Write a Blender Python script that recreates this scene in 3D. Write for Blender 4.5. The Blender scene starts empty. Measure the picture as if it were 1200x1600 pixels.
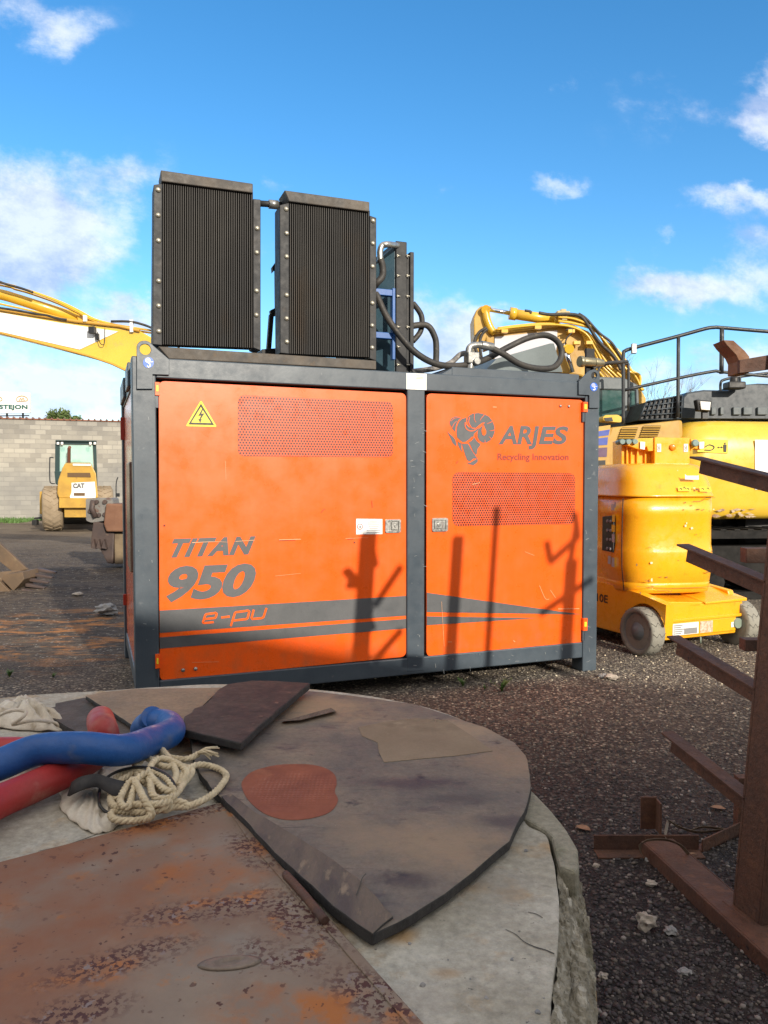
import bpy, bmesh, math, random
import numpy as np
from mathutils import Vector, Matrix, noise
from mathutils.geometry import tessellate_polygon
R = math.radians
random.seed(7); np.random.seed(7)
scene = bpy.context.scene
col = scene.collection
# ------------------------------------------------------------------ camera
FPX = 1180.0
PITCH = math.atan(46 / FPX)
CAMZ = 1.6
cam_d = bpy.data.cameras.new('camera')
cam_d.sensor_fit = 'VERTICAL'; cam_d.sensor_height = 36.0; cam_d.lens = 36.0 * FPX / 1600
cam_d.clip_start = 0.05; cam_d.clip_end = 2000
cam = bpy.data.objects.new('camera', cam_d); col.objects.link(cam)
cam.location = (0, 0, CAMZ); cam.rotation_euler = (R(90) - PITCH, 0, 0)
scene.camera = cam
scene.render.resolution_x = 768; scene.render.resolution_y = 1024
# ------------------------------------------------------------------ light
SUN_EL = 20.0
LIGHT = Vector((-.478, .878, 0)).normalized()          # horizontal way the light travels
SUN_AZ = math.degrees(math.atan2(-LIGHT.x, -LIGHT.y)) # compass bearing of the sun (from +Y, clockwise)
sd = bpy.data.lights.new('sun', 'SUN'); sd.energy = 3.5; sd.angle = R(0.75); sd.color = (1.0, .90, .76)
so = bpy.data.objects.new('sun', sd); col.objects.link(so)
ldir = (LIGHT * math.cos(R(SUN_EL)) + Vector((0, 0, -math.sin(R(SUN_EL))))).normalized()
so.rotation_euler = ldir.to_track_quat('-Z', 'Y').to_euler()
so.location = (5, -9, 8)
scene.view_settings.view_transform = 'Standard'; scene.view_settings.look = 'None'
scene.view_settings.exposure = 0.67; scene.view_settings.gamma = 1.0
scene.view_settings.use_curve_mapping = False
# ------------------------------------------------------------------ world: blue sky with clouds by direction
world = bpy.data.worlds.new('World'); scene.world = world; world.use_nodes = True
wt = world.node_tree; wn = wt.nodes; wl = wt.links; wn.clear()
def N(t, tree=None, **k):
    n = (tree or wt).nodes.new(t)
    for a, b in k.items(): setattr(n, a, b)
    return n
def wm(op, a, b=None, c=None, clamp=False):
    n = N('ShaderNodeMath'); n.operation = op; n.use_clamp = clamp
    for i, v in enumerate((a, b, c)):
        if v is None: continue
        if isinstance(v, (int, float)): n.inputs[i].default_value = v
        else: wl.new(v, n.inputs[i])
    return n.outputs[0]
sky = N('ShaderNodeTexSky'); sky.sky_type = 'NISHITA'; sky.sun_disc = False
sky.sun_elevation = R(SUN_EL); sky.sun_rotation = R(SUN_AZ); sky.altitude = 600
sky.air_density = 1.0; sky.dust_density = 0.25; sky.ozone_density = 2.2
hs = N('ShaderNodeHueSaturation'); hs.inputs['Saturation'].default_value = 1.30; hs.inputs['Hue'].default_value = .497; hs.inputs['Value'].default_value = 1.20
wl.new(sky.outputs[0], hs.inputs['Color'])
tc = N('ShaderNodeTexCoord'); sp = N('ShaderNodeSeparateXYZ'); wl.new(tc.outputs['Generated'], sp.inputs[0])
yy = wm('MAXIMUM', sp.outputs[1], 0.05)
U = wm('DIVIDE', sp.outputs[0], yy); V = wm('DIVIDE', sp.outputs[2], yy)
cmb = N('ShaderNodeCombineXYZ'); wl.new(wm('MULTIPLY', U, .72), cmb.inputs[0]); wl.new(wm('ADD', V, wm('MULTIPLY', U, .12)), cmb.inputs[1])
nz = N('ShaderNodeTexNoise'); nz.inputs['Scale'].default_value = 6.5; nz.inputs['Detail'].default_value = 10; nz.inputs['Roughness'].default_value = .66
wl.new(cmb.outputs[0], nz.inputs['Vector'])
nz2 = N('ShaderNodeTexNoise'); nz2.inputs['Scale'].default_value = 14; nz2.inputs['Detail'].default_value = 6; nz2.inputs['Roughness'].default_value = .6
wl.new(cmb.outputs[0], nz2.inputs['Vector'])
sepw = N('ShaderNodeSeparateColor'); wl.new(nz2.outputs['Color'], sepw.inputs[0])
Uw = wm('ADD', U, wm('MULTIPLY', wm('SUBTRACT', sepw.outputs[0], .5), .12))
Vw = wm('ADD', V, wm('MULTIPLY', wm('SUBTRACT', sepw.outputs[1], .5), .10))
# (px, py, rx, ry, strength) measured on the photograph, turned into directions
CL = [(30, 30, 110, 40, .62), (95, 68, 60, 34, .6), (50, 285, 170, 50, .62), (30, 380, 120, 60, .85), (100, 350, 80, 55, .95),
      (60, 430, 110, 50, .8), (210, 300, 60, 40, .5), (200, 400, 50, 50, .4), (430, 290, 45, 16, .42), (700, 330, 85, 16, .33), (200, 497, 50, 26, .95), (110, 622, 170, 50, 1.15), (60, 600, 80, 30, .9), (120, 500, 160, 40, .45), (30, 540, 120, 30, .5),
      (690, 540, 90, 75, 1.2), (770, 500, 60, 30, .75), (1175, 215, 90, 40, 1.1), (1205, 160, 55, 55, 1.15),
      (1150, 318, 90, 20, .85), (1185, 380, 70, 42, .95), (1080, 452, 140, 36, 1.2), (1040, 366, 22, 22, .6),
      (1090, 590, 210, 40, .9), (860, 285, 65, 22, .34), (1030, 170, 80, 50, .33), (860, 145, 50, 22, .34), (870, 290, 60, 20, .36), (420, 380, 60, 70, .33), (580, 620, 160, 30, .7),
      (-250, 250, 200, 120, 1.0), (-350, 520, 250, 90, 1.1), (1500, 330, 180, 90, 1.1), (1600, 560, 260, 70, 1.0), (1450, 60, 160, 60, .8), (-300, -200, 250, 120, .8)]
tot = None
for (px, py, rx, ry, s) in CL:
    u0 = (px - 600) / FPX; v0 = (754 - py) / FPX
    du = wm('DIVIDE', wm('SUBTRACT', Uw, u0), rx / FPX); dv = wm('DIVIDE', wm('SUBTRACT', Vw, v0), ry / FPX)
    r2 = wm('ADD', wm('MULTIPLY', du, du), wm('MULTIPLY', dv, dv))
    g = wm('MULTIPLY', wm('EXPONENT', wm('MULTIPLY', r2, -1.0)), s)
    tot = g if tot is None else wm('ADD', tot, g)
dens = wm('SUBTRACT', wm('ADD', tot, wm('MULTIPLY', wm('SUBTRACT', nz.outputs['Fac'], .5), 2.6)), .27)
mr = N('ShaderNodeMapRange'); mr.interpolation_type = 'SMOOTHSTEP'
mr.inputs['From Min'].default_value = 0.0; mr.inputs['From Max'].default_value = .95
wl.new(dens, mr.inputs['Value'])
behind = wm('GREATER_THAN', sp.outputs[1], 0.06)
cov = wm('MULTIPLY', wm('MULTIPLY', mr.outputs[0], behind), wm('MINIMUM', wm('MULTIPLY', tot, 3.0), 1.0))
cov = wm('MULTIPLY', cov, .86)
# added fill light: unseen broken bright cloud in the sky behind the camera
nzb = N('ShaderNodeTexNoise'); nzb.inputs['Scale'].default_value = 2.2; nzb.inputs['Detail'].default_value = 6; wl.new(tc.outputs['Generated'], nzb.inputs['Vector'])
mb_ = N('ShaderNodeMapRange'); mb_.inputs['From Min'].default_value = .36; mb_.inputs['From Max'].default_value = .50; wl.new(nzb.outputs['Fac'], mb_.inputs['Value'])
rear = N('ShaderNodeMapRange'); rear.inputs['From Min'].default_value = .60; rear.inputs['From Max'].default_value = .15; wl.new(sp.outputs[1], rear.inputs['Value'])
covb = wm('MULTIPLY', wm('MULTIPLY', mb_.outputs[0], rear.outputs[0]), .92)
# bright tops, grey-lilac bellies: thicker cloud is greyer
thick = wm('MULTIPLY', wm('SUBTRACT', dens, .45), 1.3, clamp=True)
offc = N('ShaderNodeVectorMath'); offc.operation = 'ADD'; offc.inputs[1].default_value = (-.02, .035, 0); wl.new(cmb.outputs[0], offc.inputs[0])
nz3 = N('ShaderNodeTexNoise'); nz3.inputs['Scale'].default_value = 6.5; nz3.inputs['Detail'].default_value = 10; nz3.inputs['Roughness'].default_value = .66
wl.new(offc.outputs[0], nz3.inputs['Vector'])
lit = wm('ADD', wm('MULTIPLY', wm('SUBTRACT', nz.outputs['Fac'], nz3.outputs['Fac']), 5.0), .62, clamp=True)
lit = wm('MULTIPLY', lit, wm('SUBTRACT', 1.0, wm('MULTIPLY', thick, .25)))
cc = N('ShaderNodeMix', data_type='RGBA'); wl.new(lit, cc.inputs['Factor'])
cc.inputs['A'].default_value = (2.6, 3.2, 4.7, 1); cc.inputs['B'].default_value = (5.4, 5.7, 6.2, 1)
mx = N('ShaderNodeMix', data_type='RGBA'); wl.new(cov, mx.inputs['Factor']); wl.new(hs.outputs[0], mx.inputs['A']); wl.new(cc.outputs['Result'], mx.inputs['B'])
bg = N('ShaderNodeBackground'); bg.inputs['Strength'].default_value = 0.125
mxb = N('ShaderNodeMix', data_type='RGBA'); wl.new(covb, mxb.inputs['Factor']); wl.new(mx.outputs['Result'], mxb.inputs['A']); mxb.inputs['B'].default_value = (7.5, 6.8, 6.0, 1)
wl.new(mxb.outputs['Result'], bg.inputs['Color'])
wo = N('ShaderNodeOutputWorld'); wl.new(bg.outputs[0], wo.inputs['Surface'])
# ------------------------------------------------------------------ pixels of the photograph -> places
CP, SP_ = math.cos(PITCH), math.sin(PITCH)
CAM = Vector((0, 0, CAMZ))
def ray(px, py):
    a = (px - 600) / FPX; b = (800 - py) / FPX
    return Vector((a, CP + b * SP_, -SP_ + b * CP))
def P(px, py, Y):
    r = ray(px, py); return CAM + r * (Y / r.y)
def G(px, py, z=0.0):
    r = ray(px, py); return CAM + r * ((z - CAMZ) / r.z)
# power unit frame: origin at its front left foot, s along the front, d into the depth
A0 = Vector((-1.674, 5.04, 0)); E1 = Vector((1.811, 6.38, 0))
LU = (E1 - A0).length
Uv = (E1 - A0).normalized(); Nf = Vector((-Uv.y, Uv.x, 0)); Vv = Nf.copy()
TC = Matrix(((Uv.x, Vv.x, 0, A0.x), (Uv.y, Vv.y, 0, A0.y), (0, 0, 1, 0), (0, 0, 0, 1)))
TCi = TC.inverted()
def S(px, py, d=0.0):
    """pixel -> (s, d, z) on the unit's plane at depth d"""
    base = A0 + Vv * d; r = ray(px, py)
    t = (base - CAM).dot(Nf) / r.dot(Nf)
    return TCi @ (CAM + r * t)
# ------------------------------------------------------------------ mesh builder
class MB:
    def __init__(s): s.v = []; s.f = []; s.m = []; s.sm = []; s.cur = 0; s.smooth = False
    def add(s, vs, fs):
        o = len(s.v); s.v += [Vector(x) for x in vs]
        for f in fs: s.f.append([o + i for i in f]); s.m.append(s.cur); s.sm.append(s.smooth)
        return s
    def box(s, lo, hi, M=None):
        x0, y0, z0 = lo; x1, y1, z1 = hi
        vs = [Vector(p) for p in ((x0,y0,z0),(x1,y0,z0),(x1,y1,z0),(x0,y1,z0),(x0,y0,z1),(x1,y0,z1),(x1,y1,z1),(x0,y1,z1))]
        if M is not None: vs = [M @ v for v in vs]
        return s.add(vs, [(0,3,2,1),(4,5,6,7),(0,1,5,4),(1,2,6,5),(2,3,7,6),(3,0,4,7)])
    def cbox(s, c, sz, M=None):
        c = Vector(c); h = Vector(sz) / 2; return s.box(c - h, c + h, M)
    def hexa(s, a, b):
        """two quads of 4 points joined"""
        return s.add(list(a) + list(b), [(3,2,1,0),(4,5,6,7),(0,1,5,4),(1,2,6,5),(2,3,7,6),(3,0,4,7)])
    def prism(s, loop, vec, holes=()):
        loops = [[Vector(p) for p in loop]] + [[Vector(p) for p in h] for h in holes]
        vec = Vector(vec); tris = tessellate_polygon(loops)
        flat = [p for l in loops for p in l]; n = len(flat)
        fs = [tuple(t) for t in tris] + [tuple(n + i for i in reversed(t)) for t in tris]
        o = 0
        for l in loops:
            k = len(l)
            for i in range(k): fs.append((o + i, o + (i + 1) % k, n + o + (i + 1) % k, n + o + i))
            o += k
        return s.add(flat + [p + vec for p in flat], fs)
    def tube(s, path, r, n=10, caps=True, closed=False, rfun=None):
        path = [Vector(p) for p in path]; K = len(path); rings = []; up = None
        for i, p in enumerate(path):
            if closed: t = path[(i + 1) % K] - path[i - 1]
            else: t = path[min(i + 1, K - 1)] - path[max(i - 1, 0)]
            t.normalize()
            if up is None: up = Vector((0, 0, 1)) if abs(t.z) < .9 else Vector((1, 0, 0))
            a = t.cross(up)
            if a.length < 1e-4: a = t.cross(Vector((1, 0, 0)))
            a.normalize(); b = a.cross(t).normalized(); up = b
            rr = rfun(i / (K - 1)) * r if rfun else (r[i] if isinstance(r, (list, tuple)) else r)
            rings.append([p + (a * math.cos(2 * math.pi * k / n) + b * math.sin(2 * math.pi * k / n)) * rr for k in range(n)])
        s.loft(rings, caps, closed); return s
    def loft(s, rings, caps=True, closed=False):
        n = len(rings[0]); K = len(rings); vs = [p for r in rings for p in r]; fs = []
        for i in range(K if closed else K - 1):
            j = (i + 1) % K
            for k in range(n): fs.append((i*n+k, i*n+(k+1) % n, j*n+(k+1) % n, j*n+k))
        o = len(s.v); sm = s.smooth; s.smooth = True; s.add(vs, fs); s.smooth = sm
        if caps and not closed:
            s.f.append([o + k for k in reversed(range(n))]); s.m.append(s.cur); s.sm.append(False)
            s.f.append([o + (K - 1) * n + k for k in range(n)]); s.m.append(s.cur); s.sm.append(False)
        return s
    def cyl(s, a, b, r, r2=None, n=16, caps=True):
        return s.tube([a, b], [r, r if r2 is None else r2], n, caps)
    def lathe(s, prof, o, axis, n=32):
        o = Vector(o); ax = Vector(axis).normalized(); u = ax.orthogonal().normalized(); w = ax.cross(u)
        rings = [[o + ax * h + (u * math.cos(2*math.pi*k/n) + w * math.sin(2*math.pi*k/n)) * r for k in range(n)] for r, h in prof]
        return s.loft(rings, True)
    def blob(s, c, rad, seed=0, amp=.25, sub=2, freq=1.5, flat=1.0):
        bm = bmesh.new(); bmesh.ops.create_icosphere(bm, subdivisions=sub, radius=1)
        c = Vector(c); rad = Vector(rad) if not isinstance(rad, (int, float)) else Vector((rad,) * 3)
        vs = []
        for v in bm.verts:
            k = 1 + amp * noise.noise(v.co * freq + Vector((seed * 7.3, seed * 1.7, seed)))
            q = v.co * k; vs.append(c + Vector((q.x * rad.x, q.y * rad.y, q.z * rad.z)))
        fs = [[v.index for v in f.verts] for f in bm.faces]; bm.free()
        return s.add(vs, fs)
    def build(s, name, mats, parent=None, T=None, bevel=0, seg=2, fix=True, sub=0):
        if not isinstance(mats, (list, tuple)): mats = [mats]
        me = bpy.data.meshes.new(name)
        L = parent_loc(parent) if parent else Vector((0, 0, 0))
        vs = [(T @ v if T is not None else v) for v in s.v]
        if parent is None:
            xs = [v.x for v in vs]; ys = [v.y for v in vs]; zs = [v.z for v in vs]
            L = Vector(((min(xs)+max(xs))/2, (min(ys)+max(ys))/2, min(zs)))
        me.from_pydata([tuple(v - L) for v in vs], [], s.f)
        me.polygons.foreach_set('material_index', s.m); me.polygons.foreach_set('use_smooth', s.sm)
        for m in mats: me.materials.append(m)
        if fix:
            bm = bmesh.new(); bm.from_mesh(me); bmesh.ops.recalc_face_normals(bm, faces=bm.faces); bm.to_mesh(me); bm.free()
        o = bpy.data.objects.new(name, me); col.objects.link(o)
        if parent: o.parent = parent
        else: o.location = L
        if sub:
            d = o.modifiers.new('smooth', 'SUBSURF'); d.levels = sub; d.render_levels = sub
        if bevel:
            b = o.modifiers.new('bevel', 'BEVEL'); b.width = bevel; b.segments = seg; b.limit_method = 'ANGLE'; b.angle_limit = R(40)
            b.use_clamp_overlap = True
        return o
def parent_loc(p):
    L = Vector((0, 0, 0))
    while p: L = L + p.location; p = p.parent
    return L
def tag(o, label=None, cat=None, group=None, kind=None):
    if label: o['label'] = label
    if cat: o['category'] = cat
    if group: o['group'] = group
    if kind: o['kind'] = kind
    return o
def thing(name, loc, label, cat, group=None):
    o = bpy.data.objects.new(name, None); col.objects.link(o); o.location = loc; o.empty_display_size = .2
    return tag(o, label, cat, group)
def catmull(pts, per=8, closed=False):
    pts = [Vector(p) for p in pts]; n = len(pts); out = []
    rng = range(n) if closed else range(n - 1)
    for i in rng:
        if closed: p0, p1, p2, p3 = pts[i-1], pts[i], pts[(i+1) % n], pts[(i+2) % n]
        else: p0, p1, p2, p3 = pts[max(i-1, 0)], pts[i], pts[i+1], pts[min(i+2, n-1)]
        for k in range(per):
            t = k / per
            out.append(0.5 * ((2*p1) + (p2-p0)*t + (2*p0-5*p1+4*p2-p3)*t*t + (3*p1-p0-3*p2+p3)*t**3))
    if not closed: out.append(pts[-1])
    return out
def roundpoly(pts, r, n=5):
    """2D/3D polygon with rounded corners"""
    pts = [Vector(p) for p in pts]; K = len(pts); out = []
    for i in range(K):
        a, b, c = pts[i-1], pts[i], pts[(i+1) % K]
        da = (a-b); dc = (c-b); rr = min(r, da.length*.45, dc.length*.45)
        p = b + da.normalized()*rr; q = b + dc.normalized()*rr
        for k in range(n + 1):
            t = k / n; out.append(p*(1-t)**2 + b*2*t*(1-t) + q*t*t)
    return out
# ------------------------------------------------------------------ materials
def mat(name, c1, c2=None, scale=3.0, rough=.5, metal=0.0, bump=0.0, bscale=60.0, c3=None, s3=18.0, t3=.62, w3=.06, lo=.38, hi=.62,
        detail=6, spec=.5, coat=0.0, rvar=.12, stretch=(1, 1, 1), c4=None, s4=80.0, t4=.66, w4=.03, seed=0.0, bdist=.01, grain=.10, gscale=110.0):
    m = bpy.data.materials.new(name); m.use_nodes = True; t = m.node_tree; n = t.nodes; l = t.links
    b = n['Principled BSDF']; b.inputs['Metallic'].default_value = metal; b.inputs['Specular IOR Level'].default_value = spec
    b.inputs['Coat Weight'].default_value = coat; b.inputs['Coat Roughness'].default_value = .12
    tc = n.new('ShaderNodeTexCoord'); mp = n.new('ShaderNodeMapping'); l.new(tc.outputs['Object'], mp.inputs[0])
    mp.inputs['Scale'].default_value = stretch; mp.inputs['Location'].default_value = (seed, seed * .7, seed * .3)
    def noi(sc, det=detail, ro=.6):
        x = n.new('ShaderNodeTexNoise'); x.inputs['Scale'].default_value = sc; x.inputs['Detail'].default_value = det; x.inputs['Roughness'].default_value = ro
        l.new(mp.outputs[0], x.inputs['Vector']); return x.outputs['Fac']
    def ramp(f, a, bb):
        x = n.new('ShaderNodeMapRange'); x.inputs['From Min'].default_value = a; x.inputs['From Max'].default_value = bb; l.new(f, x.inputs['Value']); return x.outputs[0]
    def mixc(f, A, B):
        x = n.new('ShaderNodeMix'); x.data_type = 'RGBA'; l.new(f, x.inputs['Factor'])
        for s_, v in (('A', A), ('B', B)):
            if isinstance(v, tuple): x.inputs[s_].default_value = (*v[:3], 1)
            else: l.new(v, x.inputs[s_])
        return x.outputs['Result']
    f1 = noi(scale); cur = c1
    if c2: cur = mixc(ramp(f1, lo, hi), c1, c2)
    if c3: cur = mixc(ramp(noi(s3), t3, t3 + w3), cur, c3)
    if c4: cur = mixc(ramp(noi(s4, 4), t4, t4 + w4), cur, c4)
    if grain:
        x = n.new('ShaderNodeMapRange'); x.inputs['From Min'].default_value = .25; x.inputs['From Max'].default_value = .75; x.inputs['To Min'].default_value = 1 - grain; x.inputs['To Max'].default_value = 1 + grain; l.new(noi(gscale, 4, .7), x.inputs['Value'])
        y = n.new('ShaderNodeMix'); y.data_type = 'RGBA'; y.blend_type = 'MULTIPLY'; y.inputs['Factor'].default_value = 1; l.new(x.outputs[0], y.inputs['B'])
        if isinstance(cur, tuple): y.inputs['A'].default_value = (*cur[:3], 1)
        else: l.new(cur, y.inputs['A'])
        cur = y.outputs['Result']
    if isinstance(cur, tuple): b.inputs['Base Color'].default_value = (*cur[:3], 1)
    else: l.new(cur, b.inputs['Base Color'])
    x = n.new('ShaderNodeMapRange'); x.inputs['From Min'].default_value = .3; x.inputs['From Max'].default_value = .7
    x.inputs['To Min'].default_value = max(0.02, rough - rvar); x.inputs['To Max'].default_value = min(1, rough + rvar)
    l.new(noi(scale * 4 + 2), x.inputs['Value']); l.new(x.outputs[0], b.inputs['Roughness'])
    if bump:
        bp = n.new('ShaderNodeBump'); bp.inputs['Strength'].default_value = bump; bp.inputs['Distance'].default_value = bdist
        l.new(noi(bscale, 8, .65), bp.inputs['Height']); l.new(bp.outputs[0], b.inputs['Normal'])
    return m
def nodes_of(m): return m.node_tree.nodes, m.node_tree.links, m.node_tree.nodes['Principled BSDF']
# ------------------------------------------------------------------ palette
ORANGE = mat('orange_paint', (.86, .106, .006), (.88, .114, .007), .8, rough=.32, c3=(.55, .10, .02), s3=9, t3=.76, w3=.05, coat=.25, rvar=.08, bump=.02, bscale=25)
n, l, b = nodes_of(ORANGE); old = b.inputs['Base Color'].links[0].from_socket; ge = n.new('ShaderNodeNewGeometry')
mp = n.new('ShaderNodeMapping'); mp.inputs['Scale'].default_value = (22, 22, .9); l.new(ge.outputs['Position'], mp.inputs[0]); nn = n.new('ShaderNodeTexNoise'); nn.inputs['Scale'].default_value = 1; nn.inputs['Detail'].default_value = 5; l.new(mp.outputs[0], nn.inputs['Vector'])
mr = n.new('ShaderNodeMapRange'); mr.inputs['From Min'].default_value = .5; mr.inputs['From Max'].default_value = .8; mr.inputs['To Max'].default_value = .16; l.new(nn.outputs['Fac'], mr.inputs['Value'])
x = n.new('ShaderNodeMix'); x.data_type = 'RGBA'; l.new(mr.outputs[0], x.inputs['Factor']); l.new(old, x.inputs['A']); x.inputs['B'].default_value = (.62, .17, .06, 1)
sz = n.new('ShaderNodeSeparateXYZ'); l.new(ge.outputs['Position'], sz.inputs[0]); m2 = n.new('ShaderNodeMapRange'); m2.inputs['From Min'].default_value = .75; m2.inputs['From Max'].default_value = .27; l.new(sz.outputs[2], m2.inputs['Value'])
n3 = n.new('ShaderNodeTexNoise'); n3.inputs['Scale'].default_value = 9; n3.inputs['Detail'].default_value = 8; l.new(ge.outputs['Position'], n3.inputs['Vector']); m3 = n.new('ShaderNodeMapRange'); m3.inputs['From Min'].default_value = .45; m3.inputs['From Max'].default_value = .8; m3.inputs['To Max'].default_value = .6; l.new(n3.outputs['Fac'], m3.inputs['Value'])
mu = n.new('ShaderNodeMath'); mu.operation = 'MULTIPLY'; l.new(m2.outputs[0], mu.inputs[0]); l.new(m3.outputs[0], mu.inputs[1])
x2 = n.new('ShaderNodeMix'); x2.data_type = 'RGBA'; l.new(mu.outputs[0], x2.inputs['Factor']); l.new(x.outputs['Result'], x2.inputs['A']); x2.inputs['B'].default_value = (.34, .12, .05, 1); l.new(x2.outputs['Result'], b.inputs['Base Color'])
GREYF = mat('dark_grey_paint', (.040, .056, .074), (.058, .078, .098), 2.4, rough=.42, c3=(.135, .15, .165), s3=11, t3=.66, w3=.12, c4=(.35, .36, .36), s4=55, t4=.74, w4=.02, rvar=.1, bump=.04, bscale=40)
GREYD = mat('grey_decal', (.075, .08, .086), (.09, .094, .10), 4, rough=.5)
REDDISH = mat('brick_red_decal', (.22, .028, .015), rough=.5)
BLACKM = mat('black_steel', (.015, .017, .020), (.025, .025, .026), 4, rough=.55, c3=(.055, .042, .032), s3=8, t3=.62, w3=.2, rvar=.08, bump=.05, bscale=30, spec=.3)
FIN = mat('radiator_fins', (.036, .035, .035), (.048, .045, .041), 2, rough=.62, c3=(.052, .038, .026), s3=3.4, t3=.58, w3=.2, spec=.2, rvar=.03, stretch=(1, 1, .4), grain=.05)
BRONZE = mat('weathered_header', (.095, .080, .064), (.055, .052, .049), 4, rough=.6, c3=(.14, .10, .065), s3=9, t3=.60, w3=.15, bump=.05, spec=.3)
DARKIN = mat('interior_shade_black', (.008, .008, .008), rough=.8)
BOLT = mat('zinc_bolt', (.50, .47, .38), (.38, .36, .30), 30, rough=.35, metal=.6)
STEEL = mat('bare_steel', (.42, .42, .40), (.26, .26, .25), 12, rough=.36, metal=.75)
RUBBER = mat('black_rubber', (.018, .018, .018), (.045, .040, .034), 8, rough=.62, c3=(.09, .075, .055), s3=14, t3=.62, w3=.12)
BLUEP = mat('blue_paint', (.010, .085, .30), (.014, .10, .33), 4, rough=.4)
BLUED = mat('dusty_blue_paint', (.022, .058, .085), (.032, .075, .10), 3, rough=.5)
WHITE = mat('white_sticker', (.80, .80, .78), (.72, .72, .70), 15, rough=.45)
YSTICK = mat('yellow_sticker', (.80, .62, .03), rough=.45)
BLK = mat('black_print', (.012, .012, .012), rough=.5)
SBLUE = mat('blue_sticker', (.02, .12, .55), rough=.4)
REDP = mat('red_print', (.55, .03, .03), rough=.45)
TAN = mat('tan_print', (.32, .24, .12), rough=.5)
def vent_mat():
    m = mat('perforated_orange_sheet', (.70, .12, .018), rough=.42); n, l, b = nodes_of(m)
    tc = n.new('ShaderNodeTexCoord'); mp = n.new('ShaderNodeMapping'); l.new(tc.outputs['Object'], mp.inputs[0])
    mp.inputs['Rotation'].default_value = (0, 0, -math.atan2(Uv.y, Uv.x))
    sp = n.new('ShaderNodeSeparateXYZ'); l.new(mp.outputs[0], sp.inputs[0])
    def mm(op, a, c=None):
        x = n.new('ShaderNodeMath'); x.operation = op
        for i, v in enumerate((a, c)):
            if v is None: continue
            if isinstance(v, (int, float)): x.inputs[i].default_value = v
            else: l.new(v, x.inputs[i])
        return x.outputs[0]
    pitch = .0215
    u = mm('DIVIDE', sp.outputs[0], pitch); v = mm('DIVIDE', sp.outputs[2], pitch * .866)
    def cell(du, dv):
        a = mm('SUBTRACT', mm('FRACT', mm('ADD', u, du)), .5)
        w = mm('MULTIPLY', mm('SUBTRACT', mm('FRACT', mm('ADD', mm('MULTIPLY', v, .5), dv)), .5), 1.732)
        return mm('ADD', mm('MULTIPLY', a, a), mm('MULTIPLY', w, w))
    d = mm('MINIMUM', cell(0, 0), cell(.5, .5)); hole = mm('LESS_THAN', d, .115)
    x = n.new('ShaderNodeMix'); x.data_type = 'RGBA'; l.new(hole, x.inputs['Factor'])
    x.inputs['A'].default_value = (.66, .085, .012, 1); x.inputs['B'].default_value = (.045, .003, .003, 1); l.new(x.outputs['Result'], b.inputs['Base Color'])
    return m
VENT = vent_mat()
# ------------------------------------------------------------------ flat marks on a surface
def text_mesh(body, shear=0.0, bold=0.0, spacing=1.0):
    c = bpy.data.curves.new('lettering', 'FONT'); c.body = body; c.shear = shear; c.offset = bold; c.space_character = spacing; c.resolution_u = 4
    o = bpy.data.objects.new('lettering', c); col.objects.link(o)
    dg = bpy.context.evaluated_depsgraph_get(); me = bpy.data.meshes.new_from_object(o.evaluated_get(dg))
    vs = [v.co.copy() for v in me.vertices]; fs = [list(p.vertices) for p in me.polygons]
    bpy.data.objects.remove(o); bpy.data.curves.remove(c); bpy.data.meshes.remove(me)
    return vs, fs
def text_on(mb, body, quad, fn, shear=0.0, bold=0.0, spacing=1.0):
    """quad = TL, TR, BR, BL (pixels or any 2D), fn(x, y) -> point"""
    vs, fs = text_mesh(body, shear, bold, spacing)
    x0 = min(v.x for v in vs); x1 = max(v.x for v in vs); y0 = min(v.y for v in vs); y1 = max(v.y for v in vs)
    TL, TR, BR, BL = [Vector((q[0], q[1], 0)) for q in quad]; out = []
    for v in vs:
        u = (v.x - x0) / (x1 - x0); w = (v.y - y0) / (y1 - y0)
        p = (BL * (1-u) + BR * u) * (1-w) + (TL * (1-u) + TR * u) * w
        out.append(fn(p.x, p.y))
    mb.add(out, fs)
def flat(mb, pts, fn):
    q = [fn(*p) for p in pts]; mb.add(q, [tuple(t) for t in tessellate_polygon([q])])
def stroke(mb, pts, w, fn):
    """a painted line of pixel width w (may taper: list)"""
    p2 = catmull([Vector((a, b, 0)) for a, b in pts], 5); K = len(p2); L = []; Rr = []
    for i, p in enumerate(p2):
        t = (p2[min(i+1, K-1)] - p2[max(i-1, 0)]).normalized(); nn = Vector((-t.y, t.x, 0))
        ww = (w[0] + (w[1]-w[0]) * i/(K-1)) if isinstance(w, tuple) else w
        L.append(p + nn*ww/2); Rr.append(p - nn*ww/2)
    vs = [fn(p.x, p.y) for p in L + Rr]
    mb.add(vs, [(i, i+1, K+i+1, K+i) for i in range(K-1)])
def disc(mb, cx, cy, rx, ry, fn, n=28):
    mb.add([fn(cx + rx*math.cos(2*math.pi*k/n), cy + ry*math.sin(2*math.pi*k/n)) for k in range(n)], [tuple(range(n))])
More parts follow.
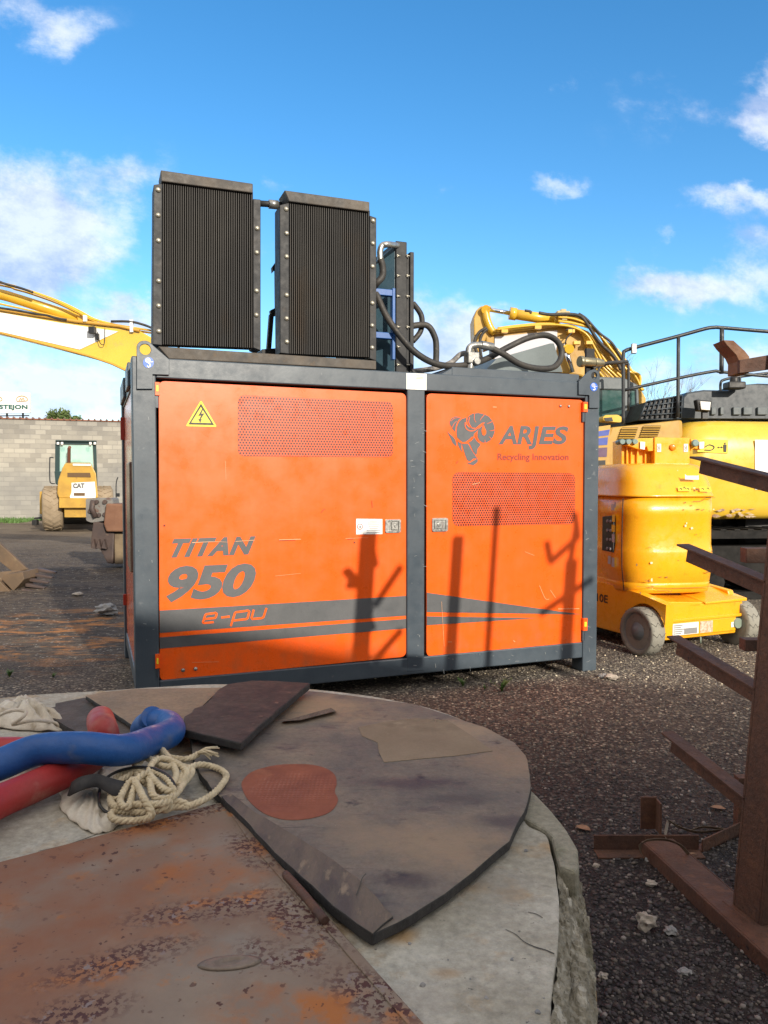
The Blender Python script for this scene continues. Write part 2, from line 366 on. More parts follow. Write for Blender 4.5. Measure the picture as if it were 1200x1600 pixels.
# ================================================================== THE POWER UNIT
unit = thing('power_unit', A0.copy(), 'large orange container with dark grey frame and two tall black radiators on its roof', 'container')
DP = 2.05; ZT = 2.44; ZB = .12; W = LU
sL = S(246, 800).x; sC0 = S(636.5, 800).x; sC1 = S(664, 800).x; sR = S(913, 800, 0).x
zBeam = S(300, 593).z; zLow = .250
print('S', sL, sC0, sC1, sR, W, 'beam', zBeam, S(885, 617).z, 'low', zLow, S(800, 1018).z)
fr = MB()
def lb(mb, s0, s1, d0, d1, z0, z1): mb.box((s0, d0, z0), (s1, d1, z1))
lb(fr, 0, sL, 0, .16, 0, ZT); lb(fr, sR, W, 0, .16, 0, ZT); lb(fr, sC0, sC1, .004, .12, ZB + .02, zBeam + .01)
lb(fr, sL, sR, 0, .14, zBeam, ZT - .004); lb(fr, sL, sR, .006, .14, ZB, zLow)
lb(fr, 0, sL, DP - .14, DP, 0, ZT); lb(fr, sR, W, DP - .14, DP, 0, ZT)
for s0, s1 in ((.012, .14), (W - .14, W - .012)):
    lb(fr, s0, s1, .16, DP - .14, ZT - .17, ZT - .003); lb(fr, s0, s1, .16, DP - .14, ZB, ZB + .12)
lb(fr, sL, sR, DP - .14, DP - .004, ZB, ZT - .003)
# left roof rail steps seen end on
lb(fr, -.012, .012, .35, .75, ZT - .16, ZT + .01); lb(fr, -.012, .012, 1.2, 1.9, ZT - .15, ZT + .012)
fr.build('frame', GREYF, unit, TC, bevel=.008)
b = MB(); lb(b, .14, W - .14, .145, DP - .145, ZT - .03, ZT - .008); b.build('roof_plate', GREYF, unit, TC)
b = MB(); lb(b, .05, W - .05, .165, .18, ZB + .03, ZT - .05); lb(b, .05, W - .05, .19, DP - .2, ZB + .03, ZB + .05); b.build('dark_backing', DARKIN, unit, TC)  # near-black sheet added so the door gaps keep the tone of shade
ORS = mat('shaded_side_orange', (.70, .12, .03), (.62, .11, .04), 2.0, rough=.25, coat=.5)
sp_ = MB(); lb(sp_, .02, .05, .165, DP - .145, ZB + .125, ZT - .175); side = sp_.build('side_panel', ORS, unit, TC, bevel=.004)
b = MB(); lb(b, -.006, .019, .42, .9, .95, 1.75); b.build('side_hatch', mat('hatch_grey', (.20, .15, .10), (.12, .08, .06), 5, rough=.3), side, TC, bevel=.01)
b = MB(); RP_ = mat('red_plastic', (.28, .03, .018), rough=.4); lb(b, -.015, .018, DP - .24, DP - .20, 1.98, 2.18); b.build('side_hinge', RP_, side, TC, bevel=.004); b = MB(); lb(b, -.012, .018, DP - .24, DP - .21, .50, .60); b.build('side_hinge', RP_, side, TC, bevel=.004)
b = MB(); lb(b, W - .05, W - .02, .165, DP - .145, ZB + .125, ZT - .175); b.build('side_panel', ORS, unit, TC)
b = MB(); lb(b, sL, sR, DP - .06, DP - .03, ZB, ZT - .05); b.build('back_panel', ORANGE, unit, TC)
DD = .022
def Sd(x, y): return S(x, y, DD)
def Se(x, y): return S(x, y, DD - .0025)
def Sf(x, y): return S(x, y, DD - .005)
def door(px4, extra=None):
    c = [Sd(*p) for p in px4]
    ss = [p.x for p in c]; 
    loop = roundpoly([(p.x, DD, p.z) for p in c], .045, 6)
    m = MB(); m.prism(loop, (0, .05, 0))
    return m.build('door', ORANGE, unit, TC, bevel=.006, seg=3)
d1 = door([(248, 595), (634.5, 614.5), (634.5, 1026), (249.5, 1064)])
d2 = door([(666.5, 614.5), (911.5, 625), (911, 1004), (666.5, 1026)])
def sheet(pts, r, mt, name, par, off=.002):
    q = roundpoly([tuple(S(x, y, DD - off)) for x, y in pts], r, 6); m = MB(); m.add(q, [tuple(range(len(q)))]); return m.build(name, mt, par, TC, fix=False)
sheet([(372, 617), (614, 628), (614, 714.5), (372, 712.5)], .05, VENT, 'vent', d1)
sheet([(707, 738), (898.5, 739.5), (898.5, 819), (707, 822)], .06, VENT, 'vent', d2)
# --- warning triangle
w = MB(); w.cur = 0
def rp(pts, r): return [(p.x, p.y) for p in roundpoly([(a, b_, 0) for a, b_ in pts], r, 3)]
flat(w, rp([(314, 625), (290, 666), (339, 667)], 3), Se)
w.cur = 1; tri = [(314, 630.5), (294.5, 663), (334.5, 664)]; inn = [(314, 635.5), (298.8, 660.2), (330.2, 661)]
q = [Sf(*p) for p in tri + inn]; w.add(q, [(0, 1, 4, 3), (1, 2, 5, 4), (2, 0, 3, 5)])
flat(w, [(316.5, 638), (309.5, 650), (314.2, 649), (311.5, 655), (309.6, 654.6), (313, 660.6), (315.6, 654.6), (313.6, 655), (319.6, 645.6), (314.6, 646.4), (317.6, 638.6)], Sf)
w.build('warning_triangle', [YSTICK, BLK], d1, TC, fix=False)
# --- lettering
t = MB()
text_on(t, 'TITAN', [(270, 842), (399.5, 837.5), (396, 866), (264, 871.5)], Se, .25, .052, 1.12)
t.build('lettering', GREYD, d1, TC, fix=False)
t = MB(); text_on(t, '950', [(262, 885), (401, 879.5), (398, 932), (259, 942)], Se, .22, .045, .98); t.build('number', GREYD, d1, TC, fix=False)
t = MB()
def bandtop(x): return 954 + (931 - 954) * (x - 249) / 385
flat(t, [(249.5, 954), (634.5, 931), (634.5, 962), (249.5, 989)], Se); flat(t, [(249.5, 996), (634.5, 967), (634.5, 982), (249.5, 1013.5)], Se)
t.cur = 1; OL = ORANGE
def stroke_lin(mb, pts, w, fn):
    q = []
    for i in range(len(pts) - 1):
        for k in range(6): u = k / 6; q.append(Vector((pts[i][0]*(1-u) + pts[i+1][0]*u, pts[i][1]*(1-u) + pts[i+1][1]*u, 0)))
    q.append(Vector((*pts[-1], 0))); K = len(q); L = []; Rr = []
    for i, p in enumerate(q):
        t_ = (q[min(i+1, K-1)] - q[max(i-1, 0)]).normalized(); nn = Vector((-t_.y, t_.x, 0)); L.append(p + nn*w/2); Rr.append(p - nn*w/2)
    mb.add([fn(p.x, p.y) for p in L + Rr], [(i, i+1, K+i+1, K+i) for i in range(K-1)])
for L in ([(334, 972), (318.5, 973.6), (317, 972.5), (320.5, 961.5), (322.5, 959.6), (337, 957.6), (338.6, 959), (337.2, 964.2), (335.5, 965.6), (320, 967.3)],
          [(345.5, 965), (359, 963.2)],
          [(360.5, 978.5), (367, 958), (368.5, 956.6), (387.5, 954), (389.6, 955.4), (387, 965.6), (385, 967.2), (365.5, 969.6)],
          [(396.5, 952.6), (393, 965.4), (394.5, 967.2), (409, 965.8), (411.8, 964), (416.4, 950)]): stroke_lin(t, L, 3.3, Sf)
t.build('stripe', [GREYD, ORANGE], d1, TC, fix=False)
t = MB(); flat(t, [(667, 926), (907, 960), (667, 956.5)], Se); flat(t, [(667, 963), (838, 965.8), (667, 977)], Se); t.build('stripe', GREYD, d2, TC, fix=False)
t = MB(); text_on(t, 'AR', [(779, 665.3), (831.5, 665.3), (831.5, 694.3), (779, 694.3)], Se, .2, .03, 1.0)
text_on(t, 'J', [(826, 665.8), (842.5, 665.8), (842.5, 702.4), (826, 702.4)], Se, .16, .03)
text_on(t, 'ES', [(841.6, 666), (888.3, 666), (888.3, 694.5), (841.6, 694.5)], Se, .2, .03, 1.0)
t.build('lettering', GREYD, d2, TC, fix=False)
t = MB(); text_on(t, 'Recycling Innovation', [(777.5, 708.5), (888.5, 709), (888.5, 722), (777.5, 722)], Se, 0, .018, 1.0); t.build('lettering', REDDISH, d2, TC, fix=False)
# --- ram emblem (enlarged crop coordinates)
def E(x, y, k=0): return (680 + x / 5, 630 + y / 5)
r_ = MB()
def ep(pts): flat(r_, [E(*p) for p in pts], Se)
ep([(203, 112), (160, 103), (128, 118), (112, 150), (118, 172), (128, 184), (133, 196), (146, 214), (157, 222), (162, 180), (172, 150), (186, 128)])
ep([(245, 112), (210, 122), (185, 145), (170, 185), (167, 235), (172, 268), (190, 285), (212, 303), (238, 302), (262, 285), (285, 262), (300, 262), (304, 240), (330, 215), (345, 195), (300, 200), (262, 185), (240, 160)])
ep([(262, 100), (290, 82), (335, 76), (378, 84), (420, 104), (448, 140), (464, 185), (465, 225), (452, 262), (430, 290), (400, 308), (372, 308), (345, 292), (331, 262), (330, 225), (342, 200), (368, 175), (385, 152), (368, 152), (345, 170), (320, 192), (290, 190), (262, 170), (250, 135)])
ep([(93, 219), (112, 238), (140, 262), (158, 285), (168, 330), (160, 334), (136, 310), (118, 270)])
ep([(174, 300), (205, 312), (207, 360), (214, 384), (196, 362), (182, 335)])
ep([(207, 315), (258, 318), (290, 375), (318, 415), (330, 432), (300, 432), (272, 455), (250, 445), (236, 410), (222, 365)])
ep([(262, 305), (290, 285), (303, 262), (314, 280), (330, 302), (350, 315), (352, 330), (332, 358), (326, 395), (318, 405), (296, 375), (278, 335)])
ep([(250, 462), (272, 466), (300, 448), (332, 432), (334, 455), (322, 468), (300, 485), (280, 480), (258, 474)])
r_.cur = 1
def es(pts, w): stroke(r_, [E(*p) for p in pts], w, Sf)
es([(234, 150), (238, 190), (268, 215), (310, 210), (345, 180), (385, 152)], 1.3)
es([(270, 108), (262, 150), (285, 192)], 1.0); es([(308, 80), (305, 120), (318, 150)], (0.8, .5)); es([(385, 88), (360, 118), (350, 135)], (1.0, .4))
es([(448, 142), (420, 155), (405, 160)], (1.0, .4)); es([(466, 208), (440, 215), (425, 212)], (1.0, .4)); es([(440, 282), (430, 268), (418, 262)], (1.0, .4))
es([(388, 310), (390, 300), (388, 285)], (1.0, .4)); es([(330, 225), (322, 260), (340, 300)], 1.3)
es([(172, 290), (205, 310), (250, 308), (300, 262)], 1.5); es([(124, 140), (150, 118), (190, 112)], (.5, .7)); es([(133, 190), (148, 158), (168, 140)], (.9, .4))
flat(r_, [E(*p) for p in ((378, 165), (386, 190), (398, 215), (398, 238), (382, 254), (368, 244), (362, 215), (368, 188))], Sf)
flat(r_, [E(*p) for p in ((262, 290), (285, 264), (300, 262), (298, 276), (280, 296), (264, 302))], Sf)
r_.build('emblem', [GREYD, ORANGE], d2, TC, fix=False)
# --- latches and stickers
def latch(x0, y0, x1, y1, par, flip):
    a = Sd(x0, y0); c = Sd(x1, y1); s0, s1 = a.x, c.x; z0, z1 = min(a.z, c.z), max(a.z, c.z); m = MB()
    out = roundpoly([(s0, DD-.012, z0), (s1, DD-.012, z0), (s1, DD-.012, z1), (s0, DD-.012, z1)], .016, 4); g = .016
    hol = [(s0+g, DD-.012, z0+g), (s1-g, DD-.012, z0+g), (s1-g, DD-.012, z1-g), (s0+g, DD-.012, z1-g)]
    m.prism(out, (0, .014, 0), [hol]); m.box((s0+g, DD-.002, z0+g), (s1-g, DD, z1-g))
    f = MB(); k = .26
    o = m.build('latch', STEEL, par, TC, bevel=.002)
    q0, q1 = (s0+g+(s1-s0)*k, s1-g-.006) if flip else (s0+g+.006, s1-g-(s1-s0)*k)
    f.box((q0, DD-.011, z0+g+.006), (q1, DD-.003, z1-g-.006)); f.cyl(((q0+q1)/2+.006, DD-.017, (z0+z1)/2), ((q0+q1)/2+.006, DD-.008, (z0+z1)/2), .013, n=14)
    f.build('latch_paddle', STEEL, par, TC, bevel=.002)
latch(601.5, 811.5, 625.5, 832, d1, True); latch(674.5, 809.5, 699, 830, d2, False)
w = MB(); flat(w, [(556.5, 810.5), (597.5, 811), (597.5, 834.5), (556.5, 835)], Se); w.cur = 1
for k in range(7):
    wd = [12, 20, 18, 16, 14, 22, 22][k]; y = 813.5 + k * 3.0; flat(w, [(584-wd/2, y), (584+wd/2, y), (584+wd/2, y+1.1), (584-wd/2, y+1.1)], Sf)
w.cur = 2; disc(w, 562.5, 823, 4.4, 4.6, Sf); w.cur = 0; disc(w, 562.5, 823, 3.4, 3.6, lambda x, y: S(x, y, DD-.006)); w.cur = 1; disc(w, 562.8, 823.3, 1.6, 2.2, lambda x, y: S(x, y, DD-.007))
w.build('notice', [WHITE, mat('grey_print', (.25, .25, .27), rough=.5), REDP], d1, TC, fix=False)
m = MB()
for x, y in ((286, 1047), (305.5, 1045)): p = Sd(x, y); m.lathe([(.001, .012), (.009, .011), (.013, .006), (.014, 0)], (p.x, DD, p.z), (0, -1, 0), 12)
m.build('rivet', STEEL, d1, TC)
m = MB()
for x, y in ((875.5, 634.5), (888.5, 635)): p = Sd(x, y); m.lathe([(.001, .012), (.008, .011), (.012, .006), (.013, 0)], (p.x, DD, p.z), (0, -1, 0), 12)
m.build('rivet', STEEL, d2, TC)
# --- scratches, rubs and rust dots on the doors
SCR = mat('pale_scratch', (.78, .42, .22), rough=.5); SCD = mat('dark_scratch', (.14, .03, .015), rough=.6)
def scratches(par, pale, dark, sx):
    m = MB(); random.seed(sx)
    for q, w_ in pale: stroke(m, q, w_, lambda x, y: S(x, y, DD - .0062))
    m.cur = 1
    for q, w_ in dark: stroke(m, q, w_, lambda x, y: S(x, y, DD - .0066))
    m.build('scratch', [SCR, SCD], par, TC, fix=False)
scratches(d1, [([(300, 848), (330, 846.5), (356, 847)], (.9, .3)), ([(368, 846), (398, 844)], .6), ([(436, 843.5), (470, 842.5)], .8), ([(540, 841.5), (575, 840)], (.5, .2)), ([(352, 720), (353, 750)], .4), ([(430, 900), (470, 896)], .3), ([(300, 1035), (342, 1034)], .4)],
          [([(502, 801), (505, 797), (508, 795)], .7), ([(581, 782), (582, 793)], .6), ([(436, 844.6), (462, 843.8)], .5), ([(543, 842.4), (552, 842)], .7), ([(256, 820), (258, 822)], 2.6), ([(553, 847), (555, 848)], 2.0)], 1)
scratches(d2, [([(843, 915), (852, 935), (858, 936)], .5), ([(860, 922), (868, 934)], .5), ([(872, 951.5), (905, 951)], .8), ([(690, 940), (694, 1010)], .35), ([(770, 636), (776, 636)], .9), ([(700, 1003), (706, 1003)], .8), ([(802, 1001), (805, 1003)], .8), ([(738, 757), (750, 754)], .6), ([(820, 862), (835, 868)], .4)],
          [([(713, 724), (716, 720)], .8), ([(690, 812), (694, 836)], .3)], 2)
m = MB(); random.seed(9)
for k in range(60):
    x = random.choice([random.uniform(640, 662), random.uniform(212, 242), random.uniform(660, 900), random.uniform(914, 932)]); y = random.uniform(640, 1040) if x < 663 or x > 912 else random.uniform(1026, 1050) - (x - 660) * .095
    L = random.uniform(1, 7); a_ = random.uniform(-.5, .5); stroke(m, [(x, y), (x + L * math.cos(a_), y + L * math.sin(a_))] if random.random() < .6 else [(x, y), (x + L*.15, y + L)], random.uniform(.3, .8), lambda u_, v_: S(u_, v_, -.0015))
m.build('scratch', mat('frame_scratch', (.26, .28, .29), rough=.6), unit, TC, fix=False)
# --- hinges with yellow tags
for (x0, x1, y0, y1, par, tail) in ((242, 249.5, 597, 618, d1, 637), (242.5, 249.5, 1022, 1044, d1, 1062), (911, 917.5, 628, 644, d2, 659), (911, 917, 966, 985, d2, 1001)):
    a = S(x0, y0, -.004); c = S(x1, y1, -.004); m = MB(); m.box((a.x, -.012, c.z), (c.x, .03, a.z))
    m.cur = 1; zm = (a.z + c.z) / 2; m.box((a.x + .008, -.0145, zm - .018), (c.x - .008, -.0125, zm + .022))
    m.cur = 2; e = S(x0, tail, 0); m.box((a.x, .0, e.z), (a.x + .022, .03, c.z - .002)); m.build('hinge', [ORANGE, YSTICK, GREYF], par, TC, bevel=.003)
# --- CE plate on the beam
w = MB(); flat(w, [(635, 583), (666.5, 584), (666.5, 609.5), (635, 608)], lambda x, y: S(x, y, -.002)); w.cur = 1
text_on(w, 'CE', [(638, 585.5), (645.5, 586), (645.5, 591), (638, 590.5)], lambda x, y: S(x, y, -.004), 0, 0, 1.2); w.cur = 2
for k in range(3): flat(w, [(650, 586.5 + k*2.2), (662, 587 + k*2.2), (662, 587.7 + k*2.2), (650, 587.2 + k*2.2)], lambda x, y: S(x, y, -.004))
w.build('rating_plate', [WHITE, mat('blue_print', (.10, .25, .45), rough=.5), TAN], unit, TC, fix=False)
# --- lifting eyes
def eye(pts, hc, hr, st, par):
    o = [tuple(S(x, y, -.02)) for x, y in pts]; c = S(hc[0], hc[1], -.02)
    h = [(c.x + hr*math.cos(k*math.pi/10), -.02, c.z + hr*math.sin(k*math.pi/10)) for k in range(20)]
    m = MB(); m.prism(o, (0, .018, 0), [h]); e = m.build('lifting_eye', GREYF, unit, TC, bevel=.003)
    w = MB(); f1 = lambda x, y: S(x, y, -.0225); f2 = lambda x, y: S(x, y, -.025)
    disc(w, st[0], st[1], st[2], st[3], f1); w.cur = 1; a, bb, k = st[0], st[1], st[2] / 8.5
    for cc in (3.6, 1.6):
        ring = [(a - 1*k + cc*k*math.cos(i*math.pi/8), bb - 3.6*k + cc*k*math.sin(i*math.pi/8)) for i in range(17)]; stroke(w, ring, .9*k, f2)
    stroke(w, [(a - .5*k, bb), (a + 2*k, bb + 2*k), (a + 2.6*k, bb + 5*k), (a, bb + 7*k), (a - 2*k, bb + 5*k)], 1.7*k, f2); stroke(w, [(a + 2*k, bb - 1*k), (a + 6*k, bb - 1*k), (a+7*k, bb-2*k)], .9*k, f2)
    w.build('hook_sticker', [SBLUE, WHITE], e, TC, fix=False)
eye([(213.5, 608), (213.5, 541), (215, 537), (218, 534), (223, 532.2), (228, 532.2), (233, 534), (264.5, 561.5), (264.5, 586), (238.5, 585), (238.5, 608)], (227, 546), .036, (232, 566.5, 8.5, 8.5), unit)
eye([(904.5, 596.5), (904.5, 616.5), (921, 617.5), (921, 637.5), (936.5, 637.5), (937, 588), (935.5, 581), (932, 578), (928, 577), (923, 578.5), (918, 582)], (928.5, 587), .030, (928, 604.5, 6, 6.8), unit)
# --- radiators on the roof
def quadbox(mb, px4, d, th):
    a = [S(x, y, d) for x, y in px4]; mb.hexa(a, [p + Vector((0, th, 0)) for p in a])
m = MB(); quadbox(m, [(247, 541), (588, 563.5), (588, 577.5), (264, 560.5)], .005, .30); m.cur = 1
m.build('radiator_base', [BRONZE], unit, TC, bevel=.006)
def radiator(hdr, fin, rl, rr, nf, bl, br, d):
    m = MB(); quadbox(m, fin, d + .05, .10); core = m.build('radiator', DARKIN, unit, TC)
    m = MB(); TL, TR, BR, BL = [Vector((*p, 0)) for p in fin]
    for k in range(nf):
        u = (k + .25) / nf; u2 = (k + .68) / nf
        quadbox(m, [tuple((TL*(1-u)+TR*u)[:2]), tuple((TL*(1-u2)+TR*u2)[:2]), tuple((BL*(1-u2)+BR*u2)[:2]), tuple((BL*(1-u)+BR*u)[:2])], d + .012, .045)
    m.build('fins', FIN, core, TC)
    m = MB(); quadbox(m, hdr, d - .012, .19); m.build('header', BRONZE, core, TC, bevel=.006)
    for q, bolts in ((rl, bl), (rr, br)):
        m = MB(); quadbox(m, q, d - .004, .16); rail = m.build('side_rail', BLACKM, core, TC, bevel=.004)
        m = MB()
        for x, y in bolts: p = S(x, y, d - .004); m.lathe([(.001, .016), (.012, .015), (.0165, .006), (.019, 0)], (p.x, d - .004, p.z), (0, -1, 0), 10)
        m.build('bolt', BOLT, core, TC)
    return core
c2 = lambda x, y: (220 + x / 2.727, 250 + y / 2.727)
rd = radiator([c2(85, 42), c2(478, 100), c2(478, 140), c2(88, 90)], [c2(92, 86), c2(478, 138), c2(478, 800), c2(92, 785)],
              [c2(55, 105), c2(91, 100), c2(91, 790), c2(50, 785)], [c2(479, 165), c2(511, 168), c2(511, 812), c2(479, 800)], 41,
              [c2(74, 128), c2(74, 236), c2(75, 344), c2(76, 516), c2(76, 622), c2(77, 730)], [c2(495, 292), c2(494, 395), c2(493, 558), c2(492, 661)], .03)
rd2 = radiator([c2(612, 128), c2(975, 178), c2(975, 220), c2(632, 176)], [c2(634, 172), c2(976, 216), c2(974, 840), c2(632, 824)],
               [c2(592, 192), c2(632, 182), c2(632, 826), c2(594, 822)], [c2(976, 236), c2(1004, 246), c2(1004, 856), c2(976, 846)], 38,
               [c2(619, 210), c2(621, 313), c2(621, 412), c2(621, 576), c2(621, 676), c2(622, 775)], [c2(989, 260), c2(988, 356), c2(987, 454), c2(986, 610), c2(985, 706), c2(985, 800)], .03)
# shrouds and fan housings behind the cores
for q in ([c2(120, 130), c2(460, 170), c2(460, 780), c2(120, 770)], [c2(680, 210), c2(950, 240), c2(950, 820), c2(680, 805)]):
    m = MB(); a = [S(x, y, .18) for x, y in q]; cx = sum((p for p in a), Vector((0, 0, 0))) / 4
    m.hexa(a, [cx + (p - cx) * .72 + Vector((0, .22, 0)) for p in a]); m.build('fan_shroud', BLUED, unit, TC, bevel=.005)
# bracket between the radiators
m = MB()
quadbox(m, [c2(560, 455), c2(598, 402), c2(598, 440), c2(562, 478)], .42, .05)
quadbox(m, [c2(574, 440), c2(590, 420), c2(590, 655), c2(576, 640)], .42, .05)
quadbox(m, [c2(552, 640), c2(592, 620), c2(592, 655), c2(558, 668)], .42, .05)
quadbox(m, [c2(550, 655), c2(568, 655), c2(556, 812), c2(538, 812)], .42, .05)
quadbox(m, [c2(516, 806), c2(596, 800), c2(596, 830), c2(516, 826)], .34, .3)
m.build('radiator_bracket', BLACKM, unit, TC, bevel=.003)
m = MB(); m.tube([S(*c2(500, 185), .16), S(*c2(545, 188), .16), S(*c2(600, 192), .16)], .022, 12); m.cur = 1
m.tube([S(*c2(545, 188), .16), S(*c2(585, 192), .16)], .032, 12); m.build('crossover_pipe', [BLACKM, STEEL], unit, TC)
# side cooler seen end on, with its blue fan hood
c3 = lambda x, y: (560 + x / 3, 360 + y / 3)
dC = .30
def qd(px, py, d=dC): return S(px, py, d)
a = qd(619, 376); bb = qd(636, 379); cz = qd(640, 586).z - .05; e = qd(647, 394)
m = MB(); m.box((a.x, dC, cz), (bb.x, dC + 1.05, a.z)); core = m.build('side_cooler', BLACKM, unit, TC, bevel=.006)
m = MB(); m.box((bb.x + .028, dC + .0, cz), (e.x, dC + 1.0, e.z)); m.box((bb.x, dC + .02, cz), (bb.x + .028, dC + 1.0, e.z - .03)); m.build('side_rail', BLACKM, core, TC, bevel=.004)
m = MB()
for y in (400, 431, 463, 511, 542, 570):
    for x in (620.5, 635.5): p = qd(x, y); m.cyl((p.x - .008, dC - .01, p.z), (p.x + .022, dC - .01, p.z), .006, n=8); m.cyl((p.x, dC - .012, p.z), (p.x, dC, p.z), .008, n=8)
m.build('bolt', BOLT, core, TC)
m = MB(); zt, zb = a.z - .03, cz + .04
f0 = [(a.x, dC + .02, zb), (a.x, dC + 1.03, zb), (a.x, dC + 1.03, zt), (a.x, dC + .02, zt)]
f1_ = [(a.x - .22, dC + .16, zb + .2), (a.x - .22, dC + .9, zb + .2), (a.x - .22, dC + .9, zt - .2), (a.x - .22, dC + .16, zt - .2)]
m.hexa(f0, f1_); m.build('fan_hood', BLUED, core, TC, bevel=.006)
m = MB()
for y0, y1 in ((450, 463), (518, 530)):
    p = qd(588, y0, .22); q = qd(617.5, y1, .22); m.box((p.x - .25, .22, q.z), (q.x, .27, p.z))
p = qd(613, 450, .22); q = qd(617.5, 562, .22); m.box((p.x, .215, q.z), (q.x, .265, p.z))
m.build('blue_bracket', BLUEP, unit, TC, bevel=.004)
# roof duct and raised ledge
a = S(706, 573, .05); c = S(905, 590, .05); m = MB(); m.box((a.x, .05, ZT - .02), (c.x, .75, a.z)); m.prism([(a.x - .12, .04, ZT - .01), (a.x, .04, ZT - .01), (a.x, .04, a.z - .01)], (0, .5, 0))
m.build('roof_ledge', GREYF, unit, TC, bevel=.006)
m = MB(); m.prism([tuple(S(*c3(*p), .8)) for p in ((590, 660), (650, 600), (900, 529), (918, 529), (960, 665))], (0, .75, 0))
m.build('air_duct', mat('duct_grey', (.13, .16, .165), (.10, .125, .13), 3, rough=.5), unit, TC, bevel=.008)
def hose(name, pts, r, d, mt=RUBBER, n=12):
    q = []
    for p in pts: q.append(S(*c3(p[0], p[1]), d if len(p) == 2 else p[2]))
    m = MB(); m.tube(catmull(q, 8), r, n); return m.build(name, mt, unit, TC)
hose('hose', [(70, 270, .25), (88, 245, .2), (112, 215, .2), (113, 170, .2), (103, 135, .2)], .027, .2)
hose('hose_fitting', [(103, 140, .2), (101, 100, .2), (112, 72, .2), (140, 66, .2), (185, 72, .32)], .024, .2, STEEL)
hose('hose', [(60, 240, .3), (85, 300, .24), (130, 400, .2), (200, 500, .16), (280, 582, .14), (380, 630, .15), (500, 632, .2), (600, 602, .28), (700, 548, .3), (800, 503, .3), (880, 492, .32), (936, 525, .34), (952, 585, .34), (920, 638, .3), (850, 648, .26), (760, 628, .22), (680, 580, .2), (605, 543, .2)], .026, .2)
hose('hose', [(255, 340, .75), (295, 400, .75), (292, 470, .75), (255, 520, .75)], .024, .75)
hose('hose', [(240, 450, .7), (320, 445, .7), (358, 500, .68), (365, 560, .65), (362, 640, .6)], .027, .7)
hose('sleeved_hose', [(250, 662, .3), (350, 648, .3), (430, 622, .3), (478, 582, .3), (515, 575, .3)], .022, .3, mat('sleeve', (.30, .28, .26), (.05, .05, .05), 18, rough=.6))
hose('hose_fitting', [(605, 543, .2), (560, 537, .2), (525, 545, .2), (516, 575, .2), (520, 630, .2)], .026, .2, STEEL)
m = MB(); p = S(*c3(530, 600), .2); m.cbox(p, (.10, .09, .09)); m.cyl(p + Vector((.02, -.07, -.03)), p + Vector((.02, .0, -.03)), .03); m.cyl(p + Vector((-.02, 0, -.12)), p, .035)
p = S(*c3(605, 543), .2); m.cyl(p + Vector((-.06, 0, .008)), p + Vector((.05, 0, -.005)), .034); m.build('hose_coupling', STEEL, unit, TC, bevel=.006)
m = MB(); p = S(924, 566, .5); m.cbox(p + Vector((.01, .04, 0)), (.09, .03, .26)); m.cur = 1
m.cyl(p + Vector((-.10, 0, .0)), p + Vector((.03, 0, 0)), .042, n=14); m.cyl(p + Vector((-.13, 0, 0)), p + Vector((-.09, 0, 0)), .05, n=14); m.cyl(p + Vector((.03, 0, 0)), p + Vector((.13, 0, .0)), .045, .03, n=14)
m.build('pipe_coupling', [BLACKM, mat('brassy', (.30, .27, .18), rough=.4, metal=.7)], unit, TC, bevel=.004)
m = MB(); pp = [(1100, 650, .5), (1130, 632, .5), (1180, 620, .5), (1260, 615, .6)]
hose('hose', pp, .016, .5)
# exhaust stubs / back frame on the roof so that the plant also reads from the side
m = MB(); m.box((2.0, 1.3, ZT - .02), (3.3, 2.1, ZT + .10)); m.build('roof_box', GREYF, unit, TC, bevel=.01)
# ================================================================== GROUND
def gz(x, y):
    """gentle ruts: deeper in the muddy yard to the left and far away"""
    k = min(1, max(0, (y - 6.8) / 5)) * (1 if x < 1 else max(0, 1 - (x - 1) / 2))
    a = .035 * k * (noise.noise(Vector((x * .35, y * 1.6, 0))) + .5 * noise.noise(Vector((x * 1.2, y * 3.5, 3))))
    return a - .02 * k + .006 * noise.noise(Vector((x * 2.2, y * 2.2, 8)))
def axis(lo, hi, d0, c, grow):
    out = [c]; 
    for sg in (-1, 1):
        x = c; d = d0
        while (x > lo if sg < 0 else x < hi):
            x += sg * d; out.append(x); d = d0 * (1 + grow * abs(x - c))
    return sorted(out)
gx = axis(-700, 700, .10, 0, .11); gy = axis(-300, 1500, .10, 6, .11)
vs = [(x, y, gz(x, y)) for y in gy for x in gx]; nx = len(gx)
fs = [(j*nx+i, j*nx+i+1, (j+1)*nx+i+1, (j+1)*nx+i) for j in range(len(gy)-1) for i in range(nx-1)]
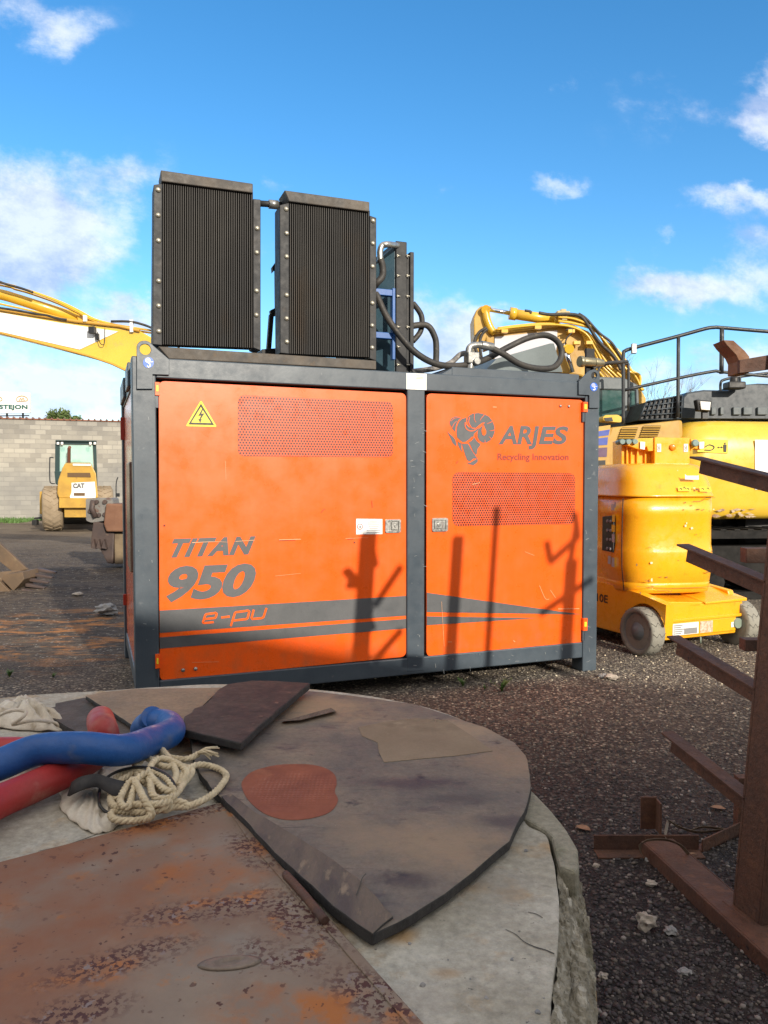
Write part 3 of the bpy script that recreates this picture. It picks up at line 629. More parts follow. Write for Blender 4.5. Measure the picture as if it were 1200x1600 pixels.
def ground_mat():
    m = bpy.data.materials.new('gravel_and_mud'); m.use_nodes = True; n, l, b = nodes_of(m)
    ge = n.new('ShaderNodeNewGeometry'); sp = n.new('ShaderNodeSeparateXYZ'); l.new(ge.outputs['Position'], sp.inputs[0])
    def noi(sc, det=6, ro=.6, st=(1, 1, 1)):
        mp = n.new('ShaderNodeMapping'); mp.inputs['Scale'].default_value = st; l.new(ge.outputs['Position'], mp.inputs[0])
        x = n.new('ShaderNodeTexNoise'); x.inputs['Scale'].default_value = sc; x.inputs['Detail'].default_value = det; x.inputs['Roughness'].default_value = ro
        l.new(mp.outputs[0], x.inputs['Vector']); return x.outputs['Fac']
    def rmp(f, a, bb, c=0, d=1):
        x = n.new('ShaderNodeMapRange'); x.inputs['From Min'].default_value = a; x.inputs['From Max'].default_value = bb
        x.inputs['To Min'].default_value = c; x.inputs['To Max'].default_value = d; l.new(f, x.inputs['Value']); return x.outputs[0]
    def mixc(f, A, B, bt='MIX'):
        x = n.new('ShaderNodeMix'); x.data_type = 'RGBA'; x.blend_type = bt
        if isinstance(f, float): x.inputs['Factor'].default_value = f
        else: l.new(f, x.inputs['Factor'])
        for s_, v in (('A', A), ('B', B)):
            if isinstance(v, tuple): x.inputs[s_].default_value = (*v, 1)
            else: l.new(v, x.inputs[s_])
        return x.outputs['Result']
    def mt(op, a, c=None, clamp=False):
        x = n.new('ShaderNodeMath'); x.operation = op; x.use_clamp = clamp
        for i, v in enumerate((a, c)):
            if v is None: continue
            if isinstance(v, (int, float)): x.inputs[i].default_value = v
            else: l.new(v, x.inputs[i])
        return x.outputs[0]
    vo = n.new('ShaderNodeTexVoronoi'); vo.inputs['Scale'].default_value = 46; l.new(ge.outputs['Position'], vo.inputs['Vector'])
    vo2 = n.new('ShaderNodeTexVoronoi'); vo2.inputs['Scale'].default_value = 95; l.new(ge.outputs['Position'], vo2.inputs['Vector'])
    sc = n.new('ShaderNodeSeparateColor'); l.new(vo.outputs['Color'], sc.inputs[0])
    cr = n.new('ShaderNodeValToRGB'); e = cr.color_ramp.elements; e[0].position = 0; e[0].color = (.045, .040, .042, 1); e[1].position = 1; e[1].color = (.40, .36, .30, 1)
    for p, c in ((.35, (.085, .075, .07, 1)), (.6, (.125, .11, .095, 1)), (.85, (.20, .18, .155, 1))): q = e.new(p); q.color = c
    l.new(sc.outputs[0], cr.inputs['Fac'])
    grav = mixc(rmp(vo.outputs['Distance'], .3, .75), cr.outputs[0], (.03, .026, .024))
    grav = mixc(rmp(noi(1.3), .4, .62), grav, mixc(.5, grav, (.055, .048, .045)))
    mud = mixc(rmp(noi(.9, 8, .6, (.6, 3, 1)), .38, .60), (.095, .070, .052), (.034, .026, .023))
    mud = mixc(mt('MULTIPLY', rmp(noi(.42, 7, .6, (1, 1.6, 1)), .44, .56), .8), mud, (.038, .029, .026))
    mud = mixc(rmp(noi(7, 8, .7, (1, 2, 1)), .45, .68), mud, (.155, .12, .085))
    mud = mixc(rmp(sc.outputs[1], .965, .985), mud, (.26, .24, .21))
    # orange rust powder lying left of the unit
    d1_ = mt('ADD', mt('POWER', mt('DIVIDE', mt('ADD', sp.outputs[0], 3.5), 2.4), 2), mt('POWER', mt('DIVIDE', mt('SUBTRACT', sp.outputs[1], 7.8), 2.0), 2))
    ru = mt('MULTIPLY', rmp(d1_, 1.0, .2), rmp(noi(2.2, 7, .62, (1, 2, 1)), .50, .66))
    mud = mixc(ru, mud, (.46, .19, .05))
    # gravel close in and to the right, mud beyond and to the left
    far = mt('ADD', mt('MULTIPLY', mt('SUBTRACT', sp.outputs[1], 6.9), .95), mt('MULTIPLY', sp.outputs[0], -.25)); far = mt('SUBTRACT', far, mt('MULTIPLY', mt('MAXIMUM', sp.outputs[0], 0), 5.0))
    f = rmp(mt('ADD', far, mt('MULTIPLY', mt('SUBTRACT', noi(2.0), .5), 3)), -.6, .9)
    f2 = n.new('ShaderNodeClamp'); l.new(f, f2.inputs[0])
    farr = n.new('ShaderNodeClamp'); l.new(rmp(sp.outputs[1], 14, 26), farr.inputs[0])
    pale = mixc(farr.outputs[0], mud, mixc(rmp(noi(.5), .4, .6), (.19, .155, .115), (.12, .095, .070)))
    colr = mixc(f2.outputs[0], grav, pale)
    red = mt('MULTIPLY', rmp(noi(1.1, 5), .52, .66), .35)
    rmask = n.new('ShaderNodeClamp'); l.new(rmp(sp.outputs[1], 6.5, 4.0), rmask.inputs[0])
    dry = n.new('ShaderNodeClamp'); l.new(rmp(mt('ADD', sp.outputs[1], mt('MULTIPLY', mt('SUBTRACT', noi(.8), .5), 1.6)), 3.9, 5.6), dry.inputs[0])  # light mask paints shade into the near gravel and sunlight into the rest
    grav = mixc(dry.outputs[0], mixc(1.0, grav, (.52, .50, .52), 'MULTIPLY'), mixc(1.0, grav, (1.85, 1.80, 1.62), 'MULTIPLY'))  # painted shade on the near gravel, painted sunlight beyond
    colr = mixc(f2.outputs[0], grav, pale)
    colr = mixc(mt('MULTIPLY', red, rmask.outputs[0], True), colr, mixc(.6, colr, (.085, .04, .032)))
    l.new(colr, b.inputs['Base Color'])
    b.inputs['Roughness'].default_value = .85; b.inputs['Specular IOR Level'].default_value = .3
    h = mt('ADD', mt('MULTIPLY', vo.outputs['Distance'], -1.0), mt('MULTIPLY', vo2.outputs['Distance'], -.5)); h = mt('ADD', h, mt('MULTIPLY', noi(14, 8, .7), 1.6))
    bp = n.new('ShaderNodeBump'); bp.inputs['Strength'].default_value = .9; bp.inputs['Distance'].default_value = .016; l.new(h, bp.inputs['Height']); l.new(bp.outputs[0], b.inputs['Normal'])
    return m
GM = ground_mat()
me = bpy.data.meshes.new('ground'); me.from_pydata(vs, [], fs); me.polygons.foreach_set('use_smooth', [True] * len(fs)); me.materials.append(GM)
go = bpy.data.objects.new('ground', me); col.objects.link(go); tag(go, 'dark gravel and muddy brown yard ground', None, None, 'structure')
# loose pebbles
def pebble_mat():
    m = bpy.data.materials.new('pebbles'); m.use_nodes = True; n, l, b = nodes_of(m)
    g = n.new('ShaderNodeNewGeometry'); cr = n.new('ShaderNodeValToRGB'); e = cr.color_ramp.elements; e[0].color = (.030, .027, .030, 1); e[1].color = (.42, .39, .34, 1); e[1].position = 1
    for p, c in ((.3, (.06, .05, .052, 1)), (.55, (.098, .086, .079, 1)), (.78, (.125, .118, .112, 1)), (.92, (.20, .17, .13, 1))): q = e.new(p); q.color = c
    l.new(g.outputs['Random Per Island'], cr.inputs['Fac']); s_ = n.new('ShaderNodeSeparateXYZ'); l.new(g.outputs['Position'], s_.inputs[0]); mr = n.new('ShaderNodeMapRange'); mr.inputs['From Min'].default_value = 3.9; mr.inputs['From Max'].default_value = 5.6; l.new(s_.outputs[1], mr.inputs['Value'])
    k = n.new('ShaderNodeMix'); k.data_type = 'RGBA'; l.new(mr.outputs[0], k.inputs['Factor']); k.inputs['A'].default_value = (.60, .57, .60, 1); k.inputs['B'].default_value = (1.75, 1.68, 1.48, 1)  # same painted light: pebbles darkened in the shaded foreground, brightened beyond
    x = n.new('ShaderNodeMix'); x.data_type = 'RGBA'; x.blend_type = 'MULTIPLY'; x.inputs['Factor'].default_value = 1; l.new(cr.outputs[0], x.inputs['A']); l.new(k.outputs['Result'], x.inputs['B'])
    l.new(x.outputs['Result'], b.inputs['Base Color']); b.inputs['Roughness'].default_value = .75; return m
def pebbles(name, n_, sampler, rlo, rhi, label):
    bm = bmesh.new(); bmesh.ops.create_icosphere(bm, subdivisions=1, radius=1); bv = np.array([v.co for v in bm.verts]); bf = np.array([[v.index for v in f.verts] for f in bm.faces]); bm.free()
    nv = len(bv); V_ = np.zeros((n_, nv, 3)); rng = np.random.default_rng(3)
    for i in range(n_):
        x, y = sampler(rng); r = rlo + (rhi - rlo) * rng.random() ** 3.2
        q = bv * (1 + .28 * (rng.random((nv, 1)) - .5)); q = q * np.array([1, .6 + .4 * rng.random(), .45 + .35 * rng.random()]) * r
        a = rng.random() * 6.28; c, s_ = math.cos(a), math.sin(a); tl = (rng.random() - .5) * .9; q = q @ np.array([[1, 0, 0], [0, math.cos(tl), -math.sin(tl)], [0, math.sin(tl), math.cos(tl)]]).T
        q = q @ np.array([[c, -s_, 0], [s_, c, 0], [0, 0, 1]]).T
        V_[i] = q + np.array([x, y, gz(x, y) + r * .22])
    F_ = (bf[None] + (np.arange(n_) * nv)[:, None, None]).reshape(-1, 3)
    me = bpy.data.meshes.new(name); me.vertices.add(n_ * nv); me.vertices.foreach_set('co', V_.reshape(-1))
    me.loops.add(F_.size); me.loops.foreach_set('vertex_index', F_.reshape(-1)); me.polygons.add(len(F_)); me.polygons.foreach_set('loop_start', np.arange(0, F_.size, 3)); me.polygons.foreach_set('loop_total', np.full(len(F_), 3))
    me.update(); me.validate(); me.materials.append(pebble_mat()); o = bpy.data.objects.new(name, me); col.objects.link(o); tag(o, label, None, None, 'stuff'); return o
def smp(rng):
    while True:
        y = 1.8 + 6.2 * rng.random() ** 1.7; x = .1 + (y * .62) * rng.random() if rng.random() < .86 else -4.5 + 6 * rng.random()
        if x < -1.6 and y > 6.9 and rng.random() < .8: continue
        if x < .3 and y < 3.9: continue
        if (x + .95) ** 2 + (y - 1.75) ** 2 < 1.37 ** 2: continue
        return x, y
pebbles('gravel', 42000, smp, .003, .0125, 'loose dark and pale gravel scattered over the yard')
# ================================================================== single stones, leaves, weeds
ST1 = mat('pale_stone', (.42, .37, .31), (.28, .24, .20), 14, rough=.8, bump=.3, bscale=40)
ST2 = mat('grey_stone', (.20, .20, .20), (.30, .29, .28), 14, rough=.8, bump=.3, bscale=40)
def stone(px, py, r, mt, label, seed, fl=.6):
    p = G(px, py); m = MB(); m.blob((0, 0, 0), (r, r * .8, r * fl), seed, .55, 3, 1.9); o = m.build('stone', mt, None); o.location = (p.x, p.y, p.z - .004 + gz(p.x, p.y)); tag(o, label, 'stone', 'loose stones on the ground')
stone(1011, 1452, .034, ST1, 'pinkish white rough stone on dark gravel between concrete and rusty beam', 1, .9)
stone(1047, 1459, .022, ST2, 'small pale grey stone just right of the pinkish stone', 2)
stone(942, 1530, .016, ST1, 'small cream pebble on gravel beside the lower concrete edge', 3)
stone(1070, 1520, .02, ST2, 'flat bluish grey stone on gravel at the lower right', 4, .4)
stone(1018, 1385, .02, ST1, 'small tan stone on gravel below the rusty cross bar', 5)
stone(932, 1355, .014, ST1, 'brownish small stone beside the flagstone rim', 8)
stone(166, 960, .13, ST2, 'large grey yard stone lying in the container shadow', 6, .5)
stone(121, 930, .07, ST1, 'small white stone in the mud left of the container', 7, .35)
stone(1013, 1345, .014, ST2, 'small grey stone in front of the upright angle stub', 9)
stone(955, 1062, .05, ST1, 'light brown stone by the right foot of the container', 10, .5)
stone(943, 1060, .035, ST2, 'small grey stone by the right foot of the container', 11, .5)
LEAF = mat('dry_leaf', (.26, .15, .085), (.18, .10, .06), 20, rough=.7)
def leaf(px, py, L, a, label):
    p = G(px, py); m = MB(); n_ = 8; vs = []
    for i in range(n_ + 1):
        u = i / n_; w = L * .32 * math.sin(math.pi * min(1, u * .97 + .02)) ** .8; c_ = .03 + .014 * math.sin(u * 3)
        for sg in (-1, 0, 1): vs.append(Vector(((u - .5) * L, sg * w, c_ * (.6 if sg == 0 else 1) * L * 6)))
    Rm = Matrix.Rotation(a, 3, 'Z'); vs = [Rm @ v for v in vs]; fs = []
    for i in range(n_):
        for k in range(2): o = i * 3 + k; fs.append((o, o + 1, o + 4, o + 3))
    m.smooth = True; m.add(vs, fs); o = m.build('dry_leaf', LEAF, None, fix=False); o.location = (p.x, p.y, .004); tag(o, label, 'leaf', 'dry leaves on the gravel')
leaf(911, 1297, .075, -.7, 'brown dry leaf on gravel right of the flagstone')
leaf(1122, 1265, .07, -.4, 'narrow tan dry leaf beside the lowest rack arm')
leaf(1083, 1338, .045, .3, 'small tan leaf beside the rusty base beam')
WEED = mat('weed_green', (.06, .13, .025), (.09, .17, .04), 10, rough=.6)
def weed(px, py, h, n_, label, seed):
    random.seed(seed); p = G(px, py); m = MB()
    for k in range(n_):
        a = random.random() * 6.28; lean = .2 + .7 * random.random(); L = h * (.5 + .5 * random.random()); w = L * .12; pts = []
        for i in range(5):
            u = i / 4; r = lean * L * u ** 1.4; pts.append(Vector((math.cos(a) * r, math.sin(a) * r, L * u * (1 - .25 * u * lean))))
        s_ = Vector((-math.sin(a), math.cos(a), 0)); vs = []
        for i, q in enumerate(pts): ww = w * math.sin(math.pi * (.15 + .8 * i / 4)); vs += [q - s_ * ww, q + s_ * ww]
        m.add(vs, [(2*i, 2*i+1, 2*i+3, 2*i+2) for i in range(4)])
        for q in pts[2:]:
            b2 = random.random() * 6.28; e = Vector((math.cos(b2), math.sin(b2), .3)) * L * .22; t2 = Vector((-math.sin(b2), math.cos(b2), 0)) * L * .06
            m.add([q, q + e * .5 + t2, q + e, q + e * .5 - t2], [(0, 1, 2, 3)])
    o = m.build('weed', WEED, None, fix=False); o.location = (p.x, p.y, gz(p.x, p.y)); tag(o, label, 'weed', 'weeds in the gravel')
weed(783, 1080, .11, 16, 'upright green weed in gravel in front of the right door', 1)
weed(722, 1072, .08, 14, 'small green weed in gravel under the container centre post', 2)
weed(756, 1078, .05, 8, 'tiny low weed between the two bigger weeds', 3)
weed(15, 1058, .07, 26, 'low patch of green weed at the left edge behind the slab', 4)
weed(85, 1058, .05, 16, 'sparse small weed in mud left of the container corner', 5)
# ================================================================== THE ROUND CONCRETE SLAB AND WHAT LIES ON IT
ZS = .75
def concrete_mat(name, a, b_, c, seed=0):
    m = mat(name, a, b_, 4.5, rough=.85, c3=c, s3=7, t3=.54, w3=.14, c4=(.13, .12, .11), s4=75, t4=.69, w4=.03, bump=.9, bscale=48, seed=seed, spec=.3, grain=.30, gscale=55, detail=12); return m
CONC = concrete_mat('pale_concrete', (.47, .445, .38), (.33, .305, .245), (.37, .265, .155))
FLAG = concrete_mat('greenish_flagstone', (.21, .20, .15), (.28, .26, .20), (.14, .14, .085), 3)
CC = Vector((-.95, 1.75, 0)); CR = 1.42
def arc(p, q):
    a0 = math.atan2(p.y - CC.y, p.x - CC.x); a1 = math.atan2(q.y - CC.y, q.x - CC.x)
    while a1 > a0: a1 -= 2 * math.pi
    r0 = (p - CC).to_2d().length; r1 = (q - CC).to_2d().length; out = []
    for k in range(1, 40):
        u = k / 40; a = a0 + (a1 - a0) * u; r = r0 + (r1 - r0) * min(1, u * 1.0); out.append(Vector((CC.x + r*math.cos(a), CC.y + r*math.sin(a), p.z)))
    return out
slab = thing('round_concrete_slab', (CC.x, CC.y, 0), 'large round weathered concrete slab in the foreground carrying mats, hoses and rope', 'concrete slab')
def slabpoly(px, z): return [G(x, y, z) for x, y in px]
main = slabpoly([(-160, 1112), (0, 1091), (90, 1083), (165, 1079), (250, 1073), (335, 1069), (420, 1071), (520, 1080), (600, 1091), (680, 1109), (755, 1140), (800, 1170), (818, 1205), (812, 1250), (822, 1286), (848, 1300), (857, 1309), (861, 1330), (868, 1352), (872, 1380), (874, 1430), (870, 1480), (868, 1530), (863, 1580), (860, 1640), (852, 1720)], ZS)
main = [p + Vector((noise.noise(p * 9) * .006, noise.noise(p * 9 + Vector((3, 3, 3))) * .006, 0)) for p in catmull(main, 4)]
main = main + arc(main[-1], main[0])
m = MB(); m.prism(main, (0, 0, -.12)); n, l, b = nodes_of(CONC); ge = n.new('ShaderNodeNewGeometry'); old = b.inputs['Base Color'].links[0].from_socket
for (px, py, rx, ry, c_, k) in ((622, 1462, .05, .035, (.40, .24, .09), .75), (700, 1520, .05, .02, (.36, .22, .10), .5), (560, 1440, .12, .05, (.26, .20, .14), .5), (770, 1380, .10, .16, (.25, .225, .19), .55), (640, 1560, .10, .06, (.33, .29, .24), .4)):
    c = G(px, py, ZS); mp = n.new('ShaderNodeMapping'); mp.vector_type = 'TEXTURE'; mp.inputs['Location'].default_value = c; mp.inputs['Scale'].default_value = (rx, ry, 1); l.new(ge.outputs['Position'], mp.inputs[0])
    nn = n.new('ShaderNodeTexNoise'); nn.inputs['Scale'].default_value = 16; nn.inputs['Detail'].default_value = 6; l.new(ge.outputs['Position'], nn.inputs['Vector'])
    d = n.new('ShaderNodeVectorMath'); d.operation = 'LENGTH'; l.new(mp.outputs[0], d.inputs[0]); a_ = n.new('ShaderNodeMath'); a_.operation = 'MULTIPLY_ADD'; l.new(nn.outputs['Fac'], a_.inputs[0]); a_.inputs[1].default_value = 1.6; l.new(d.outputs['Value'], a_.inputs[2])
    mr = n.new('ShaderNodeMapRange'); mr.interpolation_type = 'SMOOTHSTEP'; mr.inputs['From Min'].default_value = 1.9; mr.inputs['From Max'].default_value = .9; mr.inputs['To Max'].default_value = k; l.new(a_.outputs[0], mr.inputs['Value'])
    x = n.new('ShaderNodeMix'); x.data_type = 'RGBA'; l.new(mr.outputs[0], x.inputs['Factor']); l.new(old, x.inputs['A']); x.inputs['B'].default_value = (*c_, 1); old = x.outputs['Result']
l.new(old, b.inputs['Base Color'])
m.build('slab_top', CONC, slab, bevel=.008)
fl = slabpoly([(790, 1200), (835, 1238), (862, 1266), (886, 1296), (903, 1325), (905, 1354), (900, 1362), (874, 1352), (868, 1330), (862, 1306), (852, 1297), (826, 1283), (790, 1262)], ZS + .006)
m = MB(); m.prism(fl, (0, 0, -.16)); m.build('flagstone', FLAG, slab, bevel=.008)
inner = catmull(slabpoly([(870, 1351), (872, 1380), (874, 1430), (870, 1480), (868, 1530), (863, 1580), (860, 1640), (852, 1720)], ZS - .012), 26)
outer = catmull(slabpoly([(903, 1354), (912, 1390), (922, 1440), (929, 1490), (932, 1540), (932, 1600), (930, 1660), (922, 1730)], ZS - .055), 26)
K = len(inner); NC = 30; vs = []
for i in range(K):
    for k in range(NC + 3):
        u = min(1, k / NC); p = inner[i].lerp(outer[i], u)
        st = (.022 if u > .35 else 0) + (.02 if u > .75 else 0)
        p = p + Vector((0, 0, -st * .6 + .014 * noise.noise(Vector((p.x * 20, p.y * 6, 1))) + .008 * noise.noise(Vector((p.x * 60, p.y * 22, 5))) + .004 * noise.noise(p * 130)))
        if k > NC: p = p + Vector((-.004 * (k - NC), 0, -.09 * (k - NC)))
        q_ = noise.noise(Vector((p.x * 26, p.y * 9, 7))) + .5 * noise.noise(Vector((p.x * 70, p.y * 40, 3))); p.z -= .011 * math.floor(q_ * 4) / 4 * 2 * (1 if 0 < k <= NC else 0); p.x += .008 * noise.noise(Vector((p.y * 22, k * .6, 2))) + .004 * noise.noise(Vector((p.y * 70, k, 5))); vs.append(p)
W_ = NC + 3; fs = [(i*W_+k, i*W_+k+1, (i+1)*W_+k+1, (i+1)*W_+k) for i in range(K-1) for k in range(W_-1)]
m = MB(); m.smooth = False; m.add(vs, fs)
RIM = mat('mossy_rough_rim', (.30, .275, .215), (.19, .17, .125), 9, rough=.9, c3=(.43, .40, .33), s3=16, t3=.56, w3=.08, c4=(.10, .10, .055), s4=7, t4=.64, w4=.1, bump=1.0, bscale=40, stretch=(2, .8, 1), grain=.3, gscale=40)
m.build('broken_rim', RIM, slab)
m = MB(); m.tube([p + Vector((-.004 + .006*noise.noise(p*14), 0, -.045 + .012*noise.noise(p*20))) for p in outer], .006, 6); m.build('ochre_edge', mat('ochre_foam', (.30, .17, .045), (.16, .12, .07), 9, rough=.8), slab)
m = MB(); prof = [(1.29, 0), (1.32, .2), (1.31, .45), (1.33, .66)]
rings = []
for r, h in prof: rings.append([Vector((CC.x + (r + .02*noise.noise(Vector((math.cos(a)*3, math.sin(a)*3, h*3))))*math.cos(a), CC.y + (r)*math.sin(a), h)) for a in [2*math.pi*k/64 for k in range(64)]])
m.loft(rings); m.build('drum', concrete_mat('drum_concrete', (.25, .24, .21), (.18, .17, .14), (.12, .12, .08), 5), slab)
# crack lines scratched in the concrete
CRK = mat('crack_dark', (.06, .055, .045), rough=.9)
m = MB(); fz = lambda x, y: G(x, y, ZS + .0015)
stroke(m, [(790, 1452), (806, 1460), (820, 1472), (838, 1480), (852, 1484), (866, 1490)], (.8, 1.8), fz); stroke(m, [(825, 1425), (838, 1428), (848, 1434)], 1.0, fz)
stroke(m, [(60, 1330), (110, 1318), (160, 1300)], .8, fz); m.build('crack', CRK, slab, fix=False)
m = MB()
for k in range(10):
    x, y = ((604, 1448), (640, 1475), (822, 1330), (700, 1500), (760, 1560), (840, 1582), (735, 1530), (800, 1500), (660, 1540), (850, 1560))[k]
    p = G(x, y, ZS); m.blob(p, .002 + .0015 * (k % 3), k, .5, 2)
o = m.build('grit', ST2, None); tag(o, 'few small grit stones on the pale concrete', 'grit', None, 'stuff')
# --- rubber mats
def dusty_rubber(name, dust, rub, dark, sc, seed, thr=(.42, .60)):
    m = mat(name, dust, rub, sc, rough=.72, lo=thr[0], hi=thr[1], c3=dark, s3=sc * 2.6, t3=.62, w3=.10, c4=(.30, .27, .22), s4=45, t4=.745, w4=.02, bump=.35, bscale=55, seed=seed, spec=.35, detail=12, grain=.22, gscale=75); return m
MATA = dusty_rubber('dusty_rubber_mat', (.205, .165, .125), (.115, .104, .094), (.045, .040, .046), 4.2, 1.5, (.36, .64))
MATB = dusty_rubber('tan_dusty_mat', (.27, .195, .125), (.19, .145, .10), (.11, .09, .07), 3.0, 7.0)
MATC = dusty_rubber('dark_rubber_mat', (.060, .046, .038), (.038, .028, .026), (.10, .072, .052), 6.0, 3.0, (.42, .62))
EDGE = mat('black_rubber_edge', (.020, .019, .020), (.035, .032, .030), 20, rough=.8, bump=.4, bscale=50)
def matpoly(name, px, z, th, mt, label, cat, group=None, jit=.004, per=4, parent=None, bev=.004):
    pts = []
    loop = slabpoly(px, z); n_ = len(loop)
    for i in range(n_):
        a, b_ = loop[i], loop[(i+1) % n_]; k = max(2, int((b_ - a).length / .035))
        for j in range(k):
            p = a.lerp(b_, j / k); pts.append(p + Vector((noise.noise(p * 16), noise.noise(p * 16 + Vector((5, 5, 5))), 0)) * jit)
    m = MB(); m.prism(pts, (0, 0, -th)); nt = len(m.f) - len(pts)
    for i in range(nt, len(m.f)): m.m[i] = 1
    o = m.build(name, [mt, EDGE], parent, bevel=bev)
    if label: tag(o, label, cat, group)
    return o
MG = 'rubber mats lying on the round concrete slab'
n, l, b = nodes_of(MATA); old = b.inputs['Base Color'].links[0].from_socket; ge = n.new('ShaderNodeNewGeometry')
for (rot, sc, th, c_, k) in ((.9, (5, 55, 1), .60, (.045, .038, .042), .75), (-.5, (7, 60, 1), .63, (.30, .24, .17), .6), (.3, (4, 9, 1), .56, (.055, .042, .055), .7)):
    mp = n.new('ShaderNodeMapping'); mp.inputs['Rotation'].default_value = (0, 0, rot); mp.inputs['Scale'].default_value = sc; l.new(ge.outputs['Position'], mp.inputs[0])
    nn = n.new('ShaderNodeTexNoise'); nn.inputs['Scale'].default_value = 1; nn.inputs['Detail'].default_value = 9; nn.inputs['Roughness'].default_value = .68; l.new(mp.outputs[0], nn.inputs['Vector'])
    mr = n.new('ShaderNodeMapRange'); mr.inputs['From Min'].default_value = th; mr.inputs['From Max'].default_value = th + .10; mr.inputs['To Max'].default_value = k; l.new(nn.outputs['Fac'], mr.inputs['Value'])
    x = n.new('ShaderNodeMix'); x.data_type = 'RGBA'; l.new(mr.outputs[0], x.inputs['Factor']); l.new(old, x.inputs['A']); x.inputs['B'].default_value = (*c_, 1); old = x.outputs['Result']
def mspot(px, py, rx, ry, c_, k, old):
    c = G(px, py, ZS + .03); mp = n.new('ShaderNodeMapping'); mp.vector_type = 'TEXTURE'; mp.inputs['Location'].default_value = c; mp.inputs['Scale'].default_value = (rx, ry, 1); l.new(ge.outputs['Position'], mp.inputs[0])
    nn = n.new('ShaderNodeTexNoise'); nn.inputs['Scale'].default_value = 11; nn.inputs['Detail'].default_value = 9; nn.inputs['Roughness'].default_value = .7; l.new(ge.outputs['Position'], nn.inputs['Vector'])
    d = n.new('ShaderNodeVectorMath'); d.operation = 'LENGTH'; l.new(mp.outputs[0], d.inputs[0]); a_ = n.new('ShaderNodeMath'); a_.operation = 'MULTIPLY_ADD'; l.new(nn.outputs['Fac'], a_.inputs[0]); a_.inputs[1].default_value = 2.0; l.new(d.outputs['Value'], a_.inputs[2])
    mr = n.new('ShaderNodeMapRange'); mr.interpolation_type = 'SMOOTHSTEP'; mr.inputs['From Min'].default_value = 2.1; mr.inputs['From Max'].default_value = 1.1; mr.inputs['To Max'].default_value = k; l.new(a_.outputs[0], mr.inputs['Value'])
    x = n.new('ShaderNodeMix'); x.data_type = 'RGBA'; l.new(mr.outputs[0], x.inputs['Factor']); l.new(old, x.inputs['A']); x.inputs['B'].default_value = (*c_, 1); return x.outputs['Result']
for q in ((470, 1105, .42, .22, (.30, .215, .135), .9), (700, 1140, .34, .14, (.30, .225, .15), .85), (690, 1325, .20, .16, (.26, .19, .125), .8), (560, 1300, .14, .10, (.24, .18, .125), .7), (800, 1190, .16, .20, (.25, .175, .115), .7),
          (640, 1225, .22, .06, (.055, .042, .052), .75), (625, 1375, .10, .05, (.05, .042, .048), .8), (790, 1285, .08, .06, (.05, .042, .05), .7), (720, 1250, .16, .05, (.07, .062, .062), .7), (330, 1140, .12, .10, (.10, .088, .078), .7)): old = mspot(*q, old)
l.new(old, b.inputs['Base Color'])
main_px = [(581, 1461), (556, 1444), (520, 1416), (472, 1372), (420, 1322), (372, 1274), (335, 1236), (310, 1207), (302, 1185), (296, 1150), (330, 1100), (380, 1078), (440, 1074), (520, 1083), (590, 1092), (648, 1100), (699, 1116), (758, 1136), (804, 1159), (822, 1180), (829, 1210), (829, 1236), (818, 1269), (795, 1313), (740, 1361), (680, 1407), (621, 1442)]
matA = matpoly('rubber_mat', main_px, ZS + .032, .023, MATA, 'biggest dusty fan shaped rubber mat with a rusty stain near its middle', 'rubber mat', MG)
matpoly('edge_strip', [(581, 1459), (556, 1442), (520, 1414), (472, 1370), (420, 1320), (372, 1272), (345, 1243), (362, 1240), (400, 1268), (479, 1315), (557, 1370), (615, 1432)], ZS + .038, .0055, mat('strip_rubber', (.13, .100, .074), (.07, .056, .050), 5, rough=.75, c3=(.22, .165, .115), s3=11, t3=.58, w3=.1, stretch=(3, 1, 1), bump=.3, bscale=20), None, None, None, .005, 4, matA, .002)
m = MB(); pts = slabpoly([(378, 1221), (392, 1206), (415, 1198), (438, 1194), (470, 1193), (493, 1195), (512, 1201), (523, 1210), (526, 1223), (523, 1236), (528, 1250), (515, 1268), (483, 1278), (450, 1280), (425, 1275), (405, 1265), (388, 1249), (380, 1235)], ZS + .0345)
pts = catmull(pts, 4, True); m.prism([p - Vector((0, 0, .0014)) for p in pts], (0, 0, -.0008))
def stain_mat():
    m = mat('rust_stain', (.215, .066, .030), (.150, .042, .022), 5, rough=.6, c3=(.26, .095, .045), s3=9, t3=.55, w3=.12); n, l, b = nodes_of(m)
    tc = n.new('ShaderNodeTexCoord'); ch = n.new('ShaderNodeTexWave'); ch.inputs['Scale'].default_value = 28; ch.inputs['Distortion'].default_value = 1; l.new(tc.outputs['Object'], ch.inputs['Vector'])
    w2 = n.new('ShaderNodeTexWave'); w2.bands_direction = 'Y'; w2.inputs['Scale'].default_value = 28; w2.inputs['Distortion'].default_value = 1; l.new(tc.outputs['Object'], w2.inputs['Vector'])
    a = n.new('ShaderNodeMath'); a.operation = 'MULTIPLY'; l.new(ch.outputs['Fac'], a.inputs[0]); l.new(w2.outputs['Fac'], a.inputs[1])
    ln = n.new('ShaderNodeNewGeometry'); vm = n.new('ShaderNodeVectorMath'); vm.operation = 'DISTANCE'; l.new(ln.outputs['Position'], vm.inputs[0]); c = G(462, 1232, ZS + .034); vm.inputs[1].default_value = c
    mr = n.new('ShaderNodeMapRange'); mr.inputs['From Min'].default_value = .13; mr.inputs['From Max'].default_value = .06; l.new(vm.outputs['Value'], mr.inputs['Value'])
    a2 = n.new('ShaderNodeMath'); a2.operation = 'MULTIPLY'; l.new(a.outputs[0], a2.inputs[0]); l.new(mr.outputs[0], a2.inputs[1])
    bp = n.new('ShaderNodeBump'); bp.inputs['Strength'].default_value = .7; bp.inputs['Distance'].default_value = .003; l.new(a2.outputs[0], bp.inputs['Height']); l.new(bp.outputs[0], b.inputs['Normal'])
    return m
m.build('rust_stain', stain_mat(), matA)
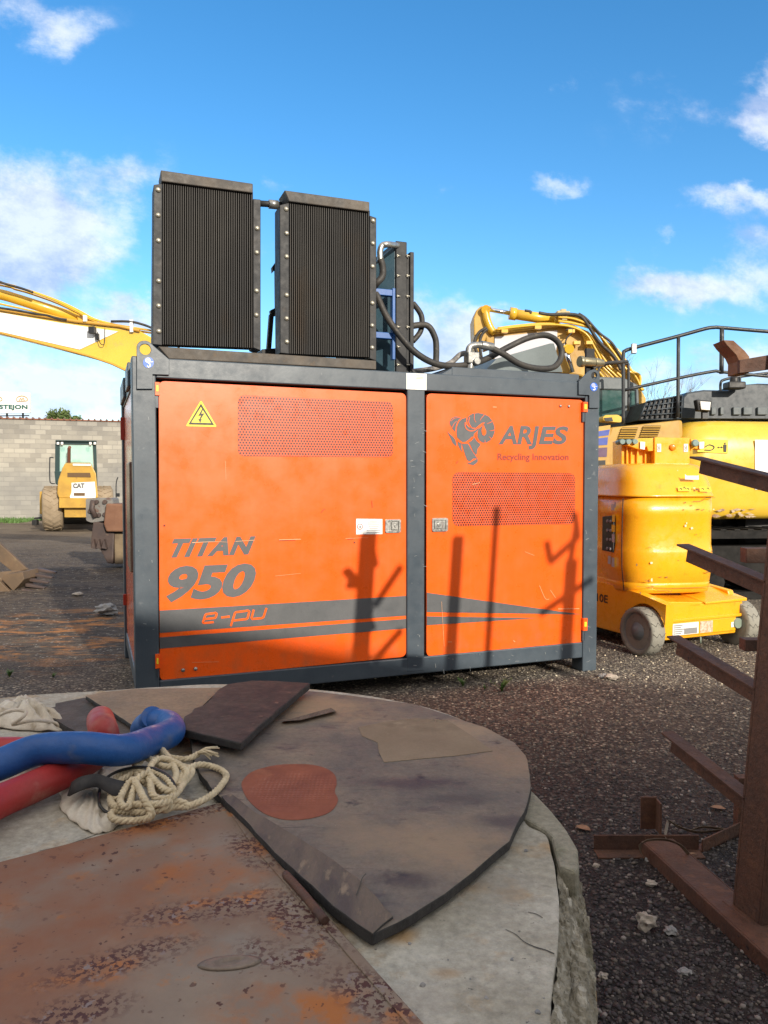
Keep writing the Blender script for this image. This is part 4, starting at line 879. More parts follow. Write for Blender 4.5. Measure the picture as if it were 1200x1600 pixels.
m = MB(); q = slabpoly([(600, 1191), (650, 1186), (710, 1181), (770, 1173), (735, 1148), (699, 1125), (650, 1122), (600, 1128), (560, 1136), (566, 1150), (590, 1160), (592, 1175)], ZS + .0335)
m.prism(q, (0, 0, -.001)); DUST_O = m.build('dust_film', mat('pale_dust', (.27, .205, .138), (.225, .165, .11), 4, rough=.9, c3=(.31, .24, .165), s3=9), matA)
n, l, b = nodes_of(DUST_O.data.materials[0]); ge = n.new('ShaderNodeNewGeometry'); sp = n.new('ShaderNodeSeparateXYZ'); l.new(ge.outputs['Position'], sp.inputs[0])
nd = n.new('ShaderNodeTexNoise'); nd.inputs['Scale'].default_value = 7; nd.inputs['Detail'].default_value = 6; l.new(ge.outputs['Position'], nd.inputs['Vector'])
a_ = n.new('ShaderNodeMath'); a_.operation = 'MULTIPLY_ADD'; l.new(nd.outputs['Fac'], a_.inputs[0]); a_.inputs[1].default_value = .5; l.new(sp.outputs[1], a_.inputs[2])
mr = n.new('ShaderNodeMapRange'); y1_ = G(680, 1120, ZS).y + .25; mr.inputs['From Min'].default_value = y1_ + .02; mr.inputs['From Max'].default_value = y1_ - .22; mr.inputs['To Max'].default_value = .85; l.new(a_.outputs[0], mr.inputs['Value']); l.new(mr.outputs[0], b.inputs['Alpha'])
m = MB(); fm = lambda x, y: G(x, y, ZS + .0395)
stroke(m, [(557, 1398), (562, 1385), (566, 1372), (572, 1365)], 1.6, fm); m.build('tear', CRK, matA, fix=False)
matpoly('rubber_mat', [(133, 1087), (160, 1081), (208, 1076), (346, 1074), (330, 1090), (308, 1112), (290, 1140), (262, 1150), (219, 1141), (176, 1112)], ZS + .052, .016, MATB, 'tan dusty mat at the back left beneath the dark mat', 'rubber mat', MG)
matpoly('rubber_mat', [(60, 1111), (86, 1104), (86, 1099), (133, 1090), (176, 1114), (215, 1141), (180, 1162), (131, 1149), (96, 1130)], ZS + .030, .026, dusty_rubber('brown_mat', (.105, .082, .066), (.065, .054, .046), (.04, .034, .030), 5, 9), 'small brown mat corner behind the upturned red hose end', 'rubber mat', MG)
matpoly('rubber_mat', [(287, 1119), (300, 1112), (304, 1106), (317, 1102), (330, 1090), (340, 1078), (354, 1069), (372, 1066), (392, 1063), (440, 1064), (485, 1067), (430, 1112), (375, 1160), (330, 1150), (288, 1140)], ZS + .080, .026, MATC, 'nearly black thick rubber mat lying on top near the container', 'rubber mat', MG, .005, 4, None, .005)
m = MB(); fk = lambda x, y: G(x, y, ZS + .0812)
for x, y in ((452, 1082), (432, 1098), (408, 1119), (396, 1131), (374, 1146)): disc(m, x, y, 3.2, 1.4, fk, 10)
m.build('bolt_hole', BLK, bpy.data.objects[[o.name for o in scene.objects if o.name.startswith('rubber_mat') and 'nearly black' in o.get('label', '')][0]], fix=False)
m = MB(); m.hexa(slabpoly([(441, 1127), (470, 1125), (525, 1111), (517, 1106)], ZS + .045), slabpoly([(441, 1127), (470, 1125), (525, 1111), (517, 1106)], ZS + .034))
tag(m.build('wood_sliver', mat('grey_wood', (.14, .11, .08), (.08, .06, .045), 30, rough=.8, stretch=(4, 1, 1)), None), 'thin splinter of brown wood lying on the fan shaped mat', 'wood splinter')
# --- rusty steel plate
def rust_plate_mat():
    m = bpy.data.materials.new('rusted_plate'); m.use_nodes = True; n, l, b = nodes_of(m)
    tc = n.new('ShaderNodeTexCoord')
    def noi(sc, det=8, ro=.6, off=0):
        mp = n.new('ShaderNodeMapping'); mp.inputs['Location'].default_value = (off, off, 0); l.new(tc.outputs['Object'], mp.inputs[0])
        x = n.new('ShaderNodeTexNoise'); x.inputs['Scale'].default_value = sc; x.inputs['Detail'].default_value = det; x.inputs['Roughness'].default_value = ro; l.new(mp.outputs[0], x.inputs['Vector']); return x.outputs['Fac']
    def rmp(f, a, bb):
        x = n.new('ShaderNodeMapRange'); x.inputs['From Min'].default_value = a; x.inputs['From Max'].default_value = bb; l.new(f, x.inputs['Value']); return x.outputs[0]
    def mixc(f, A, B):
        x = n.new('ShaderNodeMix'); x.data_type = 'RGBA'; l.new(f, x.inputs['Factor'])
        for s_, v in (('A', A), ('B', B)):
            if isinstance(v, tuple): x.inputs[s_].default_value = (*v, 1)
            else: l.new(v, x.inputs[s_])
        return x.outputs['Result']
    def mul(a, c):
        x = n.new('ShaderNodeMath'); x.operation = 'MULTIPLY'; l.new(a, x.inputs[0]); l.new(c, x.inputs[1]); return x.outputs[0]
    base = mixc(rmp(noi(2.6), .38, .60), (.185, .118, .078), (.21, .160, .118))
    base = mixc(rmp(noi(5, 9, .65, 4), .52, .64), base, (.24, .185, .135))        # greyer bare areas
    base = mixc(rmp(noi(3.2, 8, .6, 9), .53, .66), base, (.30, .105, .028))         # orange runs
    base = mixc(rmp(noi(11, 8, .6, 2), .60, .68), base, (.36, .14, .035))
    ge = n.new('ShaderNodeNewGeometry')
    def spot(px, py, rx, ry, rot=0):
        c = G(px, py, ZS + .016); mp = n.new('ShaderNodeMapping'); mp.vector_type = 'TEXTURE'; mp.inputs['Location'].default_value = c; mp.inputs['Rotation'].default_value = (0, 0, rot); mp.inputs['Scale'].default_value = (rx, ry, 1)
        l.new(ge.outputs['Position'], mp.inputs[0]); d = n.new('ShaderNodeVectorMath'); d.operation = 'LENGTH'; l.new(mp.outputs[0], d.inputs[0]); x = n.new('ShaderNodeMapRange'); x.interpolation_type = 'SMOOTHSTEP'; x.inputs['From Min'].default_value = 1.15; x.inputs['From Max'].default_value = .35; l.new(d.outputs['Value'], x.inputs['Value']); return x.outputs[0]
    def mx_(a, c):
        x = n.new('ShaderNodeMath'); x.operation = 'MAXIMUM'; l.new(a, x.inputs[0]); l.new(c, x.inputs[1]); return x.outputs[0]
    area = spot(255, 1282, .22, .045, .55)
    for q in ((340, 1262, .06, .04, 0), (395, 1330, .13, .05, -.9), (470, 1430, .16, .07, -.8), (330, 1420, .20, .05, .25), (190, 1500, .16, .05, .5), (440, 1490, .10, .05, -.3), (600, 1560, .14, .06, -.6), (120, 1580, .1, .05, .3)): area = mx_(area, spot(*q))
    area = mul(area, rmp(noi(9, 5, .6, 8), .30, .48))
    left = n.new('ShaderNodeClamp'); l.new(spot(-40, 1480, .38, .8, -.25), left.inputs[0])
    base = mixc(mul(left.outputs[0], rmp(noi(4, 6, .6, 6), .30, .60)), base, (.215, .088, .040))
    org = mul(mx_(spot(330, 1400, .16, .05, .3), mx_(spot(500, 1580, .2, .06, 0), spot(150, 1520, .2, .04, .2))), rmp(noi(13, 6, .6, 3), .46, .60)); base = mixc(org, base, (.34, .12, .028))
    grey = mul(mx_(spot(240, 1330, .22, .10, .3), spot(330, 1490, .18, .08, .2)), rmp(noi(5, 5, .55, 17), .40, .60)); base = mixc(grey, base, (.215, .185, .15))
    vo = n.new('ShaderNodeTexVoronoi'); vo.inputs['Scale'].default_value = 70; l.new(tc.outputs['Object'], vo.inputs['Vector'])
    pits = mul(rmp(noi(85, 4, .6, 5), .50, .53), area)
    base = mixc(pits, base, (.066, .022, .016))
    lone = mul(rmp(noi(55, 2, .5, 21), .67, .69), rmp(noi(5, 3, .5, 2), .3, .6)); base = mixc(lone, base, (.07, .026, .016))
    pale = mul(rmp(noi(55, 3, .6, 31), .60, .64), area); base = mixc(pale, base, (.21, .165, .15))
    l.new(base, b.inputs['Base Color']); b.inputs['Roughness'].default_value = .66; b.inputs['Specular IOR Level'].default_value = .45
    h = n.new('ShaderNodeMath'); h.operation = 'MULTIPLY_ADD'; l.new(pits, h.inputs[0]); h.inputs[1].default_value = -.8; l.new(noi(30, 8, .7), h.inputs[2])
    bp = n.new('ShaderNodeBump'); bp.inputs['Strength'].default_value = .45; bp.inputs['Distance'].default_value = .004; l.new(h.outputs[0], bp.inputs['Height']); l.new(bp.outputs[0], b.inputs['Normal'])
    return m
RUSTP = rust_plate_mat()
pp = slabpoly([(-160, 1392), (0, 1346), (140, 1309), (240, 1282), (327, 1258), (350, 1252), (358, 1256), (367, 1268), (408, 1316), (460, 1373), (513, 1432), (590, 1518), (665, 1601), (760, 1702), (800, 1748), (400, 1950), (-200, 1950)], ZS + .016)
m = MB(); m.prism(pp, (0, 0, -.012)); plate = m.build('rusty_steel_plate', RUSTP, None, bevel=.003)
tag(plate, 'rusty brown pitted steel plate lying at the bottom left of the slab', 'steel plate')
m = MB(); fs_ = slabpoly([(352, 1257), (366, 1270), (408, 1318), (513, 1434), (590, 1520), (664, 1603), (640, 1603), (572, 1524), (500, 1440), (395, 1322)], ZS + .0195); m.prism(fs_, (0, 0, -.0035)); m.build('edge_strip', RUSTP, plate, bevel=.0015)
m = MB(); c = G(350, 1505, ZS + .016); rings = []
for r, z in ((1.0, .0006), (.75, .003), (.5, .0035), (.28, -.0005), (.06, -.002)):
    rings.append([c + Vector((.055 * r * math.cos(a) + .01, .022 * r * math.sin(a) + .006 * math.cos(a), z)) for a in [2*math.pi*k/20 for k in range(20)]])
m.loft(rings, True); m.build('dent', mat('dent_metal', (.205, .160, .122), (.155, .115, .085), 22, rough=.6, grain=.2), plate)
RUST = mat('dark_rust_steel', (.105, .046, .026), (.068, .033, .022), 5, rough=.7, c3=(.14, .062, .032), s3=13, t3=.57, w3=.15, c4=(.03, .018, .016), s4=40, t4=.66, w4=.05, bump=.5, bscale=60, grain=.3, gscale=45)
m = MB(); m.tube(catmull([G(446, 1366, ZS + .026), G(475, 1398, ZS + .027), G(508, 1439, ZS + .026)], 4), .0085, 10); m.build('rust_bar', RUST, None)
tag(bpy.data.objects['rust_bar'], 'short dark rusty steel bar at the right edge of the plate', 'steel bar')
# --- rubber hoses
HB = mat('blue_hose_rubber', (.005, .066, .25), (.008, .082, .30), 6, rough=.50, c3=(.09, .12, .20), s3=7, t3=.62, w3=.15, c4=(.24, .20, .16), s4=16, t4=.74, w4=.08, rvar=.15, coat=0, bump=.25, bscale=34)
HR = mat('red_hose_rubber', (.36, .022, .022), (.30, .030, .026), 6, rough=.52, c3=(.30, .12, .09), s3=7, t3=.58, w3=.15, rvar=.15, bump=.08, bscale=24)
def bighose(name, pts, r, mt, label, inner=True):
    path = catmull([G(*p) for p in pts], 10); m = MB(); m.tube(path, r, 28, caps=False)
    K = len(path)
    for e, d in ((0, 1), (K - 1, -1)):
        t = (path[e + d] - path[e]).normalized(); u = t.orthogonal().normalized(); w = t.cross(u); rr = [(r, 0), (r * .97, -.003), (r * .86, -.003), (r * .84, 0), (r * .84, .12)]
        m.cur = 0
        m.loft([[path[e] + t * h + (u * math.cos(2*math.pi*k/28) + w * math.sin(2*math.pi*k/28)) * q for k in range(28)] for q, h in rr], True)
    o = m.build(name, [mt], None, fix=True); tag(o, label, 'hose', 'thick rubber hoses on the slab'); return o
hr = .0425
bighose('rubber_hose', [(-120, 1232, ZS + .10), (-50, 1210, ZS + .10), (0, 1194, ZS + .105), (58, 1172, ZS + .125), (125, 1168, ZS + .135), (190, 1172, ZS + .12), (235, 1158, ZS + .095), (266, 1145, ZS + .085), (263, 1132, ZS + .085), (245, 1129, ZS + .08), (230, 1133, ZS + .06), (224, 1140, ZS + .035)], hr, HB, 'blue bent rubber hose lying across the red ones')
bighose('rubber_hose', [(-110, 1318, ZS + .055), (-40, 1275, ZS + .055), (0, 1252, ZS + .055), (60, 1226, ZS + .055), (112, 1202, ZS + .055), (146, 1182, ZS + .055), (162, 1165, ZS + .07), (164, 1150, ZS + .10), (161, 1139, ZS + .122), (158, 1130, ZS + .122), (157, 1124, ZS + .105)], hr * .97, HR, 'long red rubber hose passing under the blue one with its end turned up')
bighose('rubber_hose', [(-160, 1190, ZS + .055), (-60, 1176, ZS + .055), (20, 1172, ZS + .055), (70, 1176, ZS + .052)], hr * .9, HR, 'short red rubber hose just showing behind the blue hose at the left edge')
# --- cloths
CLOTH = mat('dirty_white_cloth', (.62, .57, .48), (.50, .44, .35), 10, rough=.9, c3=(.34, .28, .20), s3=18, t3=.6, w3=.12, bump=.5, bscale=140)
def cloth(name, px, z, h, seed, label, cat, folds=9):
    out = catmull(slabpoly(px, z), 6, True); n_ = len(out); c = sum(out, Vector((0, 0, 0))) / n_; rings = []
    for j in range(15):
        t_ = j / 14; ring = []
        for i, p in enumerate(out):
            a = 2*math.pi*i/n_; q = c.lerp(p, max(.02, t_)); rdg = 1 - abs(noise.noise(Vector((math.cos(a)*2.2 + seed, math.sin(a)*2.2, t_*1.3)))) * 2.2
            zz = h * (1 - t_ ** 2.5) * (.45 + .5 * max(0, rdg)) + .010 * math.sin(a * folds + t_ * 5 + seed) * t_ * (1.05 - t_ * .5) + .006 * noise.noise(q * 40)
            ring.append(Vector((q.x + .012*noise.noise(q*18), q.y + .012*noise.noise(q*18 + Vector((9, 9, 9))), z + .004 + max(0, zz))))
        rings.append(ring)
    m = MB(); m.loft(rings[::-1], False); m.f.append([14*n_ + k for k in range(n_)]); m.m.append(0); m.sm.append(True)
    o = m.build(name, CLOTH, None); sd_ = o.modifiers.new('thick', 'SOLIDIFY'); sd_.thickness = .004; tag(o, label, cat); return o
cloth('white_cloth', [(90, 1250), (94, 1228), (112, 1216), (135, 1212), (165, 1204), (196, 1198), (215, 1230), (222, 1260), (200, 1286), (165, 1302), (140, 1301), (110, 1285), (95, 1268)], ZS, .024, 3, 'crumpled white towel under the coiled rope', 'towel', 17)
rag = cloth('white_rag', [(-25, 1126), (2, 1112), (20, 1103), (42, 1101), (55, 1108), (66, 1118), (84, 1130), (108, 1139), (86, 1145), (50, 1144), (0, 1140), (-25, 1140)], ZS, .075, 8, 'crumpled white rag near the back left edge of the slab', 'rag', 6)
# --- rope
ROPE = mat('cream_rope', (.66, .56, .38), (.52, .43, .28), 30, rough=.85, c3=(.24, .19, .12), s3=12, t3=.62, w3=.12, bump=.4, bscale=260)
def twisted(mb, path, R_, strands=3, pitch=.042):
    K = len(path); acc = 0; up = None; fr_ = []
    for i, p in enumerate(path):
        t = (path[min(i+1, K-1)] - path[max(i-1, 0)]).normalized()
        if up is None: up = Vector((0, 0, 1))
        a = t.cross(up)
        if a.length < 1e-3: a = t.orthogonal()
        a.normalize(); up = a.cross(t).normalized()
        if i: acc += (p - path[i-1]).length
        fr_.append((p, a, up.copy(), acc))
    for s_ in range(strands):
        pts = []
        for p, a, u, L in fr_:
            th = 2*math.pi*(L / pitch + s_/strands); pts.append(p + (a*math.cos(th) + u*math.sin(th)) * R_ * .5)
        mb.tube(pts, R_ * .56, 6)
def resample(path, step):
    out = [path[0]]; acc = 0
    for i in range(1, len(path)):
        seg = (path[i] - path[i-1]).length
        if seg < 1e-6: continue
        while acc + seg >= step:
            t_ = (step - acc) / seg; q = path[i-1].lerp(path[i], t_); out.append(q); path[i-1] = q; seg = (path[i] - q).length; acc = 0
            if seg < 1e-9: break
        acc += seg
    return out
cr = lambda x, y: (x / 2.4, 1040 + y / 2.4)
random.seed(5)
rp_ = [(745, 330, .05), (700, 350, .05), (640, 345, .05), (560, 320, .05), (515, 350, .05), (510, 400, .05), (545, 440, .05), (600, 470, .05), (640, 450, .06), (660, 400, .06), (620, 330, .07), (575, 292, .06), (525, 310, .06), (505, 360, .06), (520, 430, .05),
       (480, 480, .04), (430, 500, .03), (415, 460, .03), (450, 410, .04), (520, 395, .06), (560, 430, .07), (570, 480, .07), (600, 500, .06), (650, 490, .06), (690, 440, .05), (720, 400, .04), (700, 380, .05), (650, 380, .06), (600, 375, .06), (540, 345, .06), (500, 400, .05),
       (440, 440, .04), (415, 500, .03), (440, 530, .03), (520, 520, .05), (590, 520, .06), (640, 510, .05), (600, 540, .04), (520, 550, .03), (440, 545, .02), (415, 560, .02), (440, 580, .02), (520, 580, .02), (570, 560, .04), (540, 500, .07), (500, 430, .07), (470, 460, .06), (450, 510, .05), (480, 530, .05), (500, 470, .06), (520, 420, .08), (580, 400, .08), (630, 430, .08), (650, 470, .07), (610, 460, .07), (560, 400, .08),
       (590, 350, .08), (650, 360, .07), (700, 400, .06), (670, 450, .05), (690, 400, .05), (740, 372, .045), (800, 380, .035), (845, 405, .035), (840, 435, .035), (800, 480, .03), (750, 510, .03), (700, 528, .025), (650, 530, .03), (610, 545, .03), (640, 510, .045), (690, 515, .035), (710, 535, .02)]
path = catmull([G(*cr(x, y), ZS + .014 + z_ * .85) for x, y, z_ in rp_], 12); path = resample(path, .006)
m = MB(); twisted(m, path, .0092); rope = m.build('coiled_rope', ROPE, None, fix=False); tag(rope, 'tangled coil of cream twisted rope on the towel beside the blue hose', 'rope')
m = MB(); e = G(*cr(745, 330), ZS + .06)
for k in range(26):
    a = -.6 + 1.6 * random.random(); L = .03 + .035 * random.random(); q = e + Vector((math.cos(a) * L, math.sin(a) * L * .9, -.02 * random.random() + .01)); m.tube([e + Vector((-.012, 0, 0)), e.lerp(q, .5) + Vector((0, 0, .008)), q], .0022, 5)
m.build('frayed_end', ROPE, rope)
m = MB(); pr = catmull([G(x, y, z_) for x, y, z_ in ((-10, 1122, ZS+.06), (18, 1110, ZS+.09), (40, 1112, ZS+.09), (34, 1122, ZS+.08), (20, 1132, ZS+.05), (50, 1126, ZS+.06), (80, 1128, ZS+.03), (95, 1134, ZS+.015), (104, 1139, ZS+.012))], 6)
m.tube(pr, .006, 7); m.build('cord', CLOTH, rag)
m = MB(); ring = [(155, 1240, .03), (160, 1222, .045), (180, 1207, .06), (210, 1199, .075), (240, 1201, .09), (262, 1212, .09), (273, 1228, .08), (272, 1242, .05)]
m.tube(catmull([G(a, b_, ZS + c_) for a, b_, c_ in ring + []], 8), .004, 7); m.tube(catmull([G(a, b_, ZS + c_) for a, b_, c_ in ((155, 1240, .03), (155, 1255, .03), (162, 1266, .02), (175, 1272, .02))], 8), .004, 7)
tag(m.build('black_cable', BLK, None), 'thin black cable looped over the coiled rope', 'cable')
m = MB(); sp2 = catmull([G(114, 1228, ZS+.05), G(128, 1220, ZS+.07), G(150, 1216, ZS+.075), G(172, 1222, ZS+.07), G(195, 1228, ZS+.06)], 6); vs = []
for i, p in enumerate(sp2): wv = .024 + .010*math.sin(i*.35); vs += [p + Vector((0, -wv, -.018)), p + Vector((0, 0, .006)), p + Vector((0, wv, -.016))]
m.smooth = True; m.add(vs, [(3*i+k, 3*i+k+1, 3*i+k+4, 3*i+k+3) for i in range(len(sp2)-1) for k in range(2)]); o = m.build('black_strap', mat('black_webbing', (.02, .02, .022), (.035, .033, .032), 30, rough=.8), None, fix=False)
sd_ = o.modifiers.new('thick', 'SOLIDIFY'); sd_.thickness = .006; tag(o, 'short black strap end lying on the white towel', 'strap')
# ================================================================== RUSTY CANTILEVER RACK
dA = Vector((-.313, 1, .212)).normalized(); dh = Vector((dA.x, dA.y, 0)).normalized(); tl = math.asin(dA.z)
pA = (-math.sin(tl) * dh + Vector((0, 0, math.cos(tl)))).normalized(); wA = dA.cross(pA).normalized()
pP = Vector((.075, 0, 1)).normalized(); wP = Vector((.962, .273, 0)).normalized(); dP = pP.cross(wP).normalized()
B0 = G(1144, 1412, .065)
def proj(p):
    r = p - CAM; cx = r.x; cy = r.y * SP_ + r.z * CP; cz = r.y * CP - r.z * SP_; return 600 + FPX * cx / cz, 800 - FPX * cy / cz
rack = thing('steel_rack', (B0.x, B0.y, 0), 'dark rusty steel cantilever rack with sloping angle iron arms at the right edge', 'steel rack')
def Mx(o, a, b_, c): return Matrix(((a.x, b_.x, c.x, o.x), (a.y, b_.y, c.y, o.y), (a.z, b_.z, c.z, o.z), (0, 0, 0, 1)))
def post(Bp, H, wd=.15, dp=.14):
    m = MB(); M_ = Mx(Bp, wP, dP, pP); t_ = .012
    m.box((0, -dp, 0), (wd, -dp + t_, H), M_); m.box((0, -t_, 0), (wd, 0, H), M_); m.box((.0, -dp + t_, 0), (t_, -t_, H), M_)
    m.box((-.02, -dp - .03, -.012), (wd + .02, .03, 0), M_)
    return m.build('post', RUST, rack, bevel=.003)
def arm(Bp, h, L, off=-.004, sz=.062):
    m = MB(); M_ = Mx(Bp + pP * h, wA, dA, pA); t_ = .008
    m.box((off, -.01, -t_), (off + sz, L, 0), M_); m.box((off + .016, -.01, -sz), (off + .016 + t_, L - .05, -t_), M_); return m.build('arm', RUST, rack, bevel=.0015)
post(B0, 2.40, .115)
for tip in ((1078, 712), (1058, 850), (1043, 995), (1035, 1143)):
    best = None
    for i in range(261):
        h = i * .01; b_ = B0 + pP * h
        for j in range(4, 100):
            q = proj(b_ + dA * (j * .01)); e = (q[0] - tip[0]) ** 2 + (q[1] - tip[1]) ** 2
            if best is None or e < best[0]: best = (e, h, j * .01)
    print('arm', tip, best); arm(B0, best[1], best[2])
# far stubs seen behind the post
for x0, x1, y0, y1 in ((1167, 1230, 857, 880), (1165, 1230, 1000, 1018)):
    a = P(x0, y0, 3.18); c = P(x1, y1, 3.18); m = MB(); m.box((a.x, 3.18, c.z), (c.x, 3.24, a.z)); m.build('arm', RUST, rack, bevel=.002)
# base
m = MB(); fa = G(1020, 1312, .062); fb = fa + Vector((.30, -1.75, 0)); dd = (fb - fa).normalized(); ww = Vector((-dd.y, dd.x, 0)) * -1
if ww.x < 0: ww = -ww
M_ = Mx(Vector((fa.x, fa.y, 0)), ww, dd, Vector((0, 0, 1))); L_ = (fb - fa).length
m.box((-.055, 0, .0), (-.047, L_, .062), M_); m.box((.085, 0, .0), (.093, L_, .062), M_); m.box((-.047, 0, .054), (.085, L_, .062), M_); m.build('base_beam', RUST, rack, bevel=.004)
a = G(928, 1330); c = G(1092, 1330); m = MB(); m.box((a.x, a.y, .0), (c.x, a.y + .008, .07)); m.box((a.x, a.y - .07, .0), (c.x, a.y, .008)); m.build('cross_bar', RUST, rack, bevel=.002)
a = G(1002, 1318); m = MB(); m.box((a.x, a.y + .01, .06), (a.x + .072, a.y + .018, .205)); m.box((a.x + .064, a.y - .05, .06), (a.x + .072, a.y + .01, .20)); m.build('upright_stub', RUST, rack, bevel=.002)
a = G(1098, 1334); c = G(1160, 1304); m = MB(); v_ = (c - a); n_ = Vector((-v_.y, v_.x, 0)).normalized() * .05
m.hexa([a, c, c + n_, a + n_], [p + Vector((0, 0, .01)) for p in (a, c, c + n_, a + n_)]); m.hexa([a, c, c + n_*.15, a + n_*.15], [p + Vector((0, 0, .06)) for p in (a, c, c + n_*.15, a + n_*.15)])
m.box((c.x - .02, c.y, 0), (c.x + .04, c.y + .05, .26)); m.build('foot_bracket', RUST, rack, bevel=.002)
# upper bracket
g4 = lambda x, y: (720 + x / 2.5, 450 + y / 2.5)
BR = mat('orange_brown_rust', (.20, .095, .045), (.14, .062, .032), 8, rough=.7, bump=.2)
m = MB(); m.prism([P(*g4(x, y), 2.75) for x, y in ((1025, 203), (1066, 205), (1110, 245), (1128, 268), (1126, 333), (1086, 333), (1087, 285), (1076, 262), (1040, 224))], (0, .09, 0)); m.build('bracket', BR, rack, bevel=.002)
m = MB(); q = [P(*g4(x, y), 2.73) for x, y in ((1090, 281), (1200, 262), (1240, 256), (1240, 312), (1200, 318), (1128, 328), (1090, 331))]; m.prism(q, (0, .02, 0)); m.build('top_rail', RUST, rack, bevel=.002)
# further posts of the same rack, to the right of the picture; the low sun throws their shadows on the doors
def back_to(px, py, Yp):
    r = TC @ S(px, py, 0); k = -1 / 1; h = Vector((-ldir.x, -ldir.y, -ldir.z)); return r + h * ((Yp - r.y) / h.y)
def ppost(px, ytop, Yp=2.72, wd=.12, dp=.05):
    t_ = back_to(px, ytop, Yp); H = t_.z / pP.z; b_ = t_ - pP * H; post(b_, H, wd, dp); return b_, H
b_, H = ppost(712, 835, 2.72, .09, .09)
b_, H = ppost(775, 790, 2.72, .055, .04)
b_, H = ppost(889, 872, 2.72, .11, .09); 
m = MB()
def sbar(pts, w, Yp=2.68):
    for i in range(len(pts) - 1):
        a, c = back_to(*pts[i], Yp), back_to(*pts[i+1], Yp); m.cyl(a, c, w, n=6)
sbar([(857, 845), (863, 877), (906, 838), (901, 800)], .032); sbar([(903, 822), (894, 876)], .03); sbar([(848, 958), (925, 905)], .032); sbar([(628, 885), (588, 945)], .03); sbar([(578, 850), (585, 885)], .05); sbar([(574, 960), (582, 985)], .045); sbar([(628, 985), (588, 1030)], .03)
m.build('brace', RUST, rack)
# strapping bands on the ground
m = MB(); f = mat('tan_strapping', (.20, .15, .10), (.13, .09, .06), 12, rough=.6)
def band(pts, w=.012):
    q = catmull([G(x, y, z_) for x, y, z_ in pts], 6); vs = []
    for i, p in enumerate(q):
        t_ = (q[min(i+1, len(q)-1)] - q[max(i-1, 0)]).normalized(); s_ = t_.cross(Vector((0, 0, 1))).normalized(); vs += [p - s_*w*.4 - Vector((0, 0, w*.6)), p + s_*w*.4 + Vector((0, 0, w*.6))]
    m.add(vs, [(2*i, 2*i+1, 2*i+3, 2*i+2) for i in range(len(q)-1)])
band([(1003, 1335, .03), (1000, 1322, .09), (1012, 1313, .115), (1040, 1312, .115), (1062, 1320, .112), (1076, 1335, .06)]); band([(1045, 1282, .05), (1066, 1294, .03), (1095, 1300, .02), (1145, 1294, .02)]); band([(1078, 1298, .02), (1100, 1292, .03), (1140, 1297, .01)]); band([(1044, 1283, .05), (1040, 1305, .06), (1046, 1320, .05)])
o = m.build('strapping_band', f, None, fix=False); sd_ = o.modifiers.new('thick', 'SOLIDIFY'); sd_.thickness = .0012; tag(o, 'loose tan strapping band tangled around the rusty base beam', 'strapping')
# ================================================================== BACKGROUND
YEL = mat('machine_yellow', (.66, .40, .035), (.60, .35, .03), 2, rough=.35, c3=(.36, .22, .06), s3=7, t3=.64, w3=.12, coat=.2, c4=(.14, .08, .04), s4=22, t4=.735, w4=.03)
YPALE = mat('faded_yellow', (.68, .45, .045), (.62, .39, .035), 1.2, rough=.3, c3=(.50, .34, .08), s3=4, t3=.62, w3=.15, coat=.3)
YTAN = mat('dusty_yellow', (.50, .30, .05), (.40, .235, .045), 3, rough=.5, c3=(.25, .15, .05), s3=9, t3=.62, w3=.12)
AMB = mat('lift_orange_yellow', (.80, .365, .010), (.84, .40, .012), 2.5, rough=.30, coat=.35, c3=(.66, .26, .01), s3=8, t3=.62, w3=.15, c4=(.55, .45, .33), s4=26, t4=.76, w4=.015, bump=.12, bscale=55)
GLASS = mat('dark_green_glass', (.025, .07, .065), (.05, .12, .11), 2, rough=.08, spec=.8, coat=.8)
GLASSD = mat('dark_glass', (.012, .02, .022), rough=.06, spec=.8, coat=.8)
PANEL = mat('pale_grey_boom_panel', (.48, .48, .52), (.55, .55, .58), 2, rough=.4)
WPANEL = mat('white_boom_panel', (.82, .82, .80), (.76, .76, .75), 2, rough=.35)
RAILM = mat('black_rail', (.014, .018, .022), (.03, .033, .036), 9, rough=.45)
HOOD = mat('blue_black_hood', (.020, .031, .043), (.033, .046, .058), 3, rough=.45, c3=(.12, .12, .11), s3=9, t3=.63, w3=.1)
TYRE = mat('grey_tyre', (.20, .195, .17), (.26, .25, .21), 6, rough=.85, c3=(.12, .12, .11), s3=16, t3=.58, w3=.1, bump=.3, bscale=60)
TYREB = mat('muddy_tyre', (.22, .17, .11), (.28, .22, .15), 3, rough=.9, bump=.4, bscale=8)
RIMM = mat('grey_rim', (.17, .19, .20), (.22, .24, .25), 6, rough=.5)
CHROME = mat('chrome_rod', (.62, .65, .70), rough=.12, metal=1.0, rvar=.03)
DXY = 0.0
def pprism(mb, px, Y, th, z_ref=None): mb.prism([P(x, y, Y) for x, y in px], (DXY * th, th, 0))
def ptube(mb, px, Y, r, n=8, per=6): mb.tube(catmull([P(p[0], p[1], p[2] if len(p) > 2 else Y) for p in px], per), r, n)
